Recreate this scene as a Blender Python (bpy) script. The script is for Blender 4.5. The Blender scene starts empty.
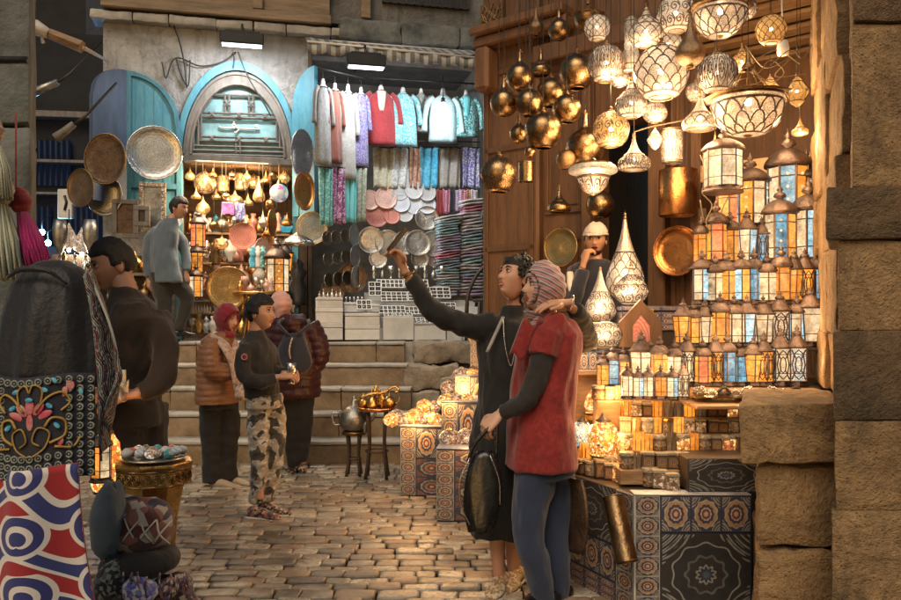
import bpy, math, random
from mathutils import Vector, Matrix, noise
PI = math.pi
R = math.radians
V = Vector
rng = random.Random(7)
scene = bpy.context.scene
COL = scene.collection

# ---------------------------------------------------------------- camera, world, light, exposure
F, H, CX, HY = 800.0, 1.4, 450.5, 318.0
cd = bpy.data.cameras.new('camera')
cam = bpy.data.objects.new('camera', cd)
COL.objects.link(cam)
cam.location = (0, 0, H)
cam.rotation_euler = (R(90), 0, 0)
cd.sensor_width = 36
cd.lens = F / 901 * 36
cd.shift_y = (HY - 300) / 901
cd.clip_start = 0.05
cd.clip_end = 400
scene.camera = cam
world = bpy.data.worlds.new('World')
scene.world = world
world.use_nodes = True
wn = world.node_tree
sky = wn.nodes.new('ShaderNodeTexSky')
sky.sky_type = 'NISHITA'
sky.sun_disc = False
sky.sun_elevation = R(4)
sky.sun_rotation = R(200)
sky.ozone_density = 2.0
wn.links.new(sky.outputs[0], wn.nodes['Background'].inputs[0])
wn.nodes['Background'].inputs[1].default_value = 0.10
sd = bpy.data.lights.new('street_fill_sun', 'SUN')  # added warm fill, stands in for diffuse street light; no such single source
sd.energy = 1.6
sd.angle = R(40)
sd.color = (1.0, 0.82, 0.60)
sun = bpy.data.objects.new('street_fill_sun', sd)
COL.objects.link(sun)
sun.rotation_euler = (R(42), 0, R(-14))
scene.view_settings.view_transform = 'Standard'
scene.view_settings.look = 'None'
scene.view_settings.exposure = 0.5
scene.view_settings.gamma = 1.0
scene.cycles.use_denoising = True
scene.cycles.max_bounces = 6
scene.cycles.transparent_max_bounces = 10
scene.cycles.sample_clamp_indirect = 4.0
scene.cycles.sample_clamp_direct = 30.0
scene.cycles.caustics_reflective = False
scene.cycles.caustics_refractive = False

# ---------------------------------------------------------------- where a thing of the photo stands: direction and its distance
def W(px, py, d):
    return V(((px - CX) / F * d, d, H - (py - HY) / F * d))

class Plane:
    """a vertical wall line on the ground through two points; local x along it, y behind it"""
    def __init__(s, A, B):
        s.A = V((A[0], A[1])); d = (V((B[0], B[1])) - s.A).normalized()
        s.d = d; s.n = V((-d.y, d.x)); s.rot = math.atan2(d.y, d.x)
    def uz(s, px, py, off=0.0):
        r = V(((px - CX) / F, 1.0))
        t = (s.n.dot(s.A) - off) / s.n.dot(r)
        p = r * t
        return (p - s.A).dot(s.d), H - (py - HY) / F * t
    def at(s, px, py, off=0.0):
        u, z = s.uz(px, py, off)
        p = s.A + s.d * u - s.n * off
        return V((p.x, p.y, z))
    def depth(s, px, off=0.0):
        return s.at(px, HY, off).y

# ---------------------------------------------------------------- materials
class S:
    nt = None
    def __init__(s, k): s.k = k
    @staticmethod
    def m(op, *a):
        n = S.nt.nodes.new('ShaderNodeMath'); n.operation = op
        for i, x in enumerate(a):
            if isinstance(x, S): S.nt.links.new(x.k, n.inputs[i])
            else: n.inputs[i].default_value = x
        return S(n.outputs[0])
    def __add__(s, o): return S.m('ADD', s, o)
    __radd__ = __add__
    def __sub__(s, o): return S.m('SUBTRACT', s, o)
    def __rsub__(s, o): return S.m('SUBTRACT', o, s)
    def __mul__(s, o): return S.m('MULTIPLY', s, o)
    __rmul__ = __mul__
    def __truediv__(s, o): return S.m('DIVIDE', s, o)
    def lt(s, o): return S.m('LESS_THAN', s, o)
    def gt(s, o): return S.m('GREATER_THAN', s, o)
    def fl(s): return S.m('FLOOR', s)
    def fr(s): return S.m('FRACT', s)
    def ab(s): return S.m('ABSOLUTE', s)
    def sin(s): return S.m('SINE', s)
    def cos(s): return S.m('COSINE', s)
    def sqrt(s): return S.m('SQRT', s)
    def mn(s, o): return S.m('MINIMUM', s, o)
    def mx(s, o): return S.m('MAXIMUM', s, o)

def node(t, **k):
    n = S.nt.nodes.new(t)
    for a, b in k.items(): setattr(n, a, b)
    return n
def L(a, b): S.nt.links.new(a.k if isinstance(a, S) else a, b)
def ramp(fac, stops, interp='LINEAR'):
    n = node('ShaderNodeValToRGB'); n.color_ramp.interpolation = interp
    els = n.color_ramp.elements
    while len(els) < len(stops): els.new(0.5)
    for e, (p, c) in zip(els, stops):
        e.position = p; e.color = (c[0], c[1], c[2], 1) if not isinstance(c, (int, float)) else (c, c, c, 1)
    L(fac, n.inputs[0]); return n.outputs[0]
def mixc(f, a, b, mode='MIX'):
    n = node('ShaderNodeMix', data_type='RGBA', blend_type=mode)
    for i, x in ((0, f), (6, a), (7, b)):
        if isinstance(x, (S, bpy.types.NodeSocket)): L(x, n.inputs[i])
        elif i == 0: n.inputs[0].default_value = x
        else: n.inputs[i].default_value = (*x, 1)
    return n.outputs[2]
def noiseS(vec, scale, detail=4, rough=.6, dist=0.0):
    n = node('ShaderNodeTexNoise'); n.inputs['Scale'].default_value = scale
    n.inputs['Detail'].default_value = detail; n.inputs['Roughness'].default_value = rough
    n.inputs['Distortion'].default_value = dist
    L(vec, n.inputs['Vector']); return S(n.outputs[0])
def voro(vec, scale, feature='F1', out='Distance', rnd=1.0):
    n = node('ShaderNodeTexVoronoi', feature=feature); n.inputs['Scale'].default_value = scale
    n.inputs['Randomness'].default_value = rnd
    L(vec, n.inputs['Vector']); return n.outputs[out]
def scalev(vec, sc):
    n = node('ShaderNodeVectorMath', operation='MULTIPLY'); n.inputs[1].default_value = sc
    L(vec, n.inputs[0]); return n.outputs[0]
def bump(h, strength, dist=.01):
    n = node('ShaderNodeBump'); n.inputs['Strength'].default_value = strength
    n.inputs['Distance'].default_value = dist; L(h, n.inputs['Height']); return n.outputs[0]
def objvec():
    """object coordinates shifted per object, so copies do not repeat"""
    tc = node('ShaderNodeTexCoord'); oi = node('ShaderNodeObjectInfo')
    n = node('ShaderNodeVectorMath', operation='ADD')
    m_ = node('ShaderNodeMath', operation='MULTIPLY'); m_.inputs[1].default_value = 37.0
    L(oi.outputs['Random'], m_.inputs[0]); L(tc.outputs['Object'], n.inputs[0]); L(m_.outputs[0], n.inputs[1])
    return n.outputs[0], S(oi.outputs['Random'])
def uvxy():
    tc = node('ShaderNodeTexCoord'); sp = node('ShaderNodeSeparateXYZ'); L(tc.outputs['UV'], sp.inputs[0])
    return S(sp.outputs[0]), S(sp.outputs[1]), tc.outputs['UV']
def comb(x, y, z=0.0):
    n = node('ShaderNodeCombineXYZ')
    for i, a in enumerate((x, y, z)):
        if isinstance(a, S): L(a, n.inputs[i])
        else: n.inputs[i].default_value = a
    return n.outputs[0]
MATS = {}
def newmat(name):
    m = bpy.data.materials.new(name); m.use_nodes = True
    S.nt = m.node_tree
    b = S.nt.nodes['Principled BSDF']; o = S.nt.nodes['Material Output']
    MATS[name] = m
    return m, b, o
def setp(b, col=None, rough=.6, metal=0.0, coat=0.0, spec=.5, sheen=0.0, emis=None, es=0.0):
    if col is not None:
        if isinstance(col, (bpy.types.NodeSocket, S)): L(col, b.inputs['Base Color'])
        else: b.inputs['Base Color'].default_value = (*col, 1)
    if isinstance(rough, (bpy.types.NodeSocket, S)): L(rough, b.inputs['Roughness'])
    else: b.inputs['Roughness'].default_value = rough
    b.inputs['Metallic'].default_value = metal
    b.inputs['Coat Weight'].default_value = coat
    b.inputs['Specular IOR Level'].default_value = spec
    b.inputs['Sheen Weight'].default_value = sheen
    if emis is not None:
        if isinstance(emis, (bpy.types.NodeSocket, S)): L(emis, b.inputs['Emission Color'])
        else: b.inputs['Emission Color'].default_value = (*emis, 1)
        b.inputs['Emission Strength'].default_value = es

def mk(name, col, rough=.6, metal=0.0, var=.3, scale=6.0, col2=None, bs=.3, bscale=40.0, stretch=(1, 1, 1), coat=0.0, sheen=0.0, rv=.25, bd=.01, spec=.5, emis=None, es=0.0):
    """the general surface: colour broken up by two noises, a second colour in patches, bump, per-object tone"""
    m, b, o = newmat(name)
    v, rnd = objvec()
    v = scalev(v, stretch)
    n1 = noiseS(v, scale, 5, .65); n2 = noiseS(v, scale * 5.3, 4, .7)
    c2 = col2 or tuple(c * .55 for c in col)
    c = mixc(ramp(n1, [(.38, 0), (.66, 1)]), col, c2)
    k = (n2 - .5) * (var * 1.6) + 1.0 + (rnd - .5) * var
    c = mixc(1.0, c, comb(k, k, k), 'MULTIPLY')
    r = (n2 - .5) * rv + rough
    setp(b, c, r, metal, coat, spec, sheen, emis, es)
    if bs: L(bump(noiseS(v, bscale, 4, .6) + n1 * .8, bs, bd), b.inputs['Normal'])
    return m

# stone, plaster, wood, metal
mk('grey_stone', (.15, .16, .15), .85, var=.35, scale=3.5, col2=(.05, .055, .055), bs=.6, bscale=22, bd=.02)
mk('step_stone', (.27, .19, .11), .6, var=.5, scale=2.6, col2=(.12, .08, .045), bs=.5, bscale=16, bd=.015)
mk('nosing', (.36, .34, .30), .5, var=.3, scale=5, col2=(.22, .21, .19), bs=.4, bscale=25)
mk('cobble', (.30, .26, .205), .33, var=.7, scale=5.0, col2=(.13, .10, .075), bs=.5, bscale=28, rv=.35, bd=.012)
mk('cobble_pale', (.38, .34, .27), .28, var=.7, scale=5.0, col2=(.22, .18, .14), bs=.5, bscale=28, rv=.35, bd=.012)
mk('cobble_dark', (.19, .165, .135), .4, var=.5, scale=3.0, col2=(.08, .065, .05), bs=.5, bscale=28, rv=.35, bd=.012)
mk('cobble_warm', (.28, .215, .155), .42, var=.5, scale=3.0, col2=(.17, .11, .075), bs=.5, bscale=28, rv=.35, bd=.012)
mk('mortar', (.06, .05, .04), .8, var=.4, scale=14, bs=.6, bscale=60)
mk('rubble', (.27, .22, .16), .8, var=.35, scale=4, col2=(.15, .12, .09), bs=.7, bscale=22, bd=.02)
def plaster(name, a, b_, c_):
    m, b, o = newmat(name)
    v, rnd = objvec()
    n1 = noiseS(v, 1.3, 6, .7, .6); n2 = noiseS(v, 7, 6, .75); n3 = noiseS(scalev(v, (3, 3, .5)), 3, 5, .7)
    cr = S(voro(v, 1.6, 'DISTANCE_TO_EDGE'))
    c = mixc(ramp(n1, [(.40, 0), (.56, 1)]), a, b_)
    c = mixc(ramp(n2, [(.55, 0), (.70, 1)]), c, c_)
    c = mixc(ramp(n3, [(.5, 0), (.75, .6)]), c, tuple(x * .5 for x in b_))
    setp(b, c, .88)
    L(bump(n1 * 2.5 + n2, .8, .03), b.inputs['Normal'])
def stone(name, a, b_, c_):
    """weathered block stone: blotches, dark grime, pits and tooling"""
    m, b, o = newmat(name); v, rnd = objvec()
    n1 = noiseS(v, 1.7, 6, .7, .8); n2 = noiseS(v, 6.5, 6, .8, .4); n3 = noiseS(v, 26, 5, .8); n4 = noiseS(scalev(v, (1, 1, .35)), 3.2, 5, .75)
    pit = S(voro(v, 46))
    c = mixc(ramp(n1, [(.40, 0), (.60, 1)]), a, b_)
    c = mixc(ramp(n4, [(.50, 0), (.66, .85)]), c, c_)
    c = mixc(ramp(n2, [(.56, 0), (.70, .7)]), c, tuple(x * 1.35 for x in a))
    k = (n3 - .5) * 1.3 + 1.0; c = mixc(1.0, c, comb(k, k, k), 'MULTIPLY')
    c = mixc(pit.lt(.16) * n2.gt(.5) * .6, c, c_)
    setp(b, c, .86); L(bump(n1 * 2 + n2 * 1.6 + n3 * .5 + pit.mn(.25) * .8, .9, .028), b.inputs['Normal'])
stone('warm_stone', (.36, .23, .11), (.23, .14, .065), (.09, .06, .035))
stone('dark_stone', (.17, .105, .055), (.10, .065, .035), (.045, .032, .02))
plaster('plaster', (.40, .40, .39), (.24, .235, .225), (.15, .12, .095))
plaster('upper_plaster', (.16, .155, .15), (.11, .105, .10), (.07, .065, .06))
mk('old_wood', (.15, .07, .028), .55, var=.4, scale=2.2, col2=(.085, .042, .02), bs=.4, bscale=12, stretch=(6, 6, .8), bd=.01)
mk('beam_wood', (.21, .15, .09), .6, var=.4, scale=2.2, col2=(.10, .07, .04), bs=.4, bscale=12, stretch=(.8, 6, 6))
mk('plank_wood', (.36, .22, .11), .55, var=.4, scale=3, col2=(.2, .11, .05), bs=.4, bscale=12, stretch=(1, 5, 5))
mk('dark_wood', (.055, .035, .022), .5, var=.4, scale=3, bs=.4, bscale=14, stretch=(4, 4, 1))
mk('grey_wood', (.19, .165, .14), .6, var=.35, scale=4, col2=(.11, .095, .08), bs=.4, bscale=18, stretch=(3, 3, 1))
mk('blue_paint', (.055, .20, .28), .5, var=.4, scale=4, col2=(.085, .27, .34), bs=.35, bscale=16, stretch=(3, 3, .7), bd=.008)
mk('dark_blue_paint', (.06, .09, .16), .5, var=.3, scale=3, bs=.3, bscale=16, stretch=(3, 3, .7))
mk('pale_blue_glass', (.28, .50, .52), .3, var=.2, scale=3, bs=.1)
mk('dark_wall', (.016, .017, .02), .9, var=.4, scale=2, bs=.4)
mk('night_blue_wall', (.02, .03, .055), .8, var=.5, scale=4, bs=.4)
mk('black_plastic', (.015, .015, .016), .45, var=.2, bs=.05)
mk('cable', (.03, .03, .03), .6, var=.2, bs=0)
mk('iron', (.05, .045, .04), .5, .6, var=.4, bs=.4)
mk('silver', (.62, .60, .57), .28, 1.0, var=.3, scale=9, col2=(.42, .40, .37), bs=.25, bscale=60)
mk('lantern_metal', (.13, .095, .085), .42, .8, var=.6, scale=6, col2=(.06, .042, .035), bs=.5, bscale=40)
mk('pewter', (.40, .39, .36), .38, 1.0, var=.4, scale=12, col2=(.2, .19, .17), bs=.4, bscale=70)
mk('brass', (.62, .40, .14), .30, 1.0, var=.35, scale=10, col2=(.38, .22, .08), bs=.3, bscale=60)
mk('dark_brass', (.30, .19, .09), .35, 1.0, var=.4, scale=8, col2=(.13, .08, .045), bs=.35, bscale=40)
mk('copper', (.78, .36, .13), .30, 1.0, var=.2, scale=5, col2=(.66, .28, .09), bs=.3, bscale=50)
mk('bronze_glass', (.34, .22, .11), .27, 1.0, var=.3, scale=6, col2=(.22, .13, .06), bs=.15, bscale=30)
mk('dark_tray', (.11, .07, .045), .4, .7, var=.4, scale=14, bs=.5, bscale=50)
mk('white_paint', (.62, .62, .60), .5, var=.12, scale=6, col2=(.5, .5, .48), bs=.1)
mk('white_card', (.60, .60, .58), .6, var=.15, scale=3, col2=(.45, .45, .44), bs=.1)
mk('white_cloth', (.6, .58, .54), .85, var=.2, scale=8, bs=.4, bscale=120)
mk('dark_velvet', (.02, .02, .03), .8, var=.3, bs=.2)

def engraved(name, col, dark, metal=1.0, rough=.32, petals=8, rings=9.0):
    """metal disc with chased rings and petals, uv = disc coordinates -1..1"""
    m, b, o = newmat(name)
    x, y, uv = uvxy()
    r = (x * x + y * y).sqrt(); th = S.m('ARCTAN2', y, x)
    pet = (th * petals).cos() * .09
    ringv = ((r + pet * (1 - r)) * rings).fr()
    v, rnd = objvec()
    n = noiseS(v, 60, 3)
    line = ringv.lt(.28) * ((th * (petals * 3)).sin() * (r * 22).sin()).gt(-.35)
    f = line * .75 * (n * 1.4).mn(1.0)
    c = mixc(f, col, dark)
    k = (noiseS(v, 9, 4) - .5) * .8 + 1.0 + (rnd - .5) * .3
    c = mixc(1.0, c, comb(k, k, k), 'MULTIPLY')
    setp(b, c, (n - .5) * .3 + rough, metal)
    L(bump(ringv.lt(.28) * -1.0 + n, .35, .004), b.inputs['Normal'])
engraved('engraved_silver', (.58, .57, .54), (.16, .16, .16))
engraved('engraved_pewter', (.42, .41, .37), (.10, .10, .09), rings=7, petals=6)
engraved('engraved_brass', (.55, .36, .15), (.16, .09, .04), rings=8, petals=10)
engraved('engraved_copper', (.68, .33, .13), (.3, .12, .05), rings=6, petals=12)
engraved('engraved_dark', (.14, .09, .055), (.05, .03, .02), metal=.7, rings=11, petals=6)
engraved('blue_pottery', (.55, .60, .66), (.06, .12, .30), metal=0, rings=5, petals=8)
engraved('red_pottery', (.50, .16, .13), (.62, .52, .42), metal=0, rings=6, petals=9)
engraved('grey_pottery', (.50, .52, .54), (.16, .2, .26), metal=0, rings=5, petals=6)
engraved('pink_pottery', (.62, .40, .34), (.35, .10, .08), metal=0, rings=4, petals=7)

def pierced(name, base, dark, scale, trans=.16, transl=.16, tint=(1, .96, .90)):
    """thin pierced metal of a lamp shade: specks of open holes, the rest lets some lamp light through"""
    m, b, o = newmat(name)
    v, rnd = objvec()
    d = S(voro(v, scale))
    n = noiseS(v, 24, 3)
    hole = d.lt(.30)
    n2 = noiseS(v, 7, 3)
    k = (n - .5) * 1.4 + (n2 - .5) * 1.4 + 1.0
    c = mixc(d.gt(.55) * .8, base, dark)
    c = mixc(1.0, c, comb(k, k, k), 'MULTIPLY')
    setp(b, c, .34, .85)
    L(bump(d, .5, .003), b.inputs['Normal'])
    tl = node('ShaderNodeBsdfTranslucent'); L(mixc(1.0, c, tint, 'MULTIPLY'), tl.inputs[0])
    tr = node('ShaderNodeBsdfTransparent')
    m1 = node('ShaderNodeMixShader'); m1.inputs[0].default_value = transl
    L(b.outputs[0], m1.inputs[1]); L(tl.outputs[0], m1.inputs[2])
    m2 = node('ShaderNodeMixShader'); L(hole * .6 + trans * .4, m2.inputs[0])
    L(m1.outputs[0], m2.inputs[1]); L(tr.outputs[0], m2.inputs[2])
    L(m2.outputs[0], o.inputs[0])
pierced('pierced_silver', (.66, .60, .53), (.22, .17, .13), 40)
pierced('pierced_gold', (.70, .50, .24), (.25, .15, .07), 40, tint=(1, .75, .4))
pierced('pierced_brown', (.42, .29, .17), (.16, .10, .06), 30, trans=.03, transl=.08, tint=(1, .7, .4))

def glow(name, col, es, col2=None, scale=14.0):
    """a pane or shade of coloured glass with a lamp burning behind it"""
    m, b, o = newmat(name)
    v, rnd = objvec()
    n = noiseS(v, scale, 4, .7); n2 = noiseS(v, scale * 5, 3, .7)
    c2 = col2 or tuple(min(1, c * 1.4 + .12) for c in col)
    c = mixc(ramp(n, [(.35, 0), (.65, 1)]), col, c2)
    k = (n2 - .5) * 1.2 + (noiseS(v, 3.2, 2) - .5) * 2.2 + 1.0 + (rnd - .5) * .5
    c = mixc(1.0, c, comb(k, k, k), 'MULTIPLY')
    cr = S(voro(v, scale * 1.3, 'DISTANCE_TO_EDGE'))
    c = mixc(cr.lt(.03) * .35, c, tuple(q * .35 for q in col))
    setp(b, mixc(1.0, c, (.16, .16, .16), 'MULTIPLY'), .25, 0, .3, emis=c, es=es)
    L(bump(n2, .4, .004), b.inputs['Normal'])
glow('amber_glass', (.78, .21, .015), .72, (1.0, .42, .07))
glow('orange_glass', (.9, .22, .03), .9, (1.0, .45, .08))
glow('white_glass', (.66, .42, .20), .72, (1.0, .78, .50))
glow('blue_glass', (.02, .17, .34), .62, (.22, .52, .68))
glow('sky_glass', (.14, .40, .52), .8, (.60, .74, .76))
glow('red_glass', (.8, .10, .04), .8, (1.0, .3, .1))
glow('pink_glass', (.95, .12, .42), 1.1, (1.0, .45, .7))
glow('deep_amber_glass', (.75, .16, .01), .85, (1.0, .34, .04))
glow('dim_glass', (.30, .17, .08), .12, (.42, .26, .14))
glow('teal_glass', (.03, .42, .5), .45, (.15, .6, .65))
def lamp(name, col, es):
    m, b, o = newmat(name); e = node('ShaderNodeEmission')
    e.inputs[0].default_value = (*col, 1); e.inputs[1].default_value = es
    L(e.outputs[0], o.inputs[0])
lamp('bulb_warm', (1, .82, .60), 280)
lamp('bulb_white', (1, .93, .84), 220)
lamp('bulb_amber', (1, .5, .16), 200)
lamp('bulb_blue', (.35, .7, 1), 60)
lamp('led_white', (.93, .97, 1), 5)
lamp('tube_warm', (1, .78, .5), 8)
lamp('dim_window', (.12, .2, .45), .03)
mk('shop_wall', (.36, .36, .35), .8, var=.3, scale=3, col2=(.2, .2, .2), bs=.3)

def mosaic(name, pal, scale, es, gap=.055, gapcol=(.10, .06, .03), obj=True):
    """lit mosaic glass: cells of the palette in dark plaster, lamp behind"""
    m, b, o = newmat(name)
    v, rnd = objvec()
    d = S(voro(v, scale, 'DISTANCE_TO_EDGE', 'Distance')); c = voro(v, scale, 'F1', 'Color')
    sp = node('ShaderNodeSeparateColor'); L(c, sp.inputs[0])
    pc = ramp(sp.outputs[0], [(i / len(pal), p) for i, p in enumerate(pal)], 'CONSTANT')
    k = S(sp.outputs[1]) * .7 + .6
    pc = mixc(1.0, pc, comb(k, k, k), 'MULTIPLY')
    cc = mixc(d.lt(gap), pc, gapcol)
    setp(b, cc if not es else mixc(1.0, cc, (.3, .3, .3), 'MULTIPLY'), .3, 0, .3, emis=cc, es=es)
    L(bump(d.mn(.1), .5, .01), b.inputs['Normal'])
mosaic('mosaic_amber', [(.95, .42, .06), (1, .6, .16), (.8, .22, .03), (1, .78, .4), (.5, .13, .03)], 75, 1.0)
mosaic('mosaic_orange', [(1, .30, .03), (1, .5, .1), (.75, .13, .02), (1, .72, .3)], 70, 1.2)
mosaic('mosaic_white', [(.72, .58, .42), (.62, .36, .2), (.85, .75, .6), (.35, .2, .13)], 75, .55, .06, (.10, .07, .05))
mosaic('mosaic_pale', [(.55, .7, .75), (.9, .8, .62), (.35, .5, .55), (.9, .6, .3)], 60, .7)
mosaic('pearl_inlay', [(.55, .5, .42), (.2, .13, .08), (.4, .3, .2), (.6, .56, .5)], 60, 0.0, .06)
mosaic('box_lit', [(.95, .38, .08), (.6, .18, .04), (1, .6, .2), (.35, .09, .03)], 55, .8, .05, (.10, .03, .01))

def cloth(name, pal, scale=30.0, kind='cells', rough=.85, weave=300, sheen=.3, stripe=(0, 0, 1)):
    m, b, o = newmat(name)
    v, rnd = objvec()
    if kind == 'cells':
        c = voro(v, scale, 'F1', 'Color'); sp = node('ShaderNodeSeparateColor'); L(c, sp.inputs[0]); f = S(sp.outputs[0])
    elif kind == 'blobs':
        f = (noiseS(v, scale, 2, .5) - .5).gt(.03) * .25 + (noiseS(scalev(v, (1, 1, 1.8)), scale * 1.7, 2, .5) - .55).gt(.0) * .5
    elif kind == 'stripes':
        sp = node('ShaderNodeSeparateXYZ'); L(v, sp.inputs[0])
        q = S(sp.outputs[0]) * stripe[0] + S(sp.outputs[1]) * stripe[1] + S(sp.outputs[2]) * stripe[2]
        f = (q * scale + noiseS(v, 5, 2) * .8).fr()
    pc = ramp(f, [(i / len(pal), p) for i, p in enumerate(pal)], 'CONSTANT') if len(pal) > 1 else pal[0]
    n = noiseS(v, 4, 4); w = noiseS(v, weave, 2)
    k = (n - .5) * .7 + (w - .5) * .5 + 1.0
    c = mixc(1.0, pc, comb(k, k, k), 'MULTIPLY')
    setp(b, c, rough, 0, 0, .3, sheen)
    L(bump(w * .4 + noiseS(scalev(v, (1, 1, .35)), 9, 3, .5) * 3.0, .55, .012), b.inputs['Normal'])
cloth('red_knit', [(.23, .022, .02), (.20, .018, .018), (.25, .026, .022)], 50, weave=160)
cloth('black_cloth', [(.016, .015, .016)], weave=200, sheen=.15)
cloth('charcoal_cloth', [(.03, .027, .026)], weave=200, sheen=.15)
cloth('brown_black_cloth', [(.032, .022, .018)], weave=200, sheen=.15)
cloth('jeans', [(.022, .034, .075)], weave=400)
cloth('grey_blue_cloth', [(.10, .13, .16)], weave=200)
cloth('navy_cloth', [(.018, .02, .035)])
cloth('burgundy_cloth', [(.20, .012, .025)])
cloth('pink_cloth', [(.55, .30, .26)], weave=150)
cloth('white_cap', [(.6, .55, .5)])
cloth('grey_check', [(.28, .27, .27), (.16, .15, .16), (.33, .32, .31)], 60, 'stripes')
cloth('camo', [(.34, .29, .23), (.07, .06, .05), (.50, .48, .44), (.03, .028, .025)], 13, 'blobs')
cloth('scarf_print', [(.42, .10, .12), (.38, .34, .33), (.25, .04, .06), (.16, .22, .26), (.5, .42, .38)], 34, 'stripes', stripe=(.4, .3, 1))
cloth('beige_scarf', [(.42, .30, .24), (.5, .38, .3), (.3, .2, .17)], 60, 'cells')
cloth('puffer_brown', [(.21, .10, .055)], rough=.42, weave=60, sheen=0)
cloth('puffer_plum', [(.045, .015, .016)], rough=.4, weave=60, sheen=0)
mk('leather_black', (.013, .012, .012), .27, var=.3, bs=.25, bscale=14, bd=.012)
cloth('skirt_dark', [(.03, .025, .02)], weave=120)
cloth('shoe_gold', [(.45, .30, .14), (.6, .5, .36), (.3, .17, .07)], 90)
cloth('shoe_white', [(.34, .27, .19)])
cloth('shoe_print', [(.05, .04, .04), (.3, .12, .08), (.02, .02, .02), (.4, .3, .24)], 60)
TEX = {
 'tunic_red': [(.26, .025, .03), (.22, .02, .025), (.28, .03, .035)], 'tunic_turq': [(.07, .30, .36), (.38, .48, .48), (.10, .36, .42)], 'tunic_brown': [(.24, .10, .07), (.14, .32, .34), (.4, .3, .24)],
 'tunic_pale': [(.30, .43, .45), (.33, .46, .48), (.27, .40, .42)], 'tunic_teal': [(.04, .20, .22), (.3, .58, .60)], 'tunic_grey': [(.2, .2, .2), (.16, .16, .165), (.23, .23, .22)], 'tunic_rust': [(.18, .055, .035), (.16, .05, .03), (.2, .06, .04)],
 'tunic_white': [(.33, .32, .30), (.28, .27, .26), (.36, .35, .33)], 'tunic_purple': [(.12, .05, .24), (.30, .24, .36), (.08, .13, .28)], 'scarf_teal': [(.10, .40, .40), (.3, .55, .52), (.08, .3, .32)],
 'scarf_purple': [(.22, .06, .20), (.48, .34, .44), (.16, .03, .14)], 'scarf_aqua': [(.14, .5, .54)], 'scarf_sage': [(.30, .34, .28), (.2, .23, .18)],
 'cloth_cream': [(.5, .47, .36), (.4, .37, .27)], 'cloth_blue': [(.04, .32, .52), (.12, .42, .6)], 'cloth_rust': [(.28, .13, .09), (.4, .25, .18)],
 'cloth_silver': [(.48, .5, .5), (.32, .36, .38), (.6, .6, .58)], 'cloth_violet': [(.12, .1, .42), (.6, .6, .72), (.2, .25, .5)],
 'stack_pink': [(.5, .10, .24), (.6, .45, .48), (.3, .05, .14)], 'stack_blue': [(.16, .26, .42), (.5, .56, .62), (.08, .12, .25)], 'stack_grey': [(.42, .43, .47), (.25, .26, .3), (.6, .6, .6)],
 'stack_lilac': [(.34, .26, .45), (.6, .55, .62), (.2, .12, .28)], 'stack_white': [(.6, .6, .62), (.5, .42, .48), (.38, .44, .52)], 'stack_aqua': [(.2, .42, .5), (.55, .66, .68), (.1, .25, .32)],
 'bag_print': [(.06, .03, .025), (.28, .12, .09), (.5, .42, .33), (.04, .03, .04), (.14, .08, .2)],
}
for k_, p_ in TEX.items():
    cloth(k_, p_, 70 if len(p_) > 2 else 46, 'cells' if k_[:5] != 'stack' else 'stripes', stripe=(.7, .7, .5))
cloth('carpet_print', [(.10, .035, .03), (.42, .36, .3), (.05, .04, .07), (.24, .10, .08)], 26, 'cells')
cloth('embroidered', [(.018, .02, .022), (.10, .11, .11), (.02, .02, .02), (.22, .24, .22), (.03, .03, .04)], 90, 'cells')
cloth('fringe_magenta', [(.42, .02, .16), (.32, .01, .12)], 80, 'stripes', stripe=(1, 1, 0))
cloth('fringe_sage', [(.50, .50, .38), (.40, .42, .32)], 80, 'stripes', stripe=(1, 1, 0))
cloth('satin_black', [(.012, .012, .015)], rough=.5, weave=60, sheen=.2)
mk('skin', (.50, .27, .17), .5, var=.12, scale=12, col2=(.46, .23, .15), bs=.06, bscale=150)
mk('skin_light', (.56, .33, .22), .5, var=.12, scale=12, col2=(.52, .28, .19), bs=.06, bscale=150)
mk('lips', (.38, .09, .08), .4, var=.1, bs=0)
mk('eye_white', (.7, .68, .64), .25, var=.05, bs=0)
mk('eye_dark', (.012, .009, .008), .2, var=.05, bs=0)
mk('teeth', (.75, .72, .66), .3, var=.05, bs=0)
mk('hair', (.009, .007, .006), .62, var=.5, scale=30, bs=.8, bscale=90, stretch=(1, 1, .3))
mk('denim_trim', (.4, .38, .33), .6, bs=.1)

def tilework(name, nu, nv, bg, pal, border=.14, rough=.6, lit=None):
    """printed panel cloth: rosettes of rings and petals in squares, banded border; uv in cells"""
    m, b, o = newmat(name)
    u, v_, uv = uvxy()
    fu = (u * nu).fr() - .5; fv = (v_ * nv).fr() - .5
    r = (fu * fu + fv * fv).sqrt(); th = S.m('ARCTAN2', fv, fu)
    q = r + (th * 10).cos() * .018 * (r * 20).sin()
    c = ramp(q * 2.0, pal, 'CONSTANT')
    corner = (fu.ab() + fv.ab())
    leaf = ((corner * 42).sin() * (fu * fv * 260).sin()).gt(.12) * corner.gt(.60)
    c = mixc(leaf, c, pal[2][1])
    edge = fu.ab().mx(fv.ab()).gt(.5 - border * .25)
    c = mixc(edge, c, bg)
    tc = node('ShaderNodeTexCoord')
    n = noiseS(tc.outputs['Object'], 60, 3); n1 = noiseS(tc.outputs['Object'], 5, 3)
    k = (n - .5) * .8 + (n1 - .5) * .9 + .72
    c = mixc(1.0, c, comb(k, k, k), 'MULTIPLY')
    setp(b, c, rough)
    L(bump(n, .3, .004), b.inputs['Normal'])
DKB = (.025, .035, .075)
PAL1 = [(0, (.55, .5, .42)), (.12, DKB), (.2, (.42, .18, .07)), (.34, (.5, .46, .4)), (.42, DKB), (.56, (.38, .15, .06)), (.66, (.45, .42, .38)), (.74, DKB), (.9, (.07, .09, .16))]
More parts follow.
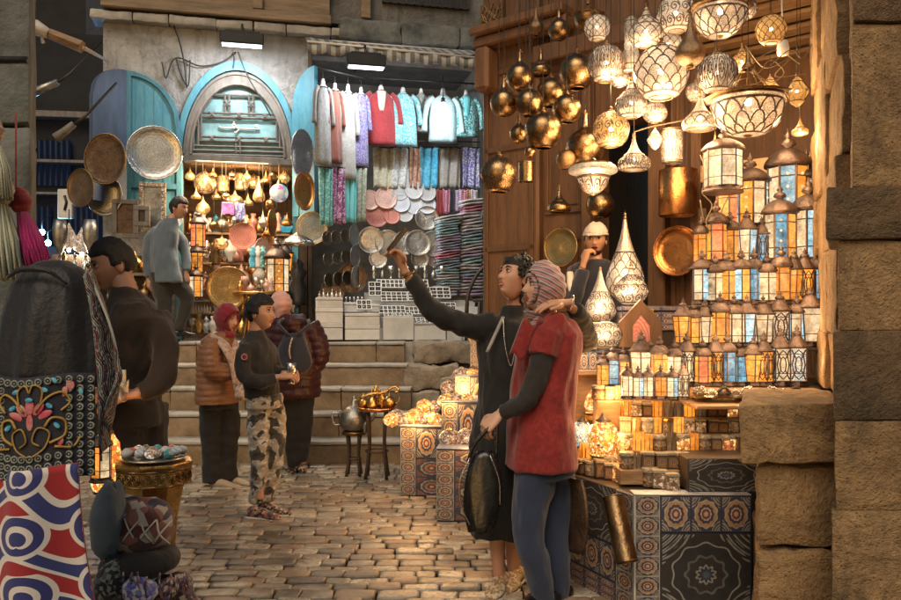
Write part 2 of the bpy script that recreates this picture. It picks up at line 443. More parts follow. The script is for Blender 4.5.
PAL2 = [(0, (.10, .12, .14)), (.08, DKB), (.16, (.30, .30, .28)), (.22, (.04, .035, .035)), (.4, (.13, .14, .14)), (.46, (.03, .03, .035)), (.72, (.32, .32, .30)), (.76, (.035, .03, .03))]
PAL3 = [(0, (.5, .45, .35)), (.14, (.20, .03, .03)), (.28, (.48, .42, .33)), (.36, (.05, .05, .10)), (.52, (.45, .25, .12)), (.68, (.4, .38, .33)), (.78, (.05, .05, .09))]
tilework('tile_small', 3, 3, DKB, PAL1)
tilework('tile_row', 3, 1, (.03, .04, .07), PAL3)
tilework('tile_strip', 1, 6, (.40, .38, .34), PAL3)
tilework('tile_big', 1, 1, (.03, .03, .045), PAL2, border=.06)
tilework('tile_mix', 2, 2, (.05, .05, .08), [(0, (.45, .36, .25)), (.14, DKB), (.26, (.38, .15, .06)), (.45, (.06, .08, .14)), (.6, (.35, .28, .2)), (.7, (.04, .05, .09))])
GD = (.42, .27, .12)
tilework('box_print', 1, 1, (.10, .06, .03), [(0, GD), (.14, (.10, .05, .03)), (.26, (.34, .12, .06)), (.4, (.40, .33, .2)), (.5, (.14, .07, .04)), (.66, GD), (.76, (.16, .09, .05))], .3)
tilework('box_print_round', 4, 1, (.10, .06, .03), [(0, GD), (.16, (.08, .05, .03)), (.3, (.36, .28, .16)), (.44, (.12, .07, .04)), (.6, GD), (.74, (.14, .08, .05))], .3)
tilework('box_print_pale', 4, 1, (.3, .25, .16), [(0, (.2, .14, .08)), (.16, (.5, .44, .3)), (.4, (.16, .12, .08)), (.5, (.5, .44, .3)), (.8, (.3, .24, .15))], .3)
# two-colour sweeping applique cloth (red, white and blue)
def applique():
    m, b, o = newmat('applique')
    x, y, uv = uvxy()
    n = node('ShaderNodeTexNoise')
    nz = noiseS(comb(x, y), 1.2, 1, .4)
    a = x * 2.1 + (y * 5.2).sin() * .32 + nz * .7
    b1 = (y * 3.1 + (a * 4.4).sin() * .30)
    fu = b1.fr(); r1 = ((x * 2.3).fr() - .5); r2 = ((y * 3.1 + .25).fr() - .5)
    rad = (r1 * r1 + r2 * r2 * .8).sqrt() + (S.m('ARCTAN2', r2, r1) * 1.0).sin() * .14
    c = ramp(fu, [(0, (.30, .015, .02)), (.30, (.62, .58, .55)), (.42, (.025, .035, .16)), (.70, (.62, .58, .55)), (.80, (.30, .015, .02))], 'CONSTANT')
    c = mixc(rad.lt(.36), c, (.62, .58, .55))
    c = mixc(rad.lt(.29), c, (.025, .03, .15))
    c = mixc(rad.lt(.16), c, (.62, .58, .55))
    c = mixc(rad.lt(.07), c, (.025, .03, .15))
    w = noiseS(uv, 150, 2)
    k = (w - .5) * .4 + 1.0
    c = mixc(1.0, c, comb(k, k, k), 'MULTIPLY')
    setp(b, c, .8, sheen=.2)
    L(bump(w, .3, .003), b.inputs['Normal'])
applique()
def shawl():
    m, b, o = newmat('shawl')
    x, y, uv = uvxy()
    st = (x * 7 + (y * 30).sin() * .25).fr()
    d = S(voro(uv, 34)); 
    c = ramp(st, [(0, (.3, .28, .25)), (.1, (.03, .03, .03)), (.25, (.28, .27, .25)), (.32, (.02, .02, .025)), (.5, (.36, .05, .10)), (.56, (.03, .03, .03)), (.75, (.32, .30, .27)), (.85, (.05, .08, .09))], 'CONSTANT')
    c = mixc(d.lt(.28), c, (.34, .32, .28))
    setp(b, c, .8)
    L(bump(d, .5, .006), b.inputs['Normal'])
shawl()
mk('awning_grey', (.16, .16, .16), .8, var=.3, bs=.3); mk('awning_white', (.42, .41, .38), .8, var=.3, bs=.3)
lamp('bulb_shop', (.92, .97, 1), 40)
mosaic('mosaic_ball', [(.8, .8, .8), (.75, .7, .7), (.1, .45, .6), (.8, .75, .7), (.7, .15, .3), (.85, .8, .75)], 16, .35, .02, (.7, .68, .62))
cloth('blue_cloth_top', [(.07, .11, .22), (.12, .16, .26)], 40)
for n_, sc_ in (('amber', 5), ('orange', 5), ('white', 6), ('pale', 5)):
    pass
mosaic('mosaic_amber_large', [(.95, .42, .06), (1, .6, .16), (.8, .22, .03), (1, .78, .4), (.5, .13, .03)], 4.5, .9, .07)
mosaic('mosaic_orange_large', [(1, .30, .03), (1, .5, .1), (.75, .13, .02), (1, .72, .3)], 4.5, 1.0, .07)
mosaic('mosaic_white_large', [(.62, .45, .3), (.5, .24, .12), (.8, .66, .5), (.25, .12, .07)], 6, .5, .09, (.10, .05, .03))
mosaic('mosaic_pale_large', [(.10, .5, .6), (.9, .8, .62), (.15, .45, .55), (.9, .6, .3)], 3.5, .6, .07)

# ---------------------------------------------------------------- mesh builder
def frame(t, up=V((0, 0, 1))):
    t = t.normalized()
    if abs(t.dot(up)) > .98: up = V((1, 0, 0))
    a = t.cross(up).normalized(); return a, a.cross(t).normalized()
def catmull(p, k=4):
    if len(p) < 3: return [V(q) for q in p]
    p = [V(q) for q in p]; out = []
    for i in range(len(p) - 1):
        a = p[i - 1] if i else p[0] * 2 - p[1]; b_, c = p[i], p[i + 1]
        d = p[i + 2] if i + 2 < len(p) else p[-1] * 2 - p[-2]
        for j in range(k):
            t = j / k
            out.append(.5 * ((2 * b_) + (c - a) * t + (2 * a - 5 * b_ + 4 * c - d) * t * t + (3 * b_ - a - 3 * c + d) * t ** 3))
    out.append(p[-1]); return out
def lerpn(r, n):
    """values r resampled to n"""
    if isinstance(r, (int, float)): return [r] * n
    out = []
    for i in range(n):
        t = i / (n - 1) * (len(r) - 1); k = min(int(t), len(r) - 2); f = t - k
        out.append(r[k] * (1 - f) + r[k + 1] * f)
    return out
class MB:
    def __init__(s): s.v = []; s.f = []; s.uv = []; s.mi = []; s.sm = []
    def face(s, idx, mi=0, sm=False, uv=None):
        s.f.append(idx); s.mi.append(mi); s.sm.append(sm); s.uv.append(uv)
    def add(s, vs, fs, mi=0, sm=False, uvs=None):
        o = len(s.v); s.v += [V(v) for v in vs]
        for k, f in enumerate(fs): s.face([o + i for i in f], mi, sm, uvs[k] if uvs else None)
        return s
    def box(s, c, d, rz=0.0, b=0.0, mi=0, M=None, uvbox=False):
        x, y, z = d[0] / 2, d[1] / 2, d[2] / 2; b = min(b, x * .9, y * .9, z * .9)
        Mx = Matrix.Translation(V(c)) @ (Matrix.Rotation(rz, 4, 'Z') if rz else Matrix())
        if M is not None: Mx = Mx @ M
        if b <= 0:
            vs = [V((i * x, j * y, k * z)) for i in (-1, 1) for j in (-1, 1) for k in (-1, 1)]
            fs = [(0, 1, 3, 2), (4, 6, 7, 5), (0, 4, 5, 1), (2, 3, 7, 6), (0, 2, 6, 4), (1, 5, 7, 3)]
            q = [(0, 0), (0, 1), (1, 1), (1, 0)]
            uvs = [[(1 - a, b_) for a, b_ in q], [(0, 0), (1, 0), (1, 1), (0, 1)], [(0, 0), (1, 0), (1, 1), (0, 1)], [(1, 0), (1, 1), (0, 1), (0, 0)], [(0, 0), (0, 1), (1, 1), (1, 0)], [(0, 0), (1, 0), (1, 1), (0, 1)]]
            return s.add([Mx @ v for v in vs], fs, mi, False, uvs)
        vs = []; ix = {}
        for i in (-1, 1):
            for j in (-1, 1):
                for k in (-1, 1):
                    for a in range(3):
                        p = [i * (x - b), j * (y - b), k * (z - b)]; p[a] = (i * x, j * y, k * z)[a]
                        ix[i, j, k, a] = len(vs); vs.append(Mx @ V(p))
        fs = []; uvs = []
        for a in range(3):
            o1, o2 = [q for q in range(3) if q != a]
            for sgn in (-1, 1):
                f = []
                for s1, s2 in ((-1, -1), (1, -1), (1, 1), (-1, 1)):
                    kk = [0, 0, 0]; kk[a] = sgn; kk[o1] = s1; kk[o2] = s2; f.append(ix[(*kk, a)])
                fs.append(f); uvs.append([(0, 0), (1, 0), (1, 1), (0, 1)])
            for s1 in (-1, 1):
                for s2 in (-1, 1):
                    kk = [0, 0, 0]; kk[o1] = s1; kk[o2] = s2
                    k1 = kk[:]; k1[a] = -1; k2 = kk[:]; k2[a] = 1
                    fs.append([ix[(*k1, o1)], ix[(*k2, o1)], ix[(*k2, o2)], ix[(*k1, o2)]]); uvs.append([(0, 0), (1, 0), (1, 0), (0, 0)])
        for i in (-1, 1):
            for j in (-1, 1):
                for k in (-1, 1):
                    fs.append([ix[i, j, k, 0], ix[i, j, k, 1], ix[i, j, k, 2]]); uvs.append([(0, 0)] * 3)
        return s.add(vs, fs, mi, False, uvs)
    def bx(s, x0, x1, y0, y1, z0, z1, b=0.0, mi=0):
        return s.box(((x0 + x1) / 2, (y0 + y1) / 2, (z0 + z1) / 2), (abs(x1 - x0), abs(y1 - y0), abs(z1 - z0)), 0, b, mi)
    def rings(s, rs, closed=True, caps=True, mi=0, sm=True, uv=False):
        n = len(rs[0]); o = len(s.v)
        for r in rs: s.v += [V(p) for p in r]
        m = n if closed else n - 1
        for i in range(len(rs) - 1):
            for j in range(m):
                a = o + i * n + j; b = o + i * n + (j + 1) % n
                u = [(j / n, i / (len(rs) - 1)), ((j + 1) / n, i / (len(rs) - 1)), ((j + 1) / n, (i + 1) / (len(rs) - 1)), (j / n, (i + 1) / (len(rs) - 1))]
                s.face([a, b, b + n, a + n], mi, sm, u)
        if caps and closed:
            s.face([o + j for j in range(n)][::-1], mi, sm); e = o + (len(rs) - 1) * n
            s.face([e + j for j in range(n)], mi, sm)
        return s
    def lathe(s, prof, n=20, M=None, mi=0, sm=True, caps=False, c=(0, 0, 0), flat=None):
        M = M or Matrix(); c = V(c); rs = []
        for r, z in prof:
            rs.append([M @ (c + V((r * math.cos(2 * PI * k / n), r * math.sin(2 * PI * k / n), z))) for k in range(n)])
        return s.rings(rs, True, caps, mi, sm)
    def tube(s, pts, r, n=8, mi=0, sm=True, k=0, caps=True, squash=None, up=V((0, 0, 1))):
        """round or (with squash) oval pipe through points; radii spread along it"""
        p = catmull(pts, k) if k else [V(q) for q in pts]
        rr = lerpn(r, len(p)); sq = lerpn(squash, len(p)) if squash is not None else [1.0] * len(p)
        rs = []; pa = None
        for i, q in enumerate(p):
            t = (p[min(i + 1, len(p) - 1)] - p[max(i - 1, 0)])
            if t.length < 1e-9: t = V((0, 0, 1))
            if pa is None: a, b = frame(t, up)
            else:
                t = t.normalized(); a = pa - t * pa.dot(t)
                if a.length < 1e-4: a, b = frame(t, up)
                a = a.normalized(); b = a.cross(t).normalized()
            pa = a
            rs.append([q + a * (rr[i] * math.cos(2 * PI * j / n)) + b * (rr[i] * sq[i] * math.sin(2 * PI * j / n)) for j in range(n)])
        return s.rings(rs, True, caps, mi, sm)
    def ball(s, c, r, n=12, m=8, mi=0, M=None):
        if isinstance(r, (int, float)): r = (r, r, r)
        M = M or Matrix(); c = V(c); rs = []
        for i in range(m + 1):
            t = -PI / 2 + PI * i / m; t = max(min(t, PI / 2 - .02), -PI / 2 + .02)
            rs.append([c + M @ V((r[0] * math.cos(t) * math.cos(2 * PI * j / n), r[1] * math.cos(t) * math.sin(2 * PI * j / n), r[2] * math.sin(t))) for j in range(n)])
        return s.rings(rs, True, True, mi, True)
    def sheet(s, fn, nu, nv, th=.004, mi=0, sm=True):
        """cloth with thickness: fn(u, v) -> point"""
        P = [[V(fn(i / nu, j / nv)) for i in range(nu + 1)] for j in range(nv + 1)]
        o = len(s.v); fr = []; bk = []
        for j in range(nv + 1):
            for i in range(nu + 1):
                a = P[j][min(i + 1, nu)] - P[j][max(i - 1, 0)]; b = P[min(j + 1, nv)][i] - P[max(j - 1, 0)][i]
                n = a.cross(b); n = n.normalized() if n.length > 1e-12 else V((0, -1, 0))
                fr.append(P[j][i] + n * th / 2); bk.append(P[j][i] - n * th / 2)
        s.v += fr + bk; W_ = nu + 1; N = len(fr)
        for j in range(nv):
            for i in range(nu):
                a = o + j * W_ + i
                u = [(i / nu, j / nv), ((i + 1) / nu, j / nv), ((i + 1) / nu, (j + 1) / nv), (i / nu, (j + 1) / nv)]
                s.face([a, a + 1, a + W_ + 1, a + W_], mi, sm, u)
                s.face([a + N + W_, a + N + W_ + 1, a + N + 1, a + N], mi, sm, [u[3], u[2], u[1], u[0]])
        for i in range(nu):
            for a, fl in ((o + i, 0), (o + nv * W_ + i, 1)):
                q = [a, a + N, a + N + 1, a + 1]; s.face(q if not fl else q[::-1], mi, False)
        for j in range(nv):
            for a, fl in ((o + j * W_, 1), (o + j * W_ + nu, 0)):
                q = [a, a + N, a + N + W_, a + W_]; s.face(q if not fl else q[::-1], mi, False)
        return s
    def prism(s, pts, y0, y1, mi=0):
        """outline in x-z pulled from depth y0 to y1"""
        n = len(pts); o = len(s.v)
        xs = [p[0] for p in pts]; zs = [p[1] for p in pts]; x0, z0 = min(xs), min(zs); dx = max(xs) - x0 or 1; dz = max(zs) - z0 or 1
        s.v += [V((x, y0, z)) for x, z in pts] + [V((x, y1, z)) for x, z in pts]
        uv = [((x - x0) / dx, (z - z0) / dz) for x, z in pts]
        s.face([o + i for i in range(n)], mi, False, uv); s.face([o + n + i for i in range(n)][::-1], mi, False, uv[::-1])
        for i in range(n):
            j = (i + 1) % n; s.face([o + j, o + i, o + n + i, o + n + j], mi, False)
        return s
    def rough(s, x0, x1, y0, y1, z0, z1, k=7, amp=.012, mi=0, rnd=.02, seed=0):
        """hewn block: subdivided, rounded, uneven"""
        c = V(((x0 + x1) / 2, (y0 + y1) / 2, (z0 + z1) / 2)); h = V((abs(x1 - x0) / 2, abs(y1 - y0) / 2, abs(z1 - z0) / 2))
        def put(p):
            q = V((max(-h.x + rnd, min(h.x - rnd, p.x)), max(-h.y + rnd, min(h.y - rnd, p.y)), max(-h.z + rnd, min(h.z - rnd, p.z))))
            d = p - q
            if d.length > 1e-6: q = q + d.normalized() * rnd
            w = c + q
            nn = noise.noise_vector(w * 3.1 + V((seed, 0, 0))) * amp * 1.1 + noise.noise_vector(w * 11 + V((0, seed, 0))) * amp * .8 + noise.noise_vector(w * 34) * amp * .5
            return w + nn
        for a in range(3):
            o1, o2 = [q for q in range(3) if q != a]
            k1 = max(3, min(k * 3, int(h[o1] * 2 / .035))); k2 = max(3, min(k * 3, int(h[o2] * 2 / .035)))
            def sp(i, n, hh):
                if i == 0: return -hh
                if i == n: return hh
                return -hh + rnd + (2 * hh - 2 * rnd) * (i - 1) / (n - 2) if n > 2 else 0
            for sg in (-1, 1):
                o = len(s.v)
                for i in range(k1 + 1):
                    for j in range(k2 + 1):
                        p = [0, 0, 0]; p[a] = sg * h[a]; p[o1] = sp(i, k1, h[o1]); p[o2] = sp(j, k2, h[o2]); s.v.append(put(V(p)))
                for i in range(k1):
                    for j in range(k2):
                        q = o + i * (k2 + 1) + j; f = [q, q + 1, q + k2 + 2, q + k2 + 1]
                        flip = (sg > 0) == (a == 1)
                        s.face(f if flip else f[::-1], mi, True)
        return s
    def xf(s, M):
        s.v = [M @ v for v in s.v]; return s
    def build(s, name, mats, parent=None, loc=None, rz=0.0, **tg):
        me = bpy.data.meshes.new(name)
        me.from_pydata([tuple(v) for v in s.v], [], s.f)
        if not isinstance(mats, (list, tuple)): mats = [mats]
        for m in mats: me.materials.append(MATS[m] if isinstance(m, str) else m)
        me.polygons.foreach_set('material_index', s.mi); me.polygons.foreach_set('use_smooth', s.sm)
        if any(u is not None for u in s.uv):
            ul = me.uv_layers.new(name='uv').data; k = 0; flat = []
            for f, u in zip(s.f, s.uv):
                for j in range(len(f)): flat += list(u[j]) if u else (0.0, 0.0)
            ul.foreach_set('uv', flat)
        me.validate(); me.update()
        o = bpy.data.objects.new(name, me); COL.objects.link(o)
        if parent: o.parent = parent
        if loc is not None: o.location = loc
        if rz: o.rotation_euler = (0, 0, rz)
        for a, b in tg.items(): o[a] = b
        return o

def tag(o, label, cat, group=None):
    o['label'] = label; o['category'] = cat
    if group: o['group'] = group
    return o
def thing(name, label, cat, loc=(0, 0, 0), rz=0.0, group=None):
    o = bpy.data.objects.new(name, None); COL.objects.link(o); o.location = loc; o.rotation_euler = (0, 0, rz)
    o.empty_display_size = .05
    return tag(o, label, cat, group)
def kids(o): return [c for c in bpy.data.objects if c.parent is o]
KC = {}
def dup(root, loc, rz=None, label=None, sc=None, mats=None, group=None, rot=None, key=None):
    """copy a thing with its parts and sub-parts; mats swaps materials on linked slots"""
    def cp(o, par):
        c = o.copy(); COL.objects.link(c); c.parent = par
        for q in KC.setdefault(o.name, kids(o)): cp(q, c)
        return c
    r = cp(root, None); r.location = loc
    if rz is not None: r.rotation_euler = (0, 0, rz)
    if rot is not None: r.rotation_euler = rot
    if sc is not None: r.scale = (sc, sc, sc) if isinstance(sc, (int, float)) else sc
    if label: r['label'] = label
    if group: r['group'] = group
    return r
class Kinds:
    """first placing of a kind moves the built one, later ones copy it"""
    def __init__(s, make): s.make = make; s.d = {}
    def put(s, key, loc, label, rz=0.0, sc=1.0, group=None, rot=None):
        if key not in s.d:
            o = s.make(key); s.d[key] = o
            o.location = loc; o.rotation_euler = rot or (0, 0, rz); o.scale = (sc, sc, sc) if isinstance(sc, (int, float)) else sc
            o['label'] = label
            if group: o['group'] = group
            KC[o.name] = kids(o)
            for q in KC[o.name]: KC[q.name] = kids(q)
            return o
        return dup(s.d[key], loc, rz, label, sc, group=group, rot=rot)
ORD = ['first', 'second', 'third', 'fourth', 'fifth', 'sixth', 'seventh', 'eighth', 'ninth', 'tenth', 'eleventh', 'twelfth', 'thirteenth', 'fourteenth', 'fifteenth', 'sixteenth', 'seventeenth', 'eighteenth']
def faceto(d):
    """rotation that turns local +Z to direction d"""
    return V(d).to_track_quat('Z', 'Y').to_euler()

# ---------------------------------------------------------------- the setting
def ground():
    m = MB()
    m.add([(-60, -40, -.03), (60, -40, -.03), (60, 120, -.03), (-60, 120, -.03)], [(0, 1, 2, 3)])
    m.build('ground', 'mortar', kind='structure')
    m = MB(); r = random.Random(3)
    y = 2.4; row = 0
    while y < 8.2:
        dy = r.uniform(.085, .13); x = -4.6 + r.uniform(0, .2)
        while x < 3.2:
            dx = r.uniform(.11, .24)
            if not (x > 1.3 and y > 3.6):
                cx, cy = x + dx / 2, y + dy / 2
                h = r.uniform(-.006, .008) + noise.noise(V((cx * .8, cy * .8, 0))) * .015
                tx, ty = r.uniform(-.02, .02), r.uniform(-.03, .03)
                g = .003; a, b = dx / 2 - g, dy / 2 - g
                out = [(-a, -b), (a, -b), (a, b), (-a, b)]
                out = [(p + r.uniform(-.008, .008), q + r.uniform(-.008, .008)) for p, q in out]
                # eight-sided outline, three rings: foot, shoulder, crown
                oc = []
                for i in range(4):
                    p, q = out[i], out[(i + 1) % 4]
                    oc += [(p[0] * .88 + q[0] * .12, p[1] * .88 + q[1] * .12), (p[0] * .12 + q[0] * .88, p[1] * .12 + q[1] * .88)]
                rs = []
                for sc_, zz in ((1.0, -.03), (.998, .003), (.968, .0085), (.82, .0105)):
                    rs.append([V((cx + p * sc_, cy + q * sc_, zz + h + p * tx + q * ty)) for p, q in oc])
                m.rings(rs, True, True, r.choice((0, 0, 1, 2, 3)), True)
            x += dx
        y += dy; row += 1
    m.build('cobbled_pavement', ['cobble', 'cobble_pale', 'cobble_dark', 'cobble_warm'], kind='structure')
    # raised steps up to the shops
    m = MB(); n = MB()
    RZ, TD, Y0 = .228, .29, 7.62
    r = random.Random(5)
    for k in range(5):
        y0 = Y0 + TD * k; x = -5.2; xr = -.30 - .05 * k
        while x < xr:
            w = r.uniform(.7, 1.3); x1 = min(x + w, xr)
            if xr - x1 < .3: x1 = xr
            m.rough(x + .003, x1 - .003, y0, y0 + TD + .35, RZ * k - .02, RZ * (k + 1) - .037, 8, .008, 0, .012, k * 7 + x)
            n.rough(x + .003, x1 - .003, y0 - .02, y0 + TD + .35, RZ * (k + 1) - .035, RZ * (k + 1), 8, .004, 0, .012, k * 3 + x)
            x = x1
    m.build('stone_steps', 'step_stone', kind='structure'); n.build('step_treads', 'nosing', kind='structure')
    m = MB(); m.bx(-5.2, 1.0, 8.9, 12.2, -.02, 1.135); m.build('landing_terrace', 'nosing', kind='structure')
    m = MB()
    r = random.Random(9)
    for (x0, x1, y0, y1, z0, z1) in [(-.42, .05, 8.25, 8.95, -.02, .34), (.06, .62, 8.15, 8.95, -.02, .4), (-.45, -.12, 8.3, 8.95, .35, .62), (-.11, .3, 8.25, 8.95, .42, .8), (.31, .8, 8.2, 8.95, .42, .78), (-.48, .1, 8.45, 8.97, .63, .9), (-.40, .28, 8.62, 8.99, .915, 1.136), (.29, .95, 8.5, 8.98, .82, 1.136)]:
        m.rough(x0, x1, y0, y1, z0, z1, 8, .03, 0, .04, x0 * 5)
    tag(m.build('rubble_wall', 'rubble'), 'low wall of rough boulders closing the right end of the steps', 'wall')
ground()

# ---------------------------------------------------------------- the back building with the two shops
PB = Plane(W(105, HY, 9.2).xy, W(480, HY, 10.2).xy)
def facade():
    o = thing('shop_building', 'old plastered building with arched blue shop front above the steps', 'building', (PB.A.x, PB.A.y, 0), PB.rot)
    LZ = 1.14
    uz = PB.uz
    uL = -.02; u0 = uz(181, 200)[0]; u1 = uz(294, 200)[0]; uc = (u0 + u1) / 2; hw = (u1 - u0) / 2
    zs = uz(238, 156)[1]; zt = uz(238, 69)[1]; uS = uz(309, 200)[0]; uE = uz(484, 200)[0]
    zc = uz(105, 22)[1]; zc2 = uz(480, 46)[1]
    T = .35
    w = MB()
    w.bx(uL, u0, 0, T, 0, zc); w.bx(u1, uS, 0, T, 0, zc); w.bx(uE, uE + .5, 0, T, 0, zc)
    NA = 28
    for i in range(NA):
        a0 = PI - PI * i / NA; a1 = PI - PI * (i + 1) / NA
        x0, x1 = uc + hw * math.cos(a0), uc + hw * math.cos(a1)
        z0, z1 = zs + (zt - zs) * math.sin(a0), zs + (zt - zs) * math.sin(a1)
        w.add([(x0, 0, z0), (x1, 0, z1), (x1, 0, zc), (x0, 0, zc), (x0, T, z0), (x1, T, z1)], [(0, 1, 2, 3), (0, 4, 5, 1)])
    zo = uz(400, 52)[1]
    w.bx(uS, uE, .02, T, zo, zc)
    w.build('plaster_wall', 'plaster', o)
    # side wall running back along the alley
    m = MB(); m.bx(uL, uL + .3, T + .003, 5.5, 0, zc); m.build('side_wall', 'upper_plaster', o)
    # cornice, stone by stone, then slate-like lintel over the clothes shop
    m = MB(); r = random.Random(4); x = uL - .12
    while x < uS + .3:
        x1 = x + r.uniform(.35, .8); m.rough(x, x1 - .006, -.13, .2, zc + .0, zc + .10, 5, .010, 0, .015, x); x = x1
    m.build('cornice', 'nosing', o)
    m = MB(); x = uS + .35
    while x < uE + .4:
        x1 = x + r.uniform(.5, .8); m.rough(x, x1 - .006, -.28, .2, zo + .02, zo + .28, 5, .02, 0, .03, x); x = x1
    m.build('lintel', 'grey_stone', o)
    # upper storey
    zu = zc + .125
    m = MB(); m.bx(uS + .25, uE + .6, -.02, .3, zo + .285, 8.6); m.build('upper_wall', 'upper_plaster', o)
    m = MB(); m.bx(uL + .02, uS + .24, -.10, .3, zu, 8.6); m.build('wooden_bay', 'beam_wood', o)
    m = MB()
    for a in (0, .28, 1.62, 2.9): m.bx(uL + .05 + a, uL + .17 + a, -.15, -.103, zu + .12, 8.5, .01)
    m.bx(uL, uS + .26, -.17, -.105, zu, zu + .11, .012); m.bx(uL, uS + .26, -.16, -.105, zu + .42, zu + .52, .012)
    m.build('bay_beam', 'beam_wood', o)
    ua, za = uz(382, 4); ub, _ = uz(467, 4)
    m = MB(); m.bx(ua, ub, -.05, -.025, za, za + 1.3); wi = m.build('window', 'black_plastic', o)
    m = MB()
    for k in range(12): m.bx(ua + (ub - ua) * k / 11 - .012, ua + (ub - ua) * k / 11 + .012, -.075, -.053, za, za + 1.3)
    for k in range(7): m.bx(ua, ub, -.085, -.078, za + .2 * k, za + .2 * k + .02)
    m.build('grille', 'iron', wi)
    # blue arch moulding round the fanlight
    def arch(m, r0, r1, y0, y1, zb, n=30, mi=0, leg=True):
        k = (zt - zs) / hw
        P = []
        for i in range(n + 1):
            a = PI - PI * i / n; P.append((math.cos(a), math.sin(a)))
        pts = [(uc - r1, zb)] if leg else []
        pts += [(uc + r1 * c, zs + (r1 - hw * (1 - k)) * s_ if False else zs + r1 * k * s_) for c, s_ in P]
        if leg: pts.append((uc + r1, zb))
        inn = ([(uc - r0, zb)] if leg else []) + [(uc + r0 * c, zs + r0 * k * s_) for c, s_ in P] + ([(uc + r0, zb)] if leg else [])
        o_ = len(m.v); N = len(pts)
        for y in (y0, y1):
            m.v += [V((x, y, z)) for x, z in pts] + [V((x, y, z)) for x, z in inn]
        for i in range(N - 1):
            a, b = o_ + i, o_ + i + 1
            m.face([a, b, b + N, a + N], mi); m.face([a, a + 2 * N, b + 2 * N, b], mi)
            m.face([a + N, b + N, b + 3 * N, a + 3 * N], mi); m.face([a + 2 * N, a + 3 * N, b + 3 * N, b + 2 * N], mi)
    m = MB(); arch(m, hw - .015, hw + .05, -.045, .10, 1.15); m.build('blue_arch', 'blue_paint', o)
    m = MB(); arch(m, hw - .125, hw - .018, .0, .12, zs - .02); arch(m, hw - .045, hw - .025, -.02, -.003, zs, leg=False); arch(m, hw - .12, hw - .10, -.02, -.003, zs, leg=False)
    m.build('arch_frame', 'grey_wood', o)
    # fanlight panel, lattice, sign letters
    k = (zt - zs) / hw; m = MB()
    pts = [(uc + (hw - .115) * math.cos(PI * i / 24), zs + (hw - .115) * k * math.sin(PI * i / 24)) for i in range(25)]
    m.prism(pts[::-1], .07, .10); m.build('fanlight_panel', 'pale_blue_glass', o)
    m = MB()
    def bar(px0, py0, px1, py1, t=.03, y=.03):
        (a, b), (c, d) = uz(px0, py0), uz(px1, py1)
        m.tube([(a, y, b), (c, y, d)], t / 2, 6, sm=False)
    for yy, a, b in ((153.5, 186, 290), (149.5, 186, 290), (145, 186, 290), (140, 199, 279), (136, 201, 277), (116, 199, 279), (112, 201, 277), (94, 213, 264)):
        bar(a, yy, b, yy + (b - a) * .028)
    for xx, a, b in ((201, 112, 139), (198, 104, 145), (277, 114, 141), (280, 106, 147), (225, 93, 113), (229, 93, 113), (249, 94, 114), (253, 94, 114), (193, 124, 150), (286, 126, 152), (236, 136, 153), (240, 136, 153), (213, 94, 93), (190, 140, 153), (288, 140, 153)):
        bar(xx, a, xx, b)
    for x0, y0, x1, y1 in ((201, 112, 213, 94), (264, 95, 277, 113), (187, 125, 198, 125), (280, 128, 291, 129), (196, 103, 203, 107), (200, 92, 206, 98), (274, 98, 269, 104), (222, 80, 224, 88), (254, 82, 252, 90)):
        bar(x0, y0, x1, y1)
    for x0, y0 in ((212, 114), (239, 115), (265, 116), (212, 138), (239, 139), (266, 140), (227, 103), (251, 104)):
        bar(x0 - 3, y0 - 2.5, x0 + 3, y0 + 2.5, .028, .02); bar(x0 - 3, y0 + 2.5, x0 + 3, y0 - 2.5, .028, .02)
    m.bx(u0 + .02, u1 - .02, -.01, .13, zs - .09, zs - .0, .01)
    m.build('lattice', 'grey_wood', o)
    m = MB()
    def st(P, t=.011):
        m.tube([(uz(a, b)[0], .045, uz(a, b)[1]) for a, b in P], t, 6, k=3)
    st([(258, 124.6), (255.5, 124.3), (255.5, 126), (258, 126.6), (258.5, 128), (255, 128.3), (238, 127.6)])
    st([(238, 127.6), (236, 126.6), (237, 125), (238.7, 125.6), (238.4, 129), (236, 131.6), (234, 131.4)])
    st([(235, 127.4), (233, 127.2), (232.4, 124.2), (233.8, 123), (235, 124.4), (233.5, 126.6), (228, 127.2), (221, 126.8), (219, 125.2)])
    a, b = uz(233.6, 121.3); m.ball((a, .045, b), .012, 6, 5)
    m.build('sign_lettering', 'white_paint', o)
    # the copper shop's room: floor, back, sides, ceiling, shelves
    D = 1.7; uI0, uI1 = u0 + .03, u1 - .03
    m = MB(); m.bx(uI0 - .3, uI1 + .1, D, D + .08, LZ, zs + .1); m.bx(uI0 - .33, uI0 - .25, .36, D, LZ, zs + .1); m.bx(uI1 + .05, uI1 + .13, .36, D, LZ, zs + .1)
    m.bx(uI0 - .3, uI1 + .1, .14, D, zs - .09, zs - .01)
    m.build('copper_shop_room', 'plank_wood', o)
    # clothes shop room
    D2 = 1.3
    m = MB(); m.bx(uS, uE, D2, D2 + .08, LZ, zo); m.bx(uS - .003, uS + .06, .36, D2, LZ, zo); m.bx(uE - .06, uE + .003, .36, D2, LZ, zo)
    m.bx(uS, uE, .36, D2, zo - .06, zo - .002)
    m.build('clothes_shop_room', 'shop_wall', o)
    # grey fluted jamb between the shops
    m = MB(); ua = uz(308, 250)[0]; m.bx(u1 + .06, ua - .005, -.05, -.002, LZ, uz(300, 195)[1], .01)
    m.bx(ua - .001, ua + .05, -.07, .0, LZ, zo, .008); m.build('jamb', 'dark_wood', o)
    m = MB(); a, z1 = uz(212, 302); b, z0 = uz(183, 330)
    m.bx(u0 + .05, a, -.02, .03, z1, z1 + .03); m.bx(u0 + .05, a, -.02, .03, z0, z0 + .03)
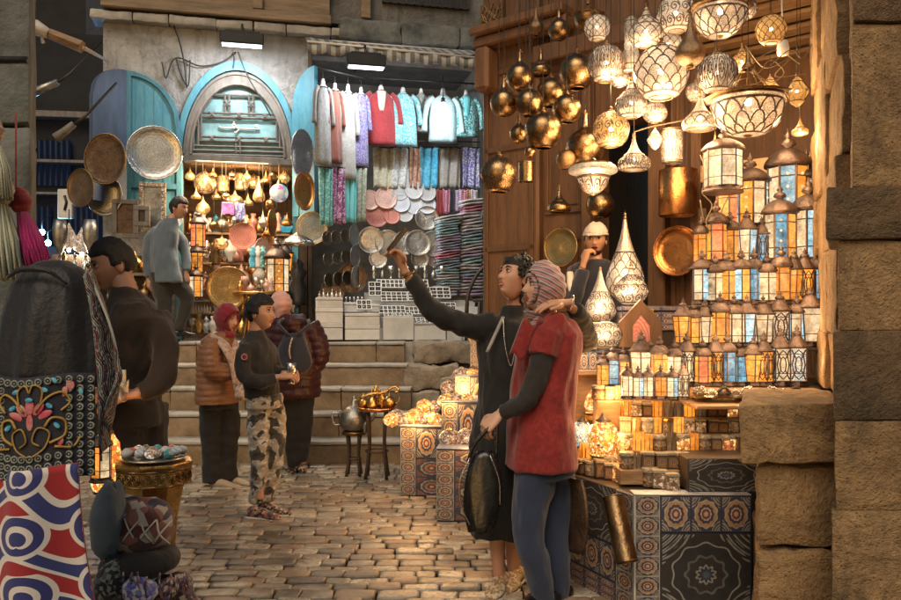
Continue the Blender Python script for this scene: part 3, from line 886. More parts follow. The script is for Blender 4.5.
    for i in range(9):
        x = u0 + .07 + (a - u0 - .09) * i / 8; m.tube([(x, .005, z0), (x, .005, (z0 + z1) / 2), (x, .005, z1)], [.012, .02, .012], 6)
    m.build('balustrade', 'grey_wood', o)
    return dict(u0=u0, u1=u1, uc=uc, zs=zs, zt=zt, uS=uS, uE=uE, zo=zo, hw=hw, LZ=LZ, zc=zc)
FB = facade()

# arched shutter leaves, opened out against the wall
def leaf(name, label, cornersA, flip, px_h, px_f, ytop, yarch, ybot, off_h, off_f, mat='blue_paint'):
    """a quarter-arched leaf standing from hinge pixel to free pixel"""
    A = PB.at(px_h, ybot, off_h); B = PB.at(px_f, ybot, off_f); pl = Plane(A.xy, B.xy) if True else None
    w = (B.xy - A.xy).length
    zb = A.z; H1 = PB.uz(px_h, ytop, off_h)[1] - zb; H0 = PB.uz(px_f, yarch, off_f)[1] - zb
    o = thing(name, label, 'shutter', (A.x, A.y, zb), pl.rot)
    n = 16; pts = [(0, 0)] + [(0, H1)]
    for i in range(1, n + 1):
        t = i / n; pts.append((w * t, H0 + (H1 - H0) * math.sqrt(max(0, 1 - t * t))))
    pts.append((w, 0))
    def sc(p, b): return (b + (w - 2 * b) * p[0] / w, b + p[1] * (H1 - 2 * b) / H1)
    m = MB(); m.prism(pts[::-1], .0, .03); 
    for i in range(1, 6):
        x = w * i / 6; m.bx(x - .003, x + .003, -.004, .0, .05, H0 + (H1 - H0) * math.sqrt(1 - (x / w) ** 2) - .06)
    m.build('board', mat, o)
    m = MB(); q = [sc(p, .055) for p in pts]; N = len(pts)
    for i in range(N):
        j = (i + 1) % N
        a, b, c, d = pts[i], pts[j], q[j], q[i]
        m.add([(a[0], -.028, a[1]), (b[0], -.028, b[1]), (c[0], -.028, c[1]), (d[0], -.028, d[1]), (a[0], .0, a[1]), (b[0], .0, b[1]), (c[0], -.002, c[1]), (d[0], -.002, d[1])],
              [(0, 3, 2, 1), (0, 1, 5, 4), (2, 3, 7, 6)])
    m.bx(.055, w - .055, -.028, -.001, H0 * .32, H0 * .32 + .06); m.build('rail', mat, o)
    return o
leaf('arched_shutter', 'bright blue arched shutter leaf left of the fanlight arch', None, 0, 126, 181.5, 71, 132, 215, .10, .05)
o = leaf('arched_shutter', 'dark slate blue shutter leaf folded outwards at the building corner', None, 0, 125.5, 91, 71, 95, 205, .102, .45, 'dark_blue_paint')
leaf('arched_shutter', 'blue arched shutter leaf between copper shop and hanging tunics', None, 0, 316, 294, 66, 110, 215, .35, .10)

# floodlights on the building
def floodlight(label, px, py, w, off, aim, en, led, col=(1, 1, 1), size=.3):
    c = PB.at(px, py, off)
    o = thing('floodlight', label, 'floodlight', c, PB.rot)
    m = MB(); m.box((0, 0, .05), (w, .16, .13), 0, .012); m.box((0, .0, .125), (w * .8, .1, .03), 0, .008); m.build('housing', 'black_plastic', o)
    m = MB(); m.tube([(0, .0, .12), (0, .08, .25), (0, off - .01, .28)], .012, 6); m.build('bracket', 'black_plastic', o)
    m = MB(); m.box((0, .0, -.019), (w * .9, .1, .008)); m.build('led_strip', led, o)
    d = bpy.data.lights.new('flood', 'AREA'); d.energy = en * .62; d.color = col; d.shape = 'RECTANGLE'; d.size = w; d.size_y = .12
    l = bpy.data.objects.new('flood_lamp', d); COL.objects.link(l); l.parent = o; l.location = (0, 0, -.03)
    l.rotation_euler = (-V(aim)).to_track_quat('Z', 'Y').to_euler()
    return o
floodlight('slim floodlight with a white LED line above the blue arch', 242, 44, .48, .55, (0, .5, -1), 42, 'led_white', (.92, .96, 1))
floodlight('black box floodlight shining into the clothes shop', 366, 66, .42, 1.15, (.15, .65, -.72), 52, 'led_white', (.88, .95, 1))

# ---------------------------------------------------------------- the lantern shop: wooden front running towards the camera
PR = Plane(W(480, HY, 7.4).xy, W(822, HY, 5.5).xy)
def wood_front():
    o = thing('lantern_shop', 'carved wooden front of the lantern shop right of the alley', 'building', (PR.A.x, PR.A.y, 0), PR.rot)
    uz = PR.uz
    def u(px): return uz(px, 300)[0]
    m = MB()
    m.bx(u(482), u(538), .0, .45, 0, 5.2, .02)
    m.bx(u(650), u(667), -.05, .3, 0, 5.2, .012); m.bx(u(692), u(703), -.05, .3, 0, 5.2, .012)
    m.bx(u(583), u(592), -.04, .3, 0, 5.2, .01)
    m.build('post', 'old_wood', o)
    m = MB(); m.bx(u(538) + .003, u(583) - .003, .08, .2, 0, 5.2); m.bx(u(667) + .003, u(692) - .003, .06, .2, 0, 5.2); m.bx(u(703) + .003, u(822) + .6, .42, .5, 0, 5.2)
    m.build('panelling', 'old_wood', o)
    m = MB()
    for a, b, y in ((541, 580, .08), (669, 690, .06)):
        for z0, z1 in ((.4, 1.25), (1.38, 2.1), (2.3, 3.4), (3.5, 4.6)):
            A, B = u(a), u(b); t = .035
            m.bx(A, B, y - .025, y - .002, z0, z0 + t, .006); m.bx(A, B, y - .025, y - .002, z1 - t, z1, .006)
            m.bx(A, A + t, y - .025, y - .002, z0 + t + .002, z1 - t - .002, .006); m.bx(B - t, B, y - .025, y - .002, z0 + t + .002, z1 - t - .002, .006)
            m.bx(A + .06, B - .06, y - .016, y - .002, z0 + .07, z1 - .07, .01)
    for z in (.6, 1.3, 2.0, 2.9, 3.6): m.bx(u(486), u(534), -.02, -.002, z, z + .05, .006)
    m.bx(u(486), u(489), -.02, -.002, .65, 5, .006); m.bx(u(530), u(534), -.02, -.002, .65, 5, .006)
    m.build('moulding', 'old_wood', o)
    # dark doorway: lintel and room behind
    m = MB(); m.bx(u(592) + .003, u(650) - .003, .05, .3, uz(620, 118)[1], 5.2); m.build('door_lintel', 'old_wood', o)
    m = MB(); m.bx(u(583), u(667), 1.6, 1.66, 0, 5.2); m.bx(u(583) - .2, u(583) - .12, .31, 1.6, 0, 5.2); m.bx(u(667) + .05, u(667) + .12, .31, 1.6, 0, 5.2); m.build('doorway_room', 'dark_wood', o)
    # carved bracket and plaque with script over the corner pillar
    m = MB(); z = uz(500, 38)[1]; m.bx(u(483), u(575), -.22, -.003, z, z + .08, .015); m.bx(u(483), u(575), -.16, -.003, z - .10, z - .003, .015)
    m.bx(u(486), u(500), -.2, -.003, z - .5, z - .11, .03)
    m.build('bracket_shelf', 'old_wood', o)
    m = MB()
    A, B = u(484), u(506); z0, z1 = uz(495, 35)[1], uz(495, 4)[1]
    m.bx(A, B, -.05, -.003, z0 + .04, z1); pq = m.build('plaque', 'old_wood', o)
    m = MB(); r = random.Random(2)
    for j in range(4):
        zz = z0 + .12 + (z1 - z0 - .15) * j / 4
        m.tube([(A + .02 + (B - A - .04) * i / 7, -.056, zz + .05 * math.sin(i * 1.9 + j * 2) + .02 * i / 7) for i in range(8)], .006, 5, k=2)
    m.build('script', 'warm_stone', pq)
    # low inner podium the vendor and displays stand on
    # boards over the lantern recess
    m = MB(); r = random.Random(8); y = .41; zc = 3.34
    while y > -.5:
        m.bx(u(700), u(822) + .3, y - .15, y - .004, zc + r.uniform(-.004, .004) + (.41 - y) * .25, zc + .03 + (.41 - y) * .25, .004); y -= .155
    m.build('recess_ceiling', 'plank_wood', o)
    m = MB()
    for z_ in (3.0, 4.0): m.bx(u(538), u(822) + .3, -.09, -.052, z_ + .6, z_ + .75, .01)
    m.bx(u(703), u(822) + .3, -.12, .0, 3.62, 5.2, .01); m.build('crossbeam', 'old_wood', o)
    # shelf of beaded boards high in the lantern recess
    m = MB(); a, z = uz(705, 176, .35); b, z2 = uz(815, 150, .35)
    m.bx(a, b, -.42, .41, z, z + .04, .01); m.bx(a, b, -.44, -.423, z - .06, z + .06, .005)
    m.build('high_shelf', 'plank_wood', o)
    return u
uR = wood_front()

# right-hand masonry: jamb, ledge and near pier
def masonry():
    r = random.Random(12)
    def course(m, x0, x1, y0, y1, z0, z1, mi=0, seed=0, amp=.0055, rnd=.010): m.rough(x0 + .0005, x1 - .0005, y0, y1, z0 + .0005, z1 - .0005, 8, amp, mi, rnd, seed)
    D = 2.75
    def X(px, d=D): return (px - CX) / F * d
    def Z(py, d=D): return H - (py - HY) / F * d
    m = MB()
    xs = X(835)
    zz = [-.05, Z(512), Z(420), Z(331), Z(240), Z(186), Z(22), Z(-110), Z(-260)]
    mis = [0, 0, 1, 0, 1, 0, 1, 0]
    for i in range(len(zz) - 1):
        ex = (-.015, .0, -.008, .01, -.03, .06, .055, .055)[i]
        f = (0, .004, -.003, .004, -.018, .006, -.01, .0)[i]
        if i in (0, 5): course(m, xs + ex, xs + .62, D + f, D + .42, zz[i], zz[i + 1], mis[i], i * 3)
        else:
            sp = xs + (.33, .3, .36, .28, .4, .3, .3, .4)[i]
            course(m, xs + ex, sp, D + f, D + .42, zz[i], zz[i + 1], mis[i], i * 3); course(m, sp, sp + .5, D + f + .01, D + .42, zz[i], zz[i + 1], mis[i], i * 3 + 40)
    m.v = [V((v.x + (v.y - D) * .49, v.y, v.z)) for v in m.v]      # splayed reveals
    tag(m.build('stone_pier', ['warm_stone', 'dark_stone']), 'tall near pier of big weathered sandstone blocks at the right edge', 'pier')
    # reveal wall running back from the pier along the lanterns
    m = MB(); A = V((1.60, 3.32)); Bq = V((2.25, 5.0)); Ld = (Bq - A).length; an = math.atan2(Bq.y - A.y, Bq.x - A.x)
    zz = [1.05, 1.33, 1.72, 2.08, 2.5, 2.78, 3.3, 4.2]
    for i in range(len(zz) - 1):
        x = 0.0; k = 0
        while x < Ld:
            x1 = min(x + r.uniform(.45, .8), Ld)
            m.rough(x + .0008, x1 - .0008, -.4 + (.02 if k % 2 else 0), (.0 if (i + k) % 3 else -.022), zz[i] + .0008, zz[i + 1] - .0008, 8, .009, 0, .012, i * 9 + k); x = x1; k += 1
    m.xf(Matrix.Translation((A.x, A.y, 0)) @ Matrix.Rotation(an, 4, 'Z'))
    tag(m.build('stone_jamb', ['warm_stone']), 'lamplit stone wall between the lantern shelves and the near pier', 'wall')
    m = MB(); d3 = 3.0
    course(m, X(741, d3), X(842, d3), d3, d3 + .62, Z(462, d3), Z(404, d3), 0, 200, .012, .014)
    course(m, X(753, 3.05), X(835, 3.05), 3.05, 3.85, Z(548, 3.05), Z(464, 3.05), 0, 210, .015)
    course(m, X(750, 3.05), X(850, 3.05), 3.03, 3.85, -.05, Z(550, 3.05), 0, 220, .02, .03)
    m.v = [V((v.x + (v.y - d3) * .38, v.y, v.z)) for v in m.v]
    tag(m.build('stone_ledge', ['warm_stone']), 'waist high sandstone ledge with a rough flat top left of the near pier', 'wall')
masonry()

# left-hand pier
m = MB(); d = 2.9
def X(px, d): return (px - CX) / F * d
def Z(py, d): return H - (py - HY) / F * d
m.rough(X(-260, d), X(30, d), d, d + .5, Z(124, d) + .003, 4.2, 8, .008, 0, .012, 1)
m.rough(X(-260, d), X(31, d), d, d + .5, .0, Z(124, d) - .003, 8, .008, 0, .012, 5)
m.v = [V((v.x - (v.y - d) * .47, v.y, v.z)) for v in m.v]      # the reveal is splayed
tag(m.build('stone_pier', 'grey_stone'), 'smooth grey stone pier at the left edge beside the dark alley', 'pier')

# dark alley: houses beyond
def alley():
    o = thing('alley_house', 'unlit house closing the dark alley behind the grey pier', 'building', (-8.6, 15, 0), R(8))
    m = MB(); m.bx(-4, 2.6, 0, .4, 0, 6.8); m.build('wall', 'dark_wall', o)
    m = MB()
    for z, t in ((5.15, .12), (4.3, .06), (3.7, .05)): m.bx(-4, 2.55, -.25, -.003, z, z + t, .01)
    m.build('ledge', 'grey_wood', o)
    for x0, z0 in ((.35, 2.65), (1.35, 2.65), (.7, 3.9)):
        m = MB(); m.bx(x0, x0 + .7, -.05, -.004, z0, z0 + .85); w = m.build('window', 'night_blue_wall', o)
        m = MB()
        for k in range(8): m.bx(x0 + .7 * k / 7 - .02, x0 + .7 * k / 7 + .02, -.09, -.053, z0, z0 + .85)
        m.build('shutter_slat', 'dim_window', w)
    m = MB(); m.bx(-4, 2.6, -1.2, -.003, 2.2, 2.3); m.build('canopy', 'night_blue_wall', o)
    p = thing('alley_house', 'far taller dark house above the alley roofs', 'building', (-9, 22, 0), 0)
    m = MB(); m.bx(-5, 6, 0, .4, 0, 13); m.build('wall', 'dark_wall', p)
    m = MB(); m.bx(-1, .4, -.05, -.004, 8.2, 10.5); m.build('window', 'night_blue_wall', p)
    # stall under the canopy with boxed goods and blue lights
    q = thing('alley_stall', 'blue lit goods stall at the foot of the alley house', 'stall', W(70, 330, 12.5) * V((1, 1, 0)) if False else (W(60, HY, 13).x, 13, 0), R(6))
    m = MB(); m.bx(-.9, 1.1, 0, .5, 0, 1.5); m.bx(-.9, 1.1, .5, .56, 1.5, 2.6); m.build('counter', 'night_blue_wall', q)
    r = random.Random(6); m = MB()
    for i in range(16):
        x = -.8 + r.random() * 1.7; z = 1.5 + r.random() * .7; w = r.uniform(.08, .18); m.bx(x, x + w, .05 + r.random() * .3, .49, z, z + r.uniform(.1, .3), .006)
    m.build('boxed_goods', 'grey_check', q)
    s = tag(MB().bx(-.11, .11, -.04, .04, -.22, .22, .01).build('wall_sign', 'white_paint', loc=W(66, 204, 12)), 'small pale notice board with a dark mark hanging in the alley', 'sign')
    MB().tube([(0, -.045, -.1), (.03, -.045, .02), (0, -.045, .12)], .02, 6).build('mark', 'black_plastic', s)
    for i, (px, py) in enumerate(((42, 232), (48, 243))):
        l = thing('blue_lamp', ('upper' if i == 0 else 'lower') + ' small blue light glowing in the alley', 'lamp', W(px, py, 12.2))
        MB().ball((0, 0, 0), .045, 10, 8).build('bulb', 'bulb_blue', l)
        MB().tube([(0, 0, .04), (0, 0, .16), (0, .3, .3)], .008, 5).build('holder', 'black_plastic', l)
        d = bpy.data.lights.new('blue', 'POINT'); d.energy = 35; d.color = (.25, .55, 1); d.shadow_soft_size = .06
        q_ = bpy.data.objects.new('glow_lamp', d); COL.objects.link(q_); q_.parent = l; q_.location = (0, -.12, 0)
alley()

# street lamp arm and small spots on the alley side
def alley_bits():
    a, b, c, e = W(24, 22, 5), W(50, 34, 5), W(82, 47, 5.0), W(108, 61, 9.1)
    o = thing('street_lamp', 'wooden handled street lamp head jutting from behind the grey pier', 'lamp', a)
    MB().tube([(0, 0, 0), (b - a) * .5, b - a], [.05, .085, .05], 10, squash=.55).build('lamp_head', 'white_paint', o)
    MB().tube([b - a, c - a], [.035, .04], 6, sm=False).build('arm', 'plank_wood', o)
    MB().tube([c - a, e - a], .014, 6).build('rod', 'white_paint', o)
    MB().tube([V((.1, 0, -.06)), V((.12, 0, -.13))], [.004, .012], 6).build('pull', 'white_paint', o)
    for i, (p0, p1, lab) in enumerate((((32, 93), (58, 82), 'short white spot lamp pointing down into the alley, upper one'), ((56, 138), (74, 124), 'short grey spot lamp in the alley, lower one'))):
        A, B = W(*p0, 8), W(*p1, 8)
        o = thing('spot_lamp', lab, 'lamp', B)
        m = MB(); m.tube([V((0, 0, 0)), (A - B) * .6, A - B], [.035, .04, .05], 10); m.build('housing', 'pewter' if i == 0 else 'grey_wood', o)
        MB().tube([V((0, 0, 0)), V((.1, .05, .1)), V((.3, .3, .5))], .015, 6).build('bracket', 'iron', o)
alley_bits()

# loose cables on the plaster
def cable(label, pts, t=.009, off=.05):
    P = [PB.at(a, b, off) for a, b in pts]
    m = MB(); m.tube([p - P[0] for p in P], t, 5, k=5); return tag(m.build('cable', 'cable', loc=P[0]), label, 'cable')
cable('long black cable falling from the bay past the cornice to the plaster', [(171, -5), (174, 25), (179, 40), (184, 62), (187, 88)])
cable('black cable looping across the plaster between shutter and floodlight', [(162, 62), (166, 78), (172, 62), (180, 58), (200, 66), (222, 62), (236, 52)])
cable('short cable hanging beside the loop above the arch', [(176, 58), (180, 72), (188, 86), (190, 60)])
cable('cable running from the floodlight down over the fanlight', [(238, 52), (244, 68), (252, 84), (262, 100), (271, 116)], .008, .12)
cable('cable dropping from the floodlight onto the arch crown', [(233, 52), (234, 60), (233, 68)], .008, .08)

# ---------------------------------------------------------------- lamps of pierced metal
def arcpts(prof, n=60):
    """profile resampled evenly: list of (r, z)"""
    P = catmull([V((r, 0, z)) for r, z in prof], 6); Ls = [0]
    for a, b in zip(P, P[1:]): Ls.append(Ls[-1] + (b - a).length)
    out = []; k = 0
    for i in range(n + 1):
        t = Ls[-1] * i / n
        while k < len(Ls) - 2 and Ls[k + 1] < t: k += 1
        f = (t - Ls[k]) / max(1e-9, Ls[k + 1] - Ls[k]); q = P[k].lerp(P[k + 1], min(1, max(0, f))); out.append((max(.004, q.x), q.z))
    return out
def onsurf(A, u, v, out=.008):
    t = min(1, max(0, v)) * (len(A) - 1); k = min(int(t), len(A) - 2); f = t - k
    r = A[k][0] * (1 - f) + A[k + 1][0] * f + out; z = A[k][1] * (1 - f) + A[k + 1][1] * f
    return V((r * math.cos(2 * PI * u), r * math.sin(2 * PI * u), z))
def tracery(m, A, kind, v0, v1, n=10, rows=5, t=.014):
    def path(P, tt=t): m.tube([onsurf(A, u, v) for u, v in P], tt, 4, sm=False, caps=False)
    dv = (v1 - v0) / rows
    if kind == 'scale':
        for j in range(rows):
            for i in range(n):
                u0 = (i + .5 * (j % 2)) / n; q = v0 + dv * j
                path([(u0 + k / 6 / n, q + dv * .95 * math.sin(PI * k / 6) ** .7) for k in range(7)])
    elif kind == 'petal':
        for i in range(n):
            uc = i / n; vm = (v0 + v1) / 2; h = (v1 - v0) / 2
            for w, hh in ((.46, 1), (.26, .62), (.1, .3)):
                path([(uc + w / n * math.sin(2 * PI * k / 12), vm + h * hh * math.cos(2 * PI * k / 12)) for k in range(13)])
            path([(uc + .5 / n, v0), (uc + .5 / n, v1)])
            for a in (-1, 1): path([(uc + a * .1 / n, vm), (uc + a * .4 / n, vm + h * .55)]); path([(uc + a * .1 / n, vm), (uc + a * .4 / n, vm - h * .55)])
    elif kind == 'swirl':
        for j in range(max(1, rows // 2)):
            hv = (v1 - v0) / max(1, rows // 2); vb = v0 + hv * (j + .5)
            for i in range(n):
                uc = (i + .5 * (j % 2)) / n
                path([(uc + .42 / n * (1 - k / 14) * math.cos(k * .75), vb + hv * .42 * (1 - k / 14) * math.sin(k * .75)) for k in range(13)], t * 1.15)
                path([(uc + .5 / n * math.sin(k / 6 * PI) * .5 + .25 / n, vb - hv * .5 + hv * k / 6) for k in range(7)])
    elif kind == 'zig':
        for j in range(rows):
            path([(k / (2 * n), v0 + dv * (j + (k % 2))) for k in range(2 * n + 1)])
    for q in (v0, v1): path([(k / 24, q) for k in range(25)], t * 1.3)
LAMP_SHAPES = {   # profiles bottom to top, radius 1
 'globe': [(.42, -.92), (.60, -.84), (.86, -.5), (1, 0), (.9, .45), (.62, .80), (.3, .97), (.16, 1.04)],
 'onion': [(.40, -.85), (.62, -.74), (.92, -.42), (1, -.05), (.82, .38), (.48, .74), (.22, 1.05), (.10, 1.45)],
 'bell': [(.66, -.62), (.94, -.55), (1.0, -.28), (.93, -.02), (.62, .25), (.32, .62), (.15, 1.05), (.07, 1.45)],
 'bowl': [(.10, -.90), (.50, -.84), (.84, -.52), (.98, -.12), (1.0, .12), (.98, .17)],
 'tear': [(.34, -1.0), (.62, -.93), (.95, -.62), (1.0, -.25), (.85, .25), (.6, .75), (.38, 1.25), (.2, 1.8), (.08, 2.35)],
 'drop': [(.30, -1.15), (.34, -1.05), (.72, -.82), (1, -.35), (.9, .15), (.55, .65), (.3, 1.15), (.14, 1.75), (.06, 2.3)],
 'bottle': [(.75, -1.7), (.95, -1.45), (1.0, -1.0), (.78, -.3), (.72, .4), (.8, 1.1), (.62, 1.6), (.3, 1.8)],
 'boat': [(.06, -.95), (.30, -.82), (.55, -.55), (.72, -.15), (1.0, -.02), (.98, .16), (.8, .28), (.62, .33)],
 'cyl': [(.78, -1.25), (.8, -1.2), (.8, 1.2), (.78, 1.25)],
 'neck': [(.22, -.95), (.55, -.86), (.88, -.5), (1, 0), (.88, .48), (.55, .82), (.3, 1.0), (.2, 1.3), (.17, 1.75)],
 'star': [(.1, -1.2), (.5, -.9), (.75, -.4), (1.0, 0), (.7, .45), (.45, .9), (.1, 1.3)],
}
def pierced_lamp(key):
    """key = shape, tracery, metal, lit"""
    shape, tr, metal, lit = key
    o = thing('hanging_lamp', '', 'lamp'); A = arcpts(LAMP_SHAPES[shape])
    nn = 28 if shape != 'star' else 8
    m = MB(); m.lathe(A[::2], nn, sm=(shape != 'star')); sh = m.build('shade', metal, o)
    zt = A[-1][1]; rt = A[-1][0]; zb = A[0][1]; rb = A[0][0]
    if tr:
        m = MB(); v0, v1, n, rows = {'globe': (.10, .86, 11, 6), 'onion': (.10, .78, 10, 6), 'bell': (.06, .52, 10, 3), 'bowl': (.2, .88, 12, 3), 'tear': (.06, .62, 9, 6), 'bottle': (.1, .85, 8, 6), 'boat': (.05, .48, 10, 3), 'cyl': (.1, .9, 8, 5), 'neck': (.1, .7, 9, 5), 'star': (.2, .8, 8, 2), 'drop': (.1, .6, 9, 5)}[shape]
        tracery(m, A, tr, v0, v1, n, rows, .026 if lit else .010); m.build('tracery', 'lantern_metal', sh)
    m = MB()
    m.tube([(rb * math.cos(2 * PI * k / 20), rb * math.sin(2 * PI * k / 20), zb) for k in range(21)], .035, 6, caps=False)
    m.lathe([(rt * 1.0, zt - .02), (rt * 1.25 + .02, zt + .02), (.08, zt + .10), (.07, zt + .16), (.11, zt + .2), (.03, zt + .27), (.01, zt + .28)], 10)
    if shape in ('bell', 'bowl', 'onion', 'boat'):
        for v in (.5, .93) if shape != 'bowl' else (.97,):
            m.tube([onsurf(A, k / 24, v, .01) for k in range(25)], .03, 5, caps=False)
    m.build('collar', 'dark_brass' if lit else 'dark_brass', o)
    topz = zt + .27
    if shape == 'bowl':
        m = MB()
        for k in range(8):
            a = 2 * PI * k / 8; m.tube([(math.cos(a), math.sin(a), .17), (.55 * math.cos(a), .55 * math.sin(a), .45), (.16 * math.cos(a), .16 * math.sin(a), 1.0), (0.02, 0, 1.45)], .014, 4, k=3)
        for r_, z_ in ((.72, .33), (.36, .64)): m.tube([(r_ * math.cos(2 * PI * k / 16), r_ * math.sin(2 * PI * k / 16), z_) for k in range(17)], .012, 4, caps=False)
        m.lathe([(.17, .98), (.2, 1.05), (.07, 1.2), (.05, 1.4), (.02, 1.6)], 10)
        m.build('wire_top', 'dark_brass', o); topz = 1.55
    if lit:
        MB().ball((0, 0, .05), .11, 10, 8).build('bulb', 'bulb_warm', o)
        if zb < -.5: MB().lathe([(.01, zb + .02), (rb * .96, zb + .02), (rb * .96, zb + .03)], 16).build('bottom_disc', 'white_glass' if lit == 2 else 'pierced_silver', o)
    m = MB(); m.tube([(0, 0, 0), (0, 0, 1)], .035, 5); c = m.build('cord', 'iron', o); c.location = (0, 0, topz)
    return o
LK = Kinds(pierced_lamp); LN = [0]
def own_light(o, loc, en, col=(1, .60, .28), r=.06):
    """the lamp's own light, where it leaves the lamp"""
    d = bpy.data.lights.new('glow', 'POINT'); d.energy = en; d.color = col; d.shadow_soft_size = r
    q = bpy.data.objects.new('glow_lamp', d); COL.objects.link(q); q.parent = o; q.location = Matrix.Rotation(-o.rotation_euler.z, 3, 'Z') @ V(loc)
def hang(px, py, rpx, d, key, label, ceil=4.7, group='hanging pierced metal lamps', rz=None, sz=1.0):
    p = W(px, py, d); r = rpx * d / F
    o = LK.put(key, p, label, rng.uniform(0, 1) if rz is None else rz, (r, r, r * sz), group)
    for c in kids(o):
        if c.name.split('.')[0] == 'cord':
            Lc = (ceil - p.z) / (r * sz) - c.location.z; c.scale = (.0022 / r / .035, .0022 / r / .035, max(.2, Lc))
    if key[3]:
        LN[0] += 1
        if LN[0] % 2: own_light(o, (0, -.8, -1.5), 9, (1, .62, .30))
    return o
PS, PG, PBN = 'pierced_silver', 'pierced_gold', 'pierced_brown'
hang(606, 64, 18.5, 4.8, ('globe', 'petal', PS, 1), 'round silver lamp with flower cut-outs, leftmost of the lit white globes near the ceiling')
hang(631, 44, 9, 4.9, ('bottle', 'zig', PS, 1), 'narrow bottle shaped silver lamp between the flower globe and the scaled onion lamp', sz=1.7)
hang(646, 32, 17, 4.6, ('onion', 'scale', PS, 1), 'onion shaped silver lamp with fish-scale pattern above the largest globe')
hang(676, 14, 19, 4.7, ('globe', 'swirl', PS, 1), 'round lamp with curled openwork cut by the top of the picture')
hang(661, 73, 27, 4.45, ('globe', 'scale', PS, 1), 'largest round silver lamp with fish-scale pattern')
hang(720, 13, 26, 4.5, ('bowl', 'scale', PS, 1), 'deep scaled bowl lamp at the top edge right of the brown drop')
hang(717, 74, 20, 4.4, ('globe', 'petal', PS, 1), 'round silver lamp with petal openwork between brown drop and wide bowl lamp')
hang(748, 104, 35, 4.3, ('bowl', 'scale', PS, 1), 'widest bowl lamp with scalloped glass sides and wire cone top')
hang(700, 119, 17.5, 4.6, ('bell', 'scale', PS, 1), 'bell shaped scaled lamp under the petal globe')
hang(631, 104, 16, 4.6, ('onion', 'petal', PS, 1), 'small onion lamp with petal cuts below the flower globe')
hang(611, 130, 18, 4.7, ('globe', 'swirl', PG, 1), 'pale glassy globe lamp hanging above the faceted lamp')
hang(634, 160, 16, 4.5, ('bell', 'petal', PS, 1), 'small bell lamp with long neck right of the faceted lamp')
hang(593, 172, 24, 4.5, ('boat', 'swirl', PS, 1), 'wide faceted lamp with lit glass panes and curled underside')
hang(797, 92, 12, 4.2, ('star', 'zig', PG, 1), 'small spiky lit star lamp next to the stone jamb')
hang(770, 88, 9, 4.9, ('star', 'zig', PG, 1), 'dimmer star lamp tucked behind the widest bowl')
hang(672, 146, 13, 5.0, ('cyl', 'swirl', PS, 1), 'short pierced cylinder lamp lit against the wooden post', sz=.95)
hang(690, 50, 15, 4.2, ('drop', None, PBN, 0), 'unlit brown drop shaped lamp in front of the largest globe')
hang(715, 150, 7, 4.7, ('drop', None, PG, 0), 'slim pale gourd pendant beside the small lit hanging lantern')
BR = 'bronze_glass'
for i, (px, py, r, d, sh, lab) in enumerate((
    (520, 77, 14, 5.3, 'neck', 'shiny bronze globe with a neck, topmost of the cluster at the carved pillar'),
    (504, 103, 14, 5.2, 'neck', 'shiny bronze globe at the left end of the cluster'),
    (529, 103, 14, 5.1, 'globe', 'shiny bronze globe in the middle of the cluster'),
    (551, 93, 15, 5.3, 'globe', 'dark bronze globe right of the necked topmost one'),
    (567, 109, 14.5, 5.1, 'globe', 'shiny bronze globe at the right end of the cluster'),
    (543, 131, 18.5, 5.0, 'globe', 'biggest shiny bronze globe at the bottom of the cluster'),
    (519, 134, 9.5, 5.3, 'neck', 'small dark bronze globe behind the biggest one'),
    (499, 175, 18.5, 5.0, 'globe', 'large engraved bronze ball lamp hanging low before the pillar'),
    (526, 172, 9.5, 5.2, 'cyl', 'small brass cup shaped lamp beside the large engraved ball'),
    (530, 152, 5.5, 5.0, 'globe', 'tiny brass ball hanging under the biggest bronze globe'),
    (577, 72, 18, 5.4, 'globe', 'amber brown globe behind the leftmost lit white globe'),
    (585, 148, 19, 5.3, 'neck', 'dark bronze bottle lamp above the faceted lamp'),
    (566, 160, 10, 5.2, 'globe', 'small dark bronze globe left of the faceted lamp'),
    (541, 68, 12, 5.6, 'bell', 'small copper bell lamp high behind the bronze cluster'),
    (559, 30, 11, 5.8, 'neck', 'dull brass bottle hanging under the ceiling beam'),
    (588, 18, 14, 5.2, 'bowl', 'dark brass bowl hanging close under the ceiling boards'),
    (536, 26, 8, 6.0, 'drop', 'thin dark brass drop hanging near the carved plaque'),
    (559, 205, 12, 6.0, 'bell', 'dull brass bell lamp hanging on the wooden panel above the round tray'),
    (600, 205, 14, 6.2, 'globe', 'dark bronze globe in the doorway over the vendor'))):
    hang(px, py, r, d, (sh, 'petal' if i in (7,) else None, BR if i % 4 else 'dark_brass' if i > 10 else BR, 0), lab, group='unlit bronze and brass hanging lamps', sz=1 if sh != 'cyl' else .8)
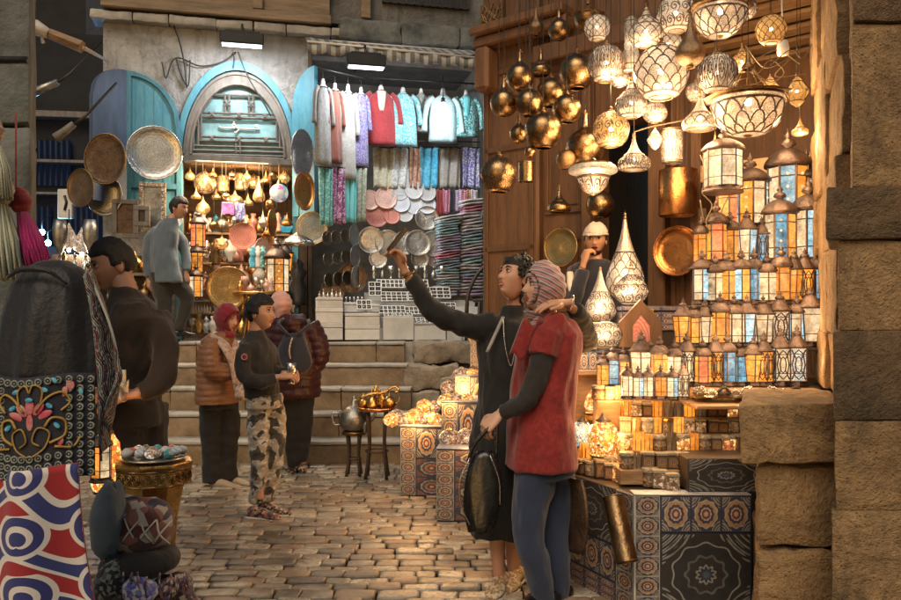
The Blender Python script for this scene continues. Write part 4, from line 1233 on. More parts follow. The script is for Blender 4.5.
for px, py, r_, d, k_, lab in ((655, 112, 12, 4.9, ('onion', 'swirl', PS, 1), 'small onion lamp squeezed behind the largest globe and the scaled bell'), (668, 45, 14, 4.95, ('globe', 'scale', PS, 1), 'half hidden round lamp behind the brown drop'), (742, 62, 11, 4.8, ('onion', 'scale', PG, 1), 'small golden onion lamp above the widest bowl lamp'), (696, 92, 10, 4.9, ('globe', 'petal', PS, 1), 'small round lamp behind the petal globe'),
        (620, 78, 10, 5.1, ('onion', 'scale', PS, 1), 'small onion lamp behind the leftmost flower globe'), (771, 30, 15, 4.4, ('globe', 'scale', PG, 1), 'golden round scaled lamp at the top right under the ceiling'), (800, 130, 8, 4.5, ('bell', 'zig', PG, 1), 'tiny golden bell lamp beside the stone jamb'), (597, 28, 13, 5.0, ('globe', 'scale', PS, 1), 'round scaled lamp hanging behind the brass bowl near the ceiling'), (655, 140, 8, 4.8, ('star', 'zig', PS, 1), 'little pointed star lamp right of the small bell lamp'), (744, 8, 13, 4.7, ('onion', 'petal', PS, 1), 'onion lamp cut off by the top edge between two bowls')):
    hang(px, py, r_, d, k_, lab)
# pierced table lamps standing by the vendor
def standing(px, pyb, rpx, d, key, label, sz=1.0):
    A = LAMP_SHAPES[key[0]]; r = rpx * d / F; p = W(px, pyb, d); p.z += -A[0][1] * r * sz + .002
    o = LK.put(key, p, label, rng.uniform(0, 2), (r, r, r * sz), 'pierced table lamps beside the vendor')
    for c in kids(o):
        if c.name.split('.')[0] == 'cord': c.scale = (.3, .3, .12)
    own_light(o, (-.6, -1.6, 0), 2.5, (1, .68, .38)); return o
standing(625, 299, 19, 5.2, ('tear', 'scale', PS, 1), 'tallest silver teardrop lamp with scales standing right of the vendor', 1.25)
standing(600, 322, 16, 4.9, ('tear', 'swirl', PS, 1), 'curled openwork teardrop lamp in front of the vendor', .95)
standing(631, 305, 17, 4.85, ('onion', 'swirl', PS, 1), 'onion shaped openwork lamp right of the curled teardrop lamp', 1.0)
standing(606, 348, 18, 4.6, ('globe', 'swirl', PS, 1), 'round openwork lamp lowest of the lit table lamps', .75)
standing(579, 352, 16, 4.7, ('onion', 'petal', PS, 1), 'openwork lamp partly hidden behind the woman in red', .8)

# ---------------------------------------------------------------- glass-paned lanterns
def glass_lantern(key):
    """key = (panes cycle), sides, roof form"""
    cyc, sides, form = key
    o = thing('glass_lantern', '', 'lantern'); h, r = 1.0, (.165 if form != 'gem' else .185) * (1.6 if form == 'hang' else 1)
    def P(k, rr, z): a = 2 * PI * (k + .5) / sides; return V((rr * math.cos(a), rr * math.sin(a), z))
    t, b = (r, r * 1.0) if form != 'taper' else (r * 1.12, r * .8)
    zb, zt = .08, .60
    for k in range(sides):
        m = MB(); q = [P(k, b, zb), P(k + 1, b, zb), P(k + 1, t, zt), P(k, t, zt)]
        ctr = sum(q, V()) / 4; q = [ctr + (p - ctr) * .95 for p in q]; n = V((ctr.x, ctr.y, 0)).normalized() * .012
        m.add(q + [p - n for p in q], [(0, 1, 2, 3), (7, 6, 5, 4), (0, 4, 5, 1), (1, 5, 6, 2), (2, 6, 7, 3), (3, 7, 4, 0)], 0, False)
        g = m.build('glass_pane', cyc[k % len(cyc)], o)
        if form == 'ornate':
            m = MB(); ax = (q[1] - q[0]); up = q[3] - q[0]; c0 = q[0] + n * .4
            for w, hh in ((.42, .46), (.22, .26)):
                m.tube([c0 + ax * (.5 + w * math.cos(2 * PI * j / 8)) + up * (.5 + hh * math.sin(2 * PI * j / 8)) for j in range(9)], .010, 4, caps=False)
            for s1, s2 in ((0, 0), (1, 0), (0, 1), (1, 1)):
                m.tube([c0 + ax * (.05 + .9 * s1) + up * (.04 + .92 * s2), c0 + ax * (.3 + .4 * s1) + up * (.3 + .4 * s2)], .010, 4)
            m.build('tracery', 'iron', g)
        elif form == 'gem':
            m = MB(); ax = (q[1] - q[0]); up = q[3] - q[0]; c0 = q[0] + n * .3
            for j in range(4): m.ball(c0 + ax * .5 + up * (.14 + .24 * j), .016, 6, 4)
            m.build('gem', 'white_glass', g)
    m = MB(); tt = .012
    for k in range(sides):
        m.tube([P(k, b, zb), P(k, t, zt)], tt, 5, sm=False)
        for z, rr in ((zb, b), (zt, t), ((zt + zb) * .27 + .02, b + (t - b) * .3), (zt - .10, t - (t - b) * .2)): m.tube([P(k, rr, z), P(k + 1, rr, z)], tt * (.9 if z in (zb, zt) else .55), 4, sm=False)
    m.lathe([(.0, 0), (b * 1.12, 0), (b * 1.15, .02), (b * 1.02, .05), (b * 1.0, .08), (.0, .085)], sides, sm=False)
    m.build('frame', 'lantern_metal', o)
    m = MB(); n = 24
    rs = []
    for i in range(9):
        f = i / 8
        rr = t * 1.02 * math.cos(f * PI / 2) ** .6 * (1 - .12 * f) + .02; z = zt + .012 + .17 * f
        rs.append([V(((rr * (1 + .07 * abs(math.sin(sides * PI * j / n)))) * math.cos(2 * PI * j / n), (rr * (1 + .07 * abs(math.sin(sides * PI * j / n)))) * math.sin(2 * PI * j / n), z)) for j in range(n)])
    if form in ('taper', 'ornate'):
        rs = [[V((q.x * (1 - .78 * (k / 8) ** .7) * 1.1, q.y * (1 - .78 * (k / 8) ** .7) * 1.1, zt + .012 + .20 * k / 8 + .02 * math.sin(k / 8 * PI))) for q in [P(j / 3, t, 0) if sides == 6 else V((t * math.cos(2 * PI * j / 18), t * math.sin(2 * PI * j / 18), 0)) for j in range(18)]] for k in range(9)]
    m.rings(rs, True, True)
    m.lathe([(t * 1.08, zt - .0), (t * 1.16, zt + .015), (t * 1.04, zt + .03)], sides * 2)
    m.build('roof', 'lantern_metal', o)
    m = MB(); z0 = zt + .16
    m.lathe([(.05, z0), (.03, z0 + .02), (.075, z0 + .05), (.06, z0 + .085), (.02, z0 + .105), (.04, z0 + .13), (.012, z0 + .16), (.004, z0 + .2)], 10); m.build('finial', 'lantern_metal', o)
    if form == 'hang':
        m = MB(); m.tube([(0, 0, .9), (0, 0, 2.0)], .01, 4); m.build('cord', 'dark_brass', o)
    return o
GK = Kinds(glass_lantern)
a_, w_, b_, s_, o_, r_, t_, d_ = 'amber_glass', 'white_glass', 'blue_glass', 'sky_glass', 'orange_glass', 'red_glass', 'teal_glass', 'dim_glass'
CY = {'a': (a_, 'deep_amber_glass'), 'w': (w_,), 'b': (b_,), 's': (s_, w_), 'o': (o_, a_), 'aw': (a_, w_, b_), 'r': (r_, o_), 'p': ('mosaic_pale',), 'm': ('mosaic_white',), 't': (t_, b_), 'wb': (w_, s_, a_)}
CN = {'a': 'amber', 'w': 'milky white', 'b': 'deep blue', 's': 'pale blue', 'o': 'orange', 'aw': 'amber, white and blue', 'r': 'red', 'p': 'pastel mosaic', 'm': 'speckled silver', 't': 'teal', 'wb': 'white, sky blue and amber'}
LH = {}
def row(rowname, pyb, d, items):
    cnt = len(items)
    for i, it in enumerate(items):
        px, hp, c, form = it[:4]; sides = it[4] if len(it) > 4 else 6
        h = hp * d / F; p = W(px, pyb, d + rng.uniform(-.02, .02)); p.z = H - (pyb - HY) / F * d
        lab = f'{CN[c]} glass lantern, {ORD[i]} from the left in the {rowname}' + ('' if i < cnt - 1 else ', at its right end')
        p.x += rng.uniform(-.008, .008)
        g = GK.put((CY[c], sides, form), p, ' '.join(lab.split()[:16]), PI / 2 + rng.choice((0, PI / 6, .2, .35, -.2)), (h * rng.uniform(.9, 1.1), h * rng.uniform(.9, 1.1), h * rng.uniform(.92, 1.08)), 'lit glass lanterns stacked on the shelves', rot=None)
        if i % 3 == 1: own_light(g, (0, -.8, .42), 1.3)
row('bottom lantern row', 386, 4.30, [(659, 50, 'o', 'plain'), (674, 50, 'w', 'plain'), (688, 56, 'w', 'ornate'), (702, 52, 'r', 'plain'), (715, 56, 'a', 'ornate'), (728, 58, 'b', 'plain'), (740, 52, 't', 'plain', 4), (753, 54, 'o', 'taper'), (765, 58, 'a', 'ornate'), (781, 62, 's', 'ornate', 4), (798, 62, 'p', 'ornate', 4)])
row('second lantern row', 347, 4.46, [(682, 55, 'o', 'taper'), (694, 52, 'a', 'plain'), (706, 52, 'w', 'taper'), (719, 54, 'o', 'plain'), (734, 56, 'w', 'plain'), (748, 56, 's', 'taper'), (763, 58, 'w', 'taper'), (781, 64, 'm', 'ornate', 4), (797, 56, 's', 'plain'), (810, 62, 'w', 'taper', 4), (821, 56, 'r', 'plain')])
row('third lantern row', 305, 4.62, [(701, 56, 's', 'plain'), (714, 56, 'w', 'plain'), (727, 56, 'a', 'plain'), (740, 58, 'wb', 'plain'), (753, 58, 'b', 'plain'), (766, 58, 'w', 'plain'), (780, 60, 'a', 'plain'), (793, 58, 'a', 'taper'), (806, 60, 'a', 'ornate'), (819, 60, 'b', 'plain')])
row('fourth lantern row', 266, 4.80, [(702, 50, 'a', 'plain'), (716, 66, 'r', 'plain'), (731, 60, 'o', 'plain'), (748, 58, 's', 'taper'), (762, 50, 'b', 'ornate'), (781, 86, 'aw', 'gem', 8), (808, 92, 's', 'plain')])
row('top shelf of large lanterns', 232, 4.98, [(727, 66, 'r', 'plain'), (750, 86, 'wb', 'gem', 8), (788, 112, 'aw', 'gem', 8), (806, 84, 'm', 'plain')])
row('short low row beside the shelf board', 399, 4.12, [(628, 36, 'w', 'plain'), (638, 36, 's', 'plain'), (649, 38, 'w', 'plain'), (660, 37, 'a', 'plain'), (670, 38, 's', 'plain'), (682, 38, 'w', 'ornate')])
row('far left end of the lantern display', 388, 4.4, [(602, 38, 'o', 'plain', 4), (614, 44, 't', 'plain', 4), (625, 42, 'r', 'plain', 4), (640, 62, 'w', 'taper'), (650, 56, 's', 'plain')])
p = W(723, 193, 4.55); o = GK.put(((w_,), 8, 'hang'), p, 'small rounded lit lantern of white panes hanging from a cord', 0, 70 * 4.55 / F)

# stepped stand carrying the rows
def stand():
    o = thing('lantern_stand', 'stepped wooden stand holding the rows of lit lanterns', 'stand', (0, 0, 0))
    def X(px, d): return (px - CX) / F * d
    def Z(py, d): return H - (py - HY) / F * d
    for (pyb, d, a, b) in ((386, 4.30, 650, 822), (347, 4.46, 672, 832), (305, 4.62, 690, 836), (266, 4.80, 692, 838), (232, 4.98, 712, 840)):
        z = Z(pyb, d) - .002; MB().bx(X(a, d), X(b, d), d - .07, d + .10, z - .018, z, .004).build('shelf', 'dark_wood', o)
    m = MB()
    for a in (705, 830): m.bx(X(a, 5.0), X(a, 5.0) + .04, 5.10, 5.14, 0, 2.1)
    m.build('upright', 'dark_wood', o)
    z = Z(386, 4.30); m = MB(); m.rough(X(690, 4.2), X(815, 4.2), 4.12, 4.225, z - .05, z - .0, 6, .004, 0, .01, 3); m.build('front_board', 'plank_wood', o)
    m = MB(); m.bx(X(600, 4.6), 2.5, 4.40, 5.3, 0, z - .03); m.build('base_cabinet', 'dark_wood', o)
stand()
# beads and small wares on the shelf edge
r = random.Random(21)
for i in range(9):
    px = 700 + i * 12; c = W(px, 392 + (i % 2) * 3, 4.10)
    m = MB()
    for k in range(14):
        a = 2 * PI * k / 14; m.ball((.028 * math.cos(a), .024 * math.sin(a), .012 + .012 * math.sin(a * 2)), .0075, 6, 4)
    m.box((0, 0, -.006), (.06, .055, .012), 0, .002)
    tag(m.build('bead_string', ['pewter', 'silver', 'iron'][i % 3], loc=c, rz=r.random()), f'little coil of metal beads, {ORD[i]} from the left below the bottom lantern row', 'beads', 'coils of beads under the lanterns')
m = MB(); A = W(692, 404, 4.05); B = W(812, 404, 4.05); m.bx(A.x, B.x, 3.98, 4.30, A.z - .02, A.z, .004)
tag(m.build('shelf_board', 'plank_wood'), 'rough plank with bead coils on it under the bottom lantern row', 'shelf')

# ---------------------------------------------------------------- low tables wrapped in printed tile cloth
def table():
    o = thing('display_table', 'long low table wrapped in navy cloth printed with rosettes', 'table', (.86, 3.73, 0))
    Ht = .572; Q = V((.57 - .86, 4.4 - 3.73, 0)); e = Q * 1.56; n = V((-Q.y, Q.x, 0)).normalized()
    # core: top and body
    m = MB(); top = [V((0.004, .006, 0)), V((.54, .006, 0)), V((.54, e.y, 0)), V((e.x, e.y, 0))]
    m.add([p + V((0, 0, .01)) for p in top] + [p + V((0, 0, Ht)) for p in top], [(4, 5, 6, 7), (0, 1, 5, 4), (1, 2, 6, 5), (2, 3, 7, 6), (3, 0, 4, 7)]); m.build('body', 'dark_wood', o)
    # front face panels
    def pan(name, x0, x1, z0, z1, mat, y=-.004, th=.006):
        m = MB(); m.box(((x0 + x1) / 2, y, (z0 + z1) / 2), (x1 - x0, th, z1 - z0)); return m.build(name, mat, o)
    pan('cloth_band', 0, .115, .01, Ht, 'tile_strip'); pan('cloth_panel', .119, .54, .402, Ht, 'tile_row'); pan('cloth_panel', .119, .54, .012, .398, 'tile_big')
    pan('cloth_edge', -.006, .0, .01, Ht, 'white_cloth', -.005)
    # left face, running back
    L_ = Q.length * 2.4; ang = math.atan2(Q.y, Q.x)
    def side(u0, u1, z0, z1, mat, out=.004):
        m = MB(); d = Q.normalized(); nn = V((-d.y, d.x, 0)) * out
        p = [V((0, 0, 0)) + d * u1 + nn, V((0, 0, 0)) + d * u0 + nn]
        m.add([p[0] + V((0, 0, z0)), p[1] + V((0, 0, z0)), p[1] + V((0, 0, z1)), p[0] + V((0, 0, z1))] + [q - nn * 1.5 + V((0, 0, z)) for q, z in ((p[0], z0), (p[1], z0), (p[1], z1), (p[0], z1))], [(0, 1, 2, 3), (0, 3, 7, 4), (1, 5, 6, 2), (3, 2, 6, 7)], 0, False, [[(0, 0), (1, 0), (1, 1), (0, 1)], [(0, 0)] * 4, [(0, 0)] * 4, [(0, 0)] * 4])
        return m.build('cloth_panel', mat, o)
    x = .01
    for k in range(2):
        side(x + .14, x + .55, .30, Ht, 'tile_big'); side(x + .14, x + .55, .12, .297, 'tile_row'); side(x + .14, x + .55, .01, .117, 'tile_small'); side(x, x + .136, .01, Ht, 'tile_strip'); x += .555
    # white hem lying over the top edge
    m = MB(); m.bx(-.004, .54, -.008, .09, Ht + .002, Ht + .008, .002); m.build('hem', 'white_cloth', o)
    return Ht
HT = table()
o = thing('display_block', 'small cloth covered block with an arch motif on the table corner', 'block', (W(686, 400, 3.80).x, 3.77, HT + .01))
MB().bx(0, .36, .004, .25, 0, .155, .004).build('body', 'dark_wood', o)
MB().bx(0, .36, -.004, .002, 0, .155).build('cloth_panel', 'tile_big', o)
# tiers behind
o = thing('display_steps', 'low wooden steps for the rows of little boxes', 'stand', (0, 0, 0))
for z, y0, y1, x0, x1 in ((.655, 3.93, 4.02, .83, 1.17), (.728, 4.03, 4.13, .86, 1.50), (.802, 4.14, 4.21, .88, 1.56), (.878, 4.22, 4.27, .90, 1.58), (.958, 4.28, 4.36, .78, 1.60)):
    MB().bx(x0, x1, y0 - .02, y1 + .02 if y1 < 4.3 else 4.39, HT + .012, z, .003).build('tier', 'plank_wood', o)

def small_box(key):
    kind, mat = key
    if kind != 'rect' and mat == 'box_print': mat = 'box_print_round'
    o = thing('trinket_box', '', 'box'); h = .085
    if kind == 'rect':
        MB().bx(-.032, .032, -.03, .03, 0, h * .8, .003).build('body', mat, o); MB().bx(-.034, .034, -.032, .032, h * .8 + .001, h, .003).build('lid', 'box_print_pale', o)
    elif kind == 'round':
        MB().lathe([(.0, 0), (.037, 0), (.038, .004), (.038, h * .76)], 20, caps=True).build('body', mat, o); MB().lathe([(.040, h * .765), (.040, h * .95), (.036, h), (.0, h)], 20).build('lid', 'box_print_pale', o)
        MB().tube([(.0395 * math.cos(k * PI / 12), .0395 * math.sin(k * PI / 12), h * .3) for k in range(25)], .0015, 4).build('band', 'brass', o)
    elif kind == 'hex':
        MB().lathe([(.0, 0), (.04, 0), (.04, h * .85)], 6, sm=False, caps=True).build('body', mat, o); MB().lathe([(.042, h * .86), (.042, h), (.0, h)], 6, sm=False).build('lid', 'brass', o)
    elif kind == 'candle':
        MB().lathe([(.0, 0), (.034, 0), (.034, .09), (.031, .09), (.031, .01)], 8, sm=False).build('glass', mat, o)
        m = MB()
        for k in range(8): a = 2 * PI * k / 8; m.tube([(.035 * math.cos(a), .035 * math.sin(a), 0), (.035 * math.cos(a), .035 * math.sin(a), .092)], .002, 4)
        m.build('frame', 'dark_brass', o)
    return o
BK = Kinds(small_box)
KN = {'rect': 'square', 'round': 'round', 'hex': 'six-sided', 'candle': 'open glass'}
MN = {'deep_amber_glass': 'deep amber', 'box_print_round': 'brown patterned', 'box_print': 'brown patterned', 'box_print_pale': 'pale patterned', 'box_lit': 'glowing orange', 'pearl_inlay': 'inlaid', 'amber_glass': 'amber', 'red_glass': 'red', 'dim_glass': 'dark amber', 'orange_glass': 'orange', 'white_glass': 'white lit', 'grey_pottery': 'pale grey', 'copper': 'copper'}
def boxrow(name, P0, P1, items, sc=1.0):
    n = len(items)
    for i, (k, mt) in enumerate(items):
        p = V(P0).lerp(V(P1), (i + .0) / (n - 1)) + V((rng.uniform(-.006, .006), rng.uniform(-.004, .004), .002))
        lab = f'{MN[mt]} {KN[k]} trinket box, {ORD[i]} from the left in the {name}'
        BK.put((k, mt), p, ' '.join(lab.split()[:16]), rng.uniform(-.25, .25), sc * rng.uniform(.93, 1.1), 'trinket boxes on the lantern shop table')
p_, q_, l_, i_ = 'box_print', 'box_print_pale', 'box_lit', 'pearl_inlay'
def boxes(name, P0, P1, n, sc, lit=.3):
    T = []
    for i in range(n):
        q = rng.random()
        T.append(rng.choice((('round', l_), ('rect', l_), ('candle', a_), ('candle', 'deep_amber_glass'), ('round', l_))) if q < lit else rng.choice((('rect', p_), ('round', p_), ('round', q_), ('rect', p_), ('rect', q_), ('hex', p_), ('rect', i_), ('candle', d_))))
    boxrow(name, P0, P1, T, sc)
boxes('nearest slanting row', (.62, 4.33, HT), (1.06, 3.83, HT + .004), 12, 1.0, .12)
boxes('second slanting row behind the nearest', (.66, 4.44, HT), (.84, 4.16, HT), 5, 1.5, .7)
boxes('second row up', (.87, 3.97, .655), (1.15, 3.96, .655), 6, .9, .3)
boxes('third row up', (.89, 4.07, .728), (1.47, 4.07, .728), 11, .9, .35)
boxes('fourth row up', (.91, 4.17, .802), (1.53, 4.17, .802), 12, .85, .35)
boxes('fifth row up', (.93, 4.245, .878), (1.55, 4.245, .878), 12, .85, .4)
boxes('highest row under the low lanterns', (.80, 4.33, .958), (1.56, 4.33, .958), 14, .85, .5)
# boxes on the left end of the table: lit cards and lamps
boxrow('group at the left end of the table', (.62, 4.42, HT), (.80, 4.25, HT + .05), [('candle', w_), ('rect', 'white_glass'), ('candle', a_), ('hex', l_)], 1.3)
def cyl_lamp(label, px, pyb, d, rp, hp, mat, lean=0.0, cap='dark_wood'):
    c = W(px, pyb, d); r, h = rp * d / F, hp * d / F
    o = thing('table_lamp', label, 'lamp', c)
    m = MB(); m.lathe([(r * .8, 0), (r, h * .12), (r * 1.05, h * .5), (r * .92, h * .85), (r * .5, h)], 18, M=Matrix.Rotation(lean, 4, 'Y')); m.build('shade', mat, o)
    m = MB(); m.lathe([(r * .5, h), (r * .55, h * 1.04), (r * .3, h * 1.1), (r * .1, h * 1.25), (.001, h * 1.28)], 12, M=Matrix.Rotation(lean, 4, 'Y')); m.lathe([(r * .84, -.003), (r * .9, h * .03), (r * .8, h * .05)], 14); m.build('cap', cap, o); own_light(o, (.03, -r * 2.2, h * .9), 3.2, (1, .48, .14), .04)
cyl_lamp('fat glowing orange lamp leaning at the left of the box rows', 598, 414, 4.45, 16, 24, 'mosaic_orange', .35)
cyl_lamp('pale blue and white mosaic lamp beside the red tunic', 580, 446, 4.35, 11, 24, 'mosaic_pale', .1)
cyl_lamp('bright yellow amber lamp between pale lamp and boxes', 603, 456, 4.2, 15, 34, 'mosaic_amber')
cyl_lamp('small very bright amber lamp over the pale blue lamp', 592, 420, 4.6, 7, 12, 'amber_glass')
# painted boards and caskets in front of the doorway
def casket(label, px0, py0, px1, py1, d, dep, mat, rz=0.0):
    a, b = W(px0, py1, d), W(px1, py0, d); w, h = b.x - a.x, b.z - a.z
    o = thing('painted_casket', label, 'box', ((a.x + b.x) / 2, d + dep / 2, a.z), rz)
    MB().bx(-w / 2, w / 2, -dep / 2, dep / 2, 0, h * .78, .004).build('body', mat, o); MB().bx(-w / 2 - .004, w / 2 + .004, -dep / 2 - .004, dep / 2 + .004, h * .79, h, .006).build('lid', mat, o)
    MB().bx(-.012, .012, -dep / 2 - .008, -dep / 2 - .005, h * .68, h * .86, .001).build('clasp', 'brass', o)
casket('blue painted casket with orange flowers right of the openwork lamps', 622, 306, 681, 331, 4.75, .16, 'tile_small')
casket('dark blue casket under the round openwork lamp', 596, 350, 626, 368, 4.6, .16, 'tile_mix')
casket('blue casket with white squiggles behind the red tunic', 570, 345, 598, 372, 4.6, .16, 'tile_row')
tag(MB().bx(W(560, 0, 4.8).x, W(690, 0, 4.8).x, 4.58, 5.4, W(0, 370, 4.6).z - .03, W(0, 370, 4.6).z, .004).bx(W(566, 0, 4.8).x, W(690, 0, 4.8).x, 4.62, 5.4, 0.3, W(0, 370, 4.6).z - .033).build('side_counter', 'plank_wood'), 'plank counter behind the women carrying caskets and table lamps', 'counter')
tag(MB().bx(W(612, 0, 4.8).x, W(700, 0, 4.8).x, 4.76, 5.4, 1.085, W(0, 331, 4.75).z - .002).build('display_riser', 'dark_wood'), 'dark riser under the blue painted casket', 'stand')
tag(MB().bx(W(590, 0, 4.9).x, W(645, 0, 4.8).x, 4.765, 5.4, W(0, 331, 4.75).z + .001, W(0, 322, 4.9).z - .001).build('display_riser', 'dark_wood') if False else MB().bx(W(578, 0, 4.9).x, W(611, 0, 4.8).x, 4.78, 5.4, 1.085, W(0, 322, 4.9).z - .001, .003).build('display_riser', 'plank_wood'), 'plank riser under the curled teardrop lamp', 'stand')
c = W(640, 347, 4.55)
o = thing('mirror_case', 'dark pointed wooden mirror case with red and white picture inside', 'mirror', c)
MB().prism([(-.12, 0), (.12, 0), (.12, .14), (0, .27), (-.12, .14)], -.02, .02).build('case', 'old_wood', o)
MB().prism([(-.045, .03), (.05, .03), (.05, .12), (0, .18), (-.045, .12)], -.026, -.021).build('picture', 'red_pottery', o)
# leaning metal wares against the table's left side
def lean_tube():
    A, B = W(613, 497, 3.72), W(627, 562, 3.60)
    o = thing('metal_tube', 'hammered brass tube leaning against the side of the table', 'tube', B)
    d = A - B; m = MB(); a, b = frame(d); N = 20
    for rr, mt in ((.050, 'brass'),):
        rs = [[p + a * (rr * math.cos(2 * PI * k / N)) + b * (rr * math.sin(2 * PI * k / N)) for k in range(N)] for p in (V(), d * .25, d * .5, d * .75, d)]
        m.rings(rs, True, False); rs = [[p + a * ((rr - .004) * math.cos(2 * PI * k / N)) + b * ((rr - .004) * math.sin(2 * PI * k / N)) for k in range(N)] for p in (d, V())]
        m.rings(rs, True, False)
    m.build('sheet', 'dark_brass', o)
    m = MB()
    for p in (V(), d): m.tube([p + a * (.051 * math.cos(2 * PI * k / N)) + b * (.051 * math.sin(2 * PI * k / N)) for k in range(N + 1)], .003, 5, caps=False)
    m.build('rim', 'dark_brass', o)
    p = W(580, 512, 3.92)
    o = thing('metal_pan', 'dark brown shield shaped metal pan hanging on the side of the table', 'pan', p, R(-66))
    def fn(u, v):
        w = .105 * math.sin(PI * min(1, .12 + v * .75)) ** .7; x = (u - .5) * 2 * w
        return (x, -.03 * math.cos((u - .5) * PI) - .02, .17 - v * .36)
    MB().sheet(fn, 12, 14, .006).build('plate', 'dark_tray', o)
    MB().tube([(0, -.05, .15), (0, -.06, .22), (.02, .0, .24)], .006, 5, k=3).build('hook', 'iron', o)
lean_tube()
# wall hung metal
def plate(px, py, rp, d, mat, label, tilt=0.0, yaw=0.0, depth=.05, cat='tray', name='round_tray', squ=1.0, rim=None, pl=None, group=None, on=0.0):
    c = pl.at(px, py, on) if pl else W(px, py, d); r = rp * c.y / F
    o = thing(name, label, cat, c, group=group)
    o.rotation_euler = (R(90) - tilt, 0, yaw + (pl.rot if pl else 0))
    m = MB(); N = 28; prof = [(.001, 0), (.3, .0), (.6, .0), (.80, .0), (.86, .03), (.93, .06), (1.0, .075), (1.0, .06), (.93, .04), (.85, .0), (.8, -.02), (.001, -.02)]
    k = depth / .075 if depth else 1
    for i in range(len(prof) - 1):
        pass
    rs = []; uvr = []
    for q, z in prof: rs.append([V((q * r * math.cos(2 * PI * j / N), q * r * squ * math.sin(2 * PI * j / N), z * k * r)) for j in range(N)])
    o0 = len(m.v)
    for rr in rs: m.v += rr
    for i in range(len(rs) - 1):
        for j in range(N):
            a = o0 + i * N + j; b = o0 + i * N + (j + 1) % N; q0, q1 = prof[i][0], prof[i + 1][0]
            t0, t1 = 2 * PI * j / N, 2 * PI * (j + 1) / N
            m.face([a, a + N, b + N, b], 0, True, [(q0 * math.cos(t0), q0 * math.sin(t0)), (q1 * math.cos(t0), q1 * math.sin(t0)), (q1 * math.cos(t1), q1 * math.sin(t1)), (q0 * math.cos(t1), q0 * math.sin(t1))])
    m.build('plate', mat, o)
    m = MB(); m.tube([(r * math.cos(2 * PI * j / N), r * squ * math.sin(2 * PI * j / N), .07 * k * r) for j in range(N + 1)], max(.004, r * .035), 6, caps=False); m.build('rim', rim or mat, o)
    return o
plate(561, 247, 19, 0, 'engraved_brass', 'round engraved brass tray on the wood panel left of the vendor', pl=PR, on=.12, rim='brass')
plate(678, 251, 24.5, 0, 'copper', 'shiny round copper pan under the copper cylinder on the post', pl=PR, on=.16, depth=.14)
c = PR.at(678, 193, .22)
o = thing('copper_cylinder', 'plain hammered copper cylinder shade hanging on the wooden post', 'lamp shade', c)
MB().lathe([(.135, -.17), (.14, -.165), (.14, .165), (.135, .17), (.13, .165), (.13, -.165), (.135, -.17)], 24).build('sheet', 'copper', o)
MB().tube([(0, .0, .28), (0, 0, .20), (.12, 0, .165)], .006, 5).tube([(0, 0, .2), (-.12, 0, .165)], .006, 5).build('hanger', 'iron', o)
# draped flex between the lamps
def flex(label, pts, d, t=.004, mat='beam_wood'):
    P = [W(a, b, d + (c[0] if c else 0)) for a, b, *c in pts]
    m = MB(); m.tube([p - P[0] for p in P], t, 5, k=5); tag(m.build('flex', mat, loc=P[0]), label, 'cable')
flex('pale flex running from the small bell lamp to the pierced cylinder', [(634, 132), (650, 127), (665, 124), (690, 119)], 4.6)
flex('looping flex hanging from the cylinder lamp down the post', [(700, 155), (708, 176), (702, 192), (712, 205), (706, 222), (714, 232), (724, 205), (733, 190)], 4.75)
flex('flex falling beside the copper pan to the third lantern row', [(700, 200), (704, 222), (708, 240), (712, 262), (704, 275)], 4.9)
flex('knot of thin wires under the ceiling above the widest bowl', [(738, 62), (756, 74), (770, 60), (784, 72), (770, 82), (752, 66), (776, 50), (800, 64)], 4.6, .003)
flex('second tangled wire crossing behind the star lamp', [(745, 45), (765, 68), (790, 58), (775, 76), (806, 74)], 4.7, .003)
flex('thin wire from the wire knot to the stone jamb', [(770, 66), (790, 50), (803, 58), (812, 44)], 4.3, .003)
o = thing('bulb_holder', 'white porcelain lamp holder on the ceiling wires', 'lamp holder', W(783, 48, 4.6))
MB().lathe([(.001, -.04), (.03, -.04), (.035, 0), (.025, .04), (.001, .045)], 14).build('socket', 'white_paint', o); MB().tube([(0, 0, .04), (.0, .02, .35)], .005, 5).build('wire', 'white_paint', o)

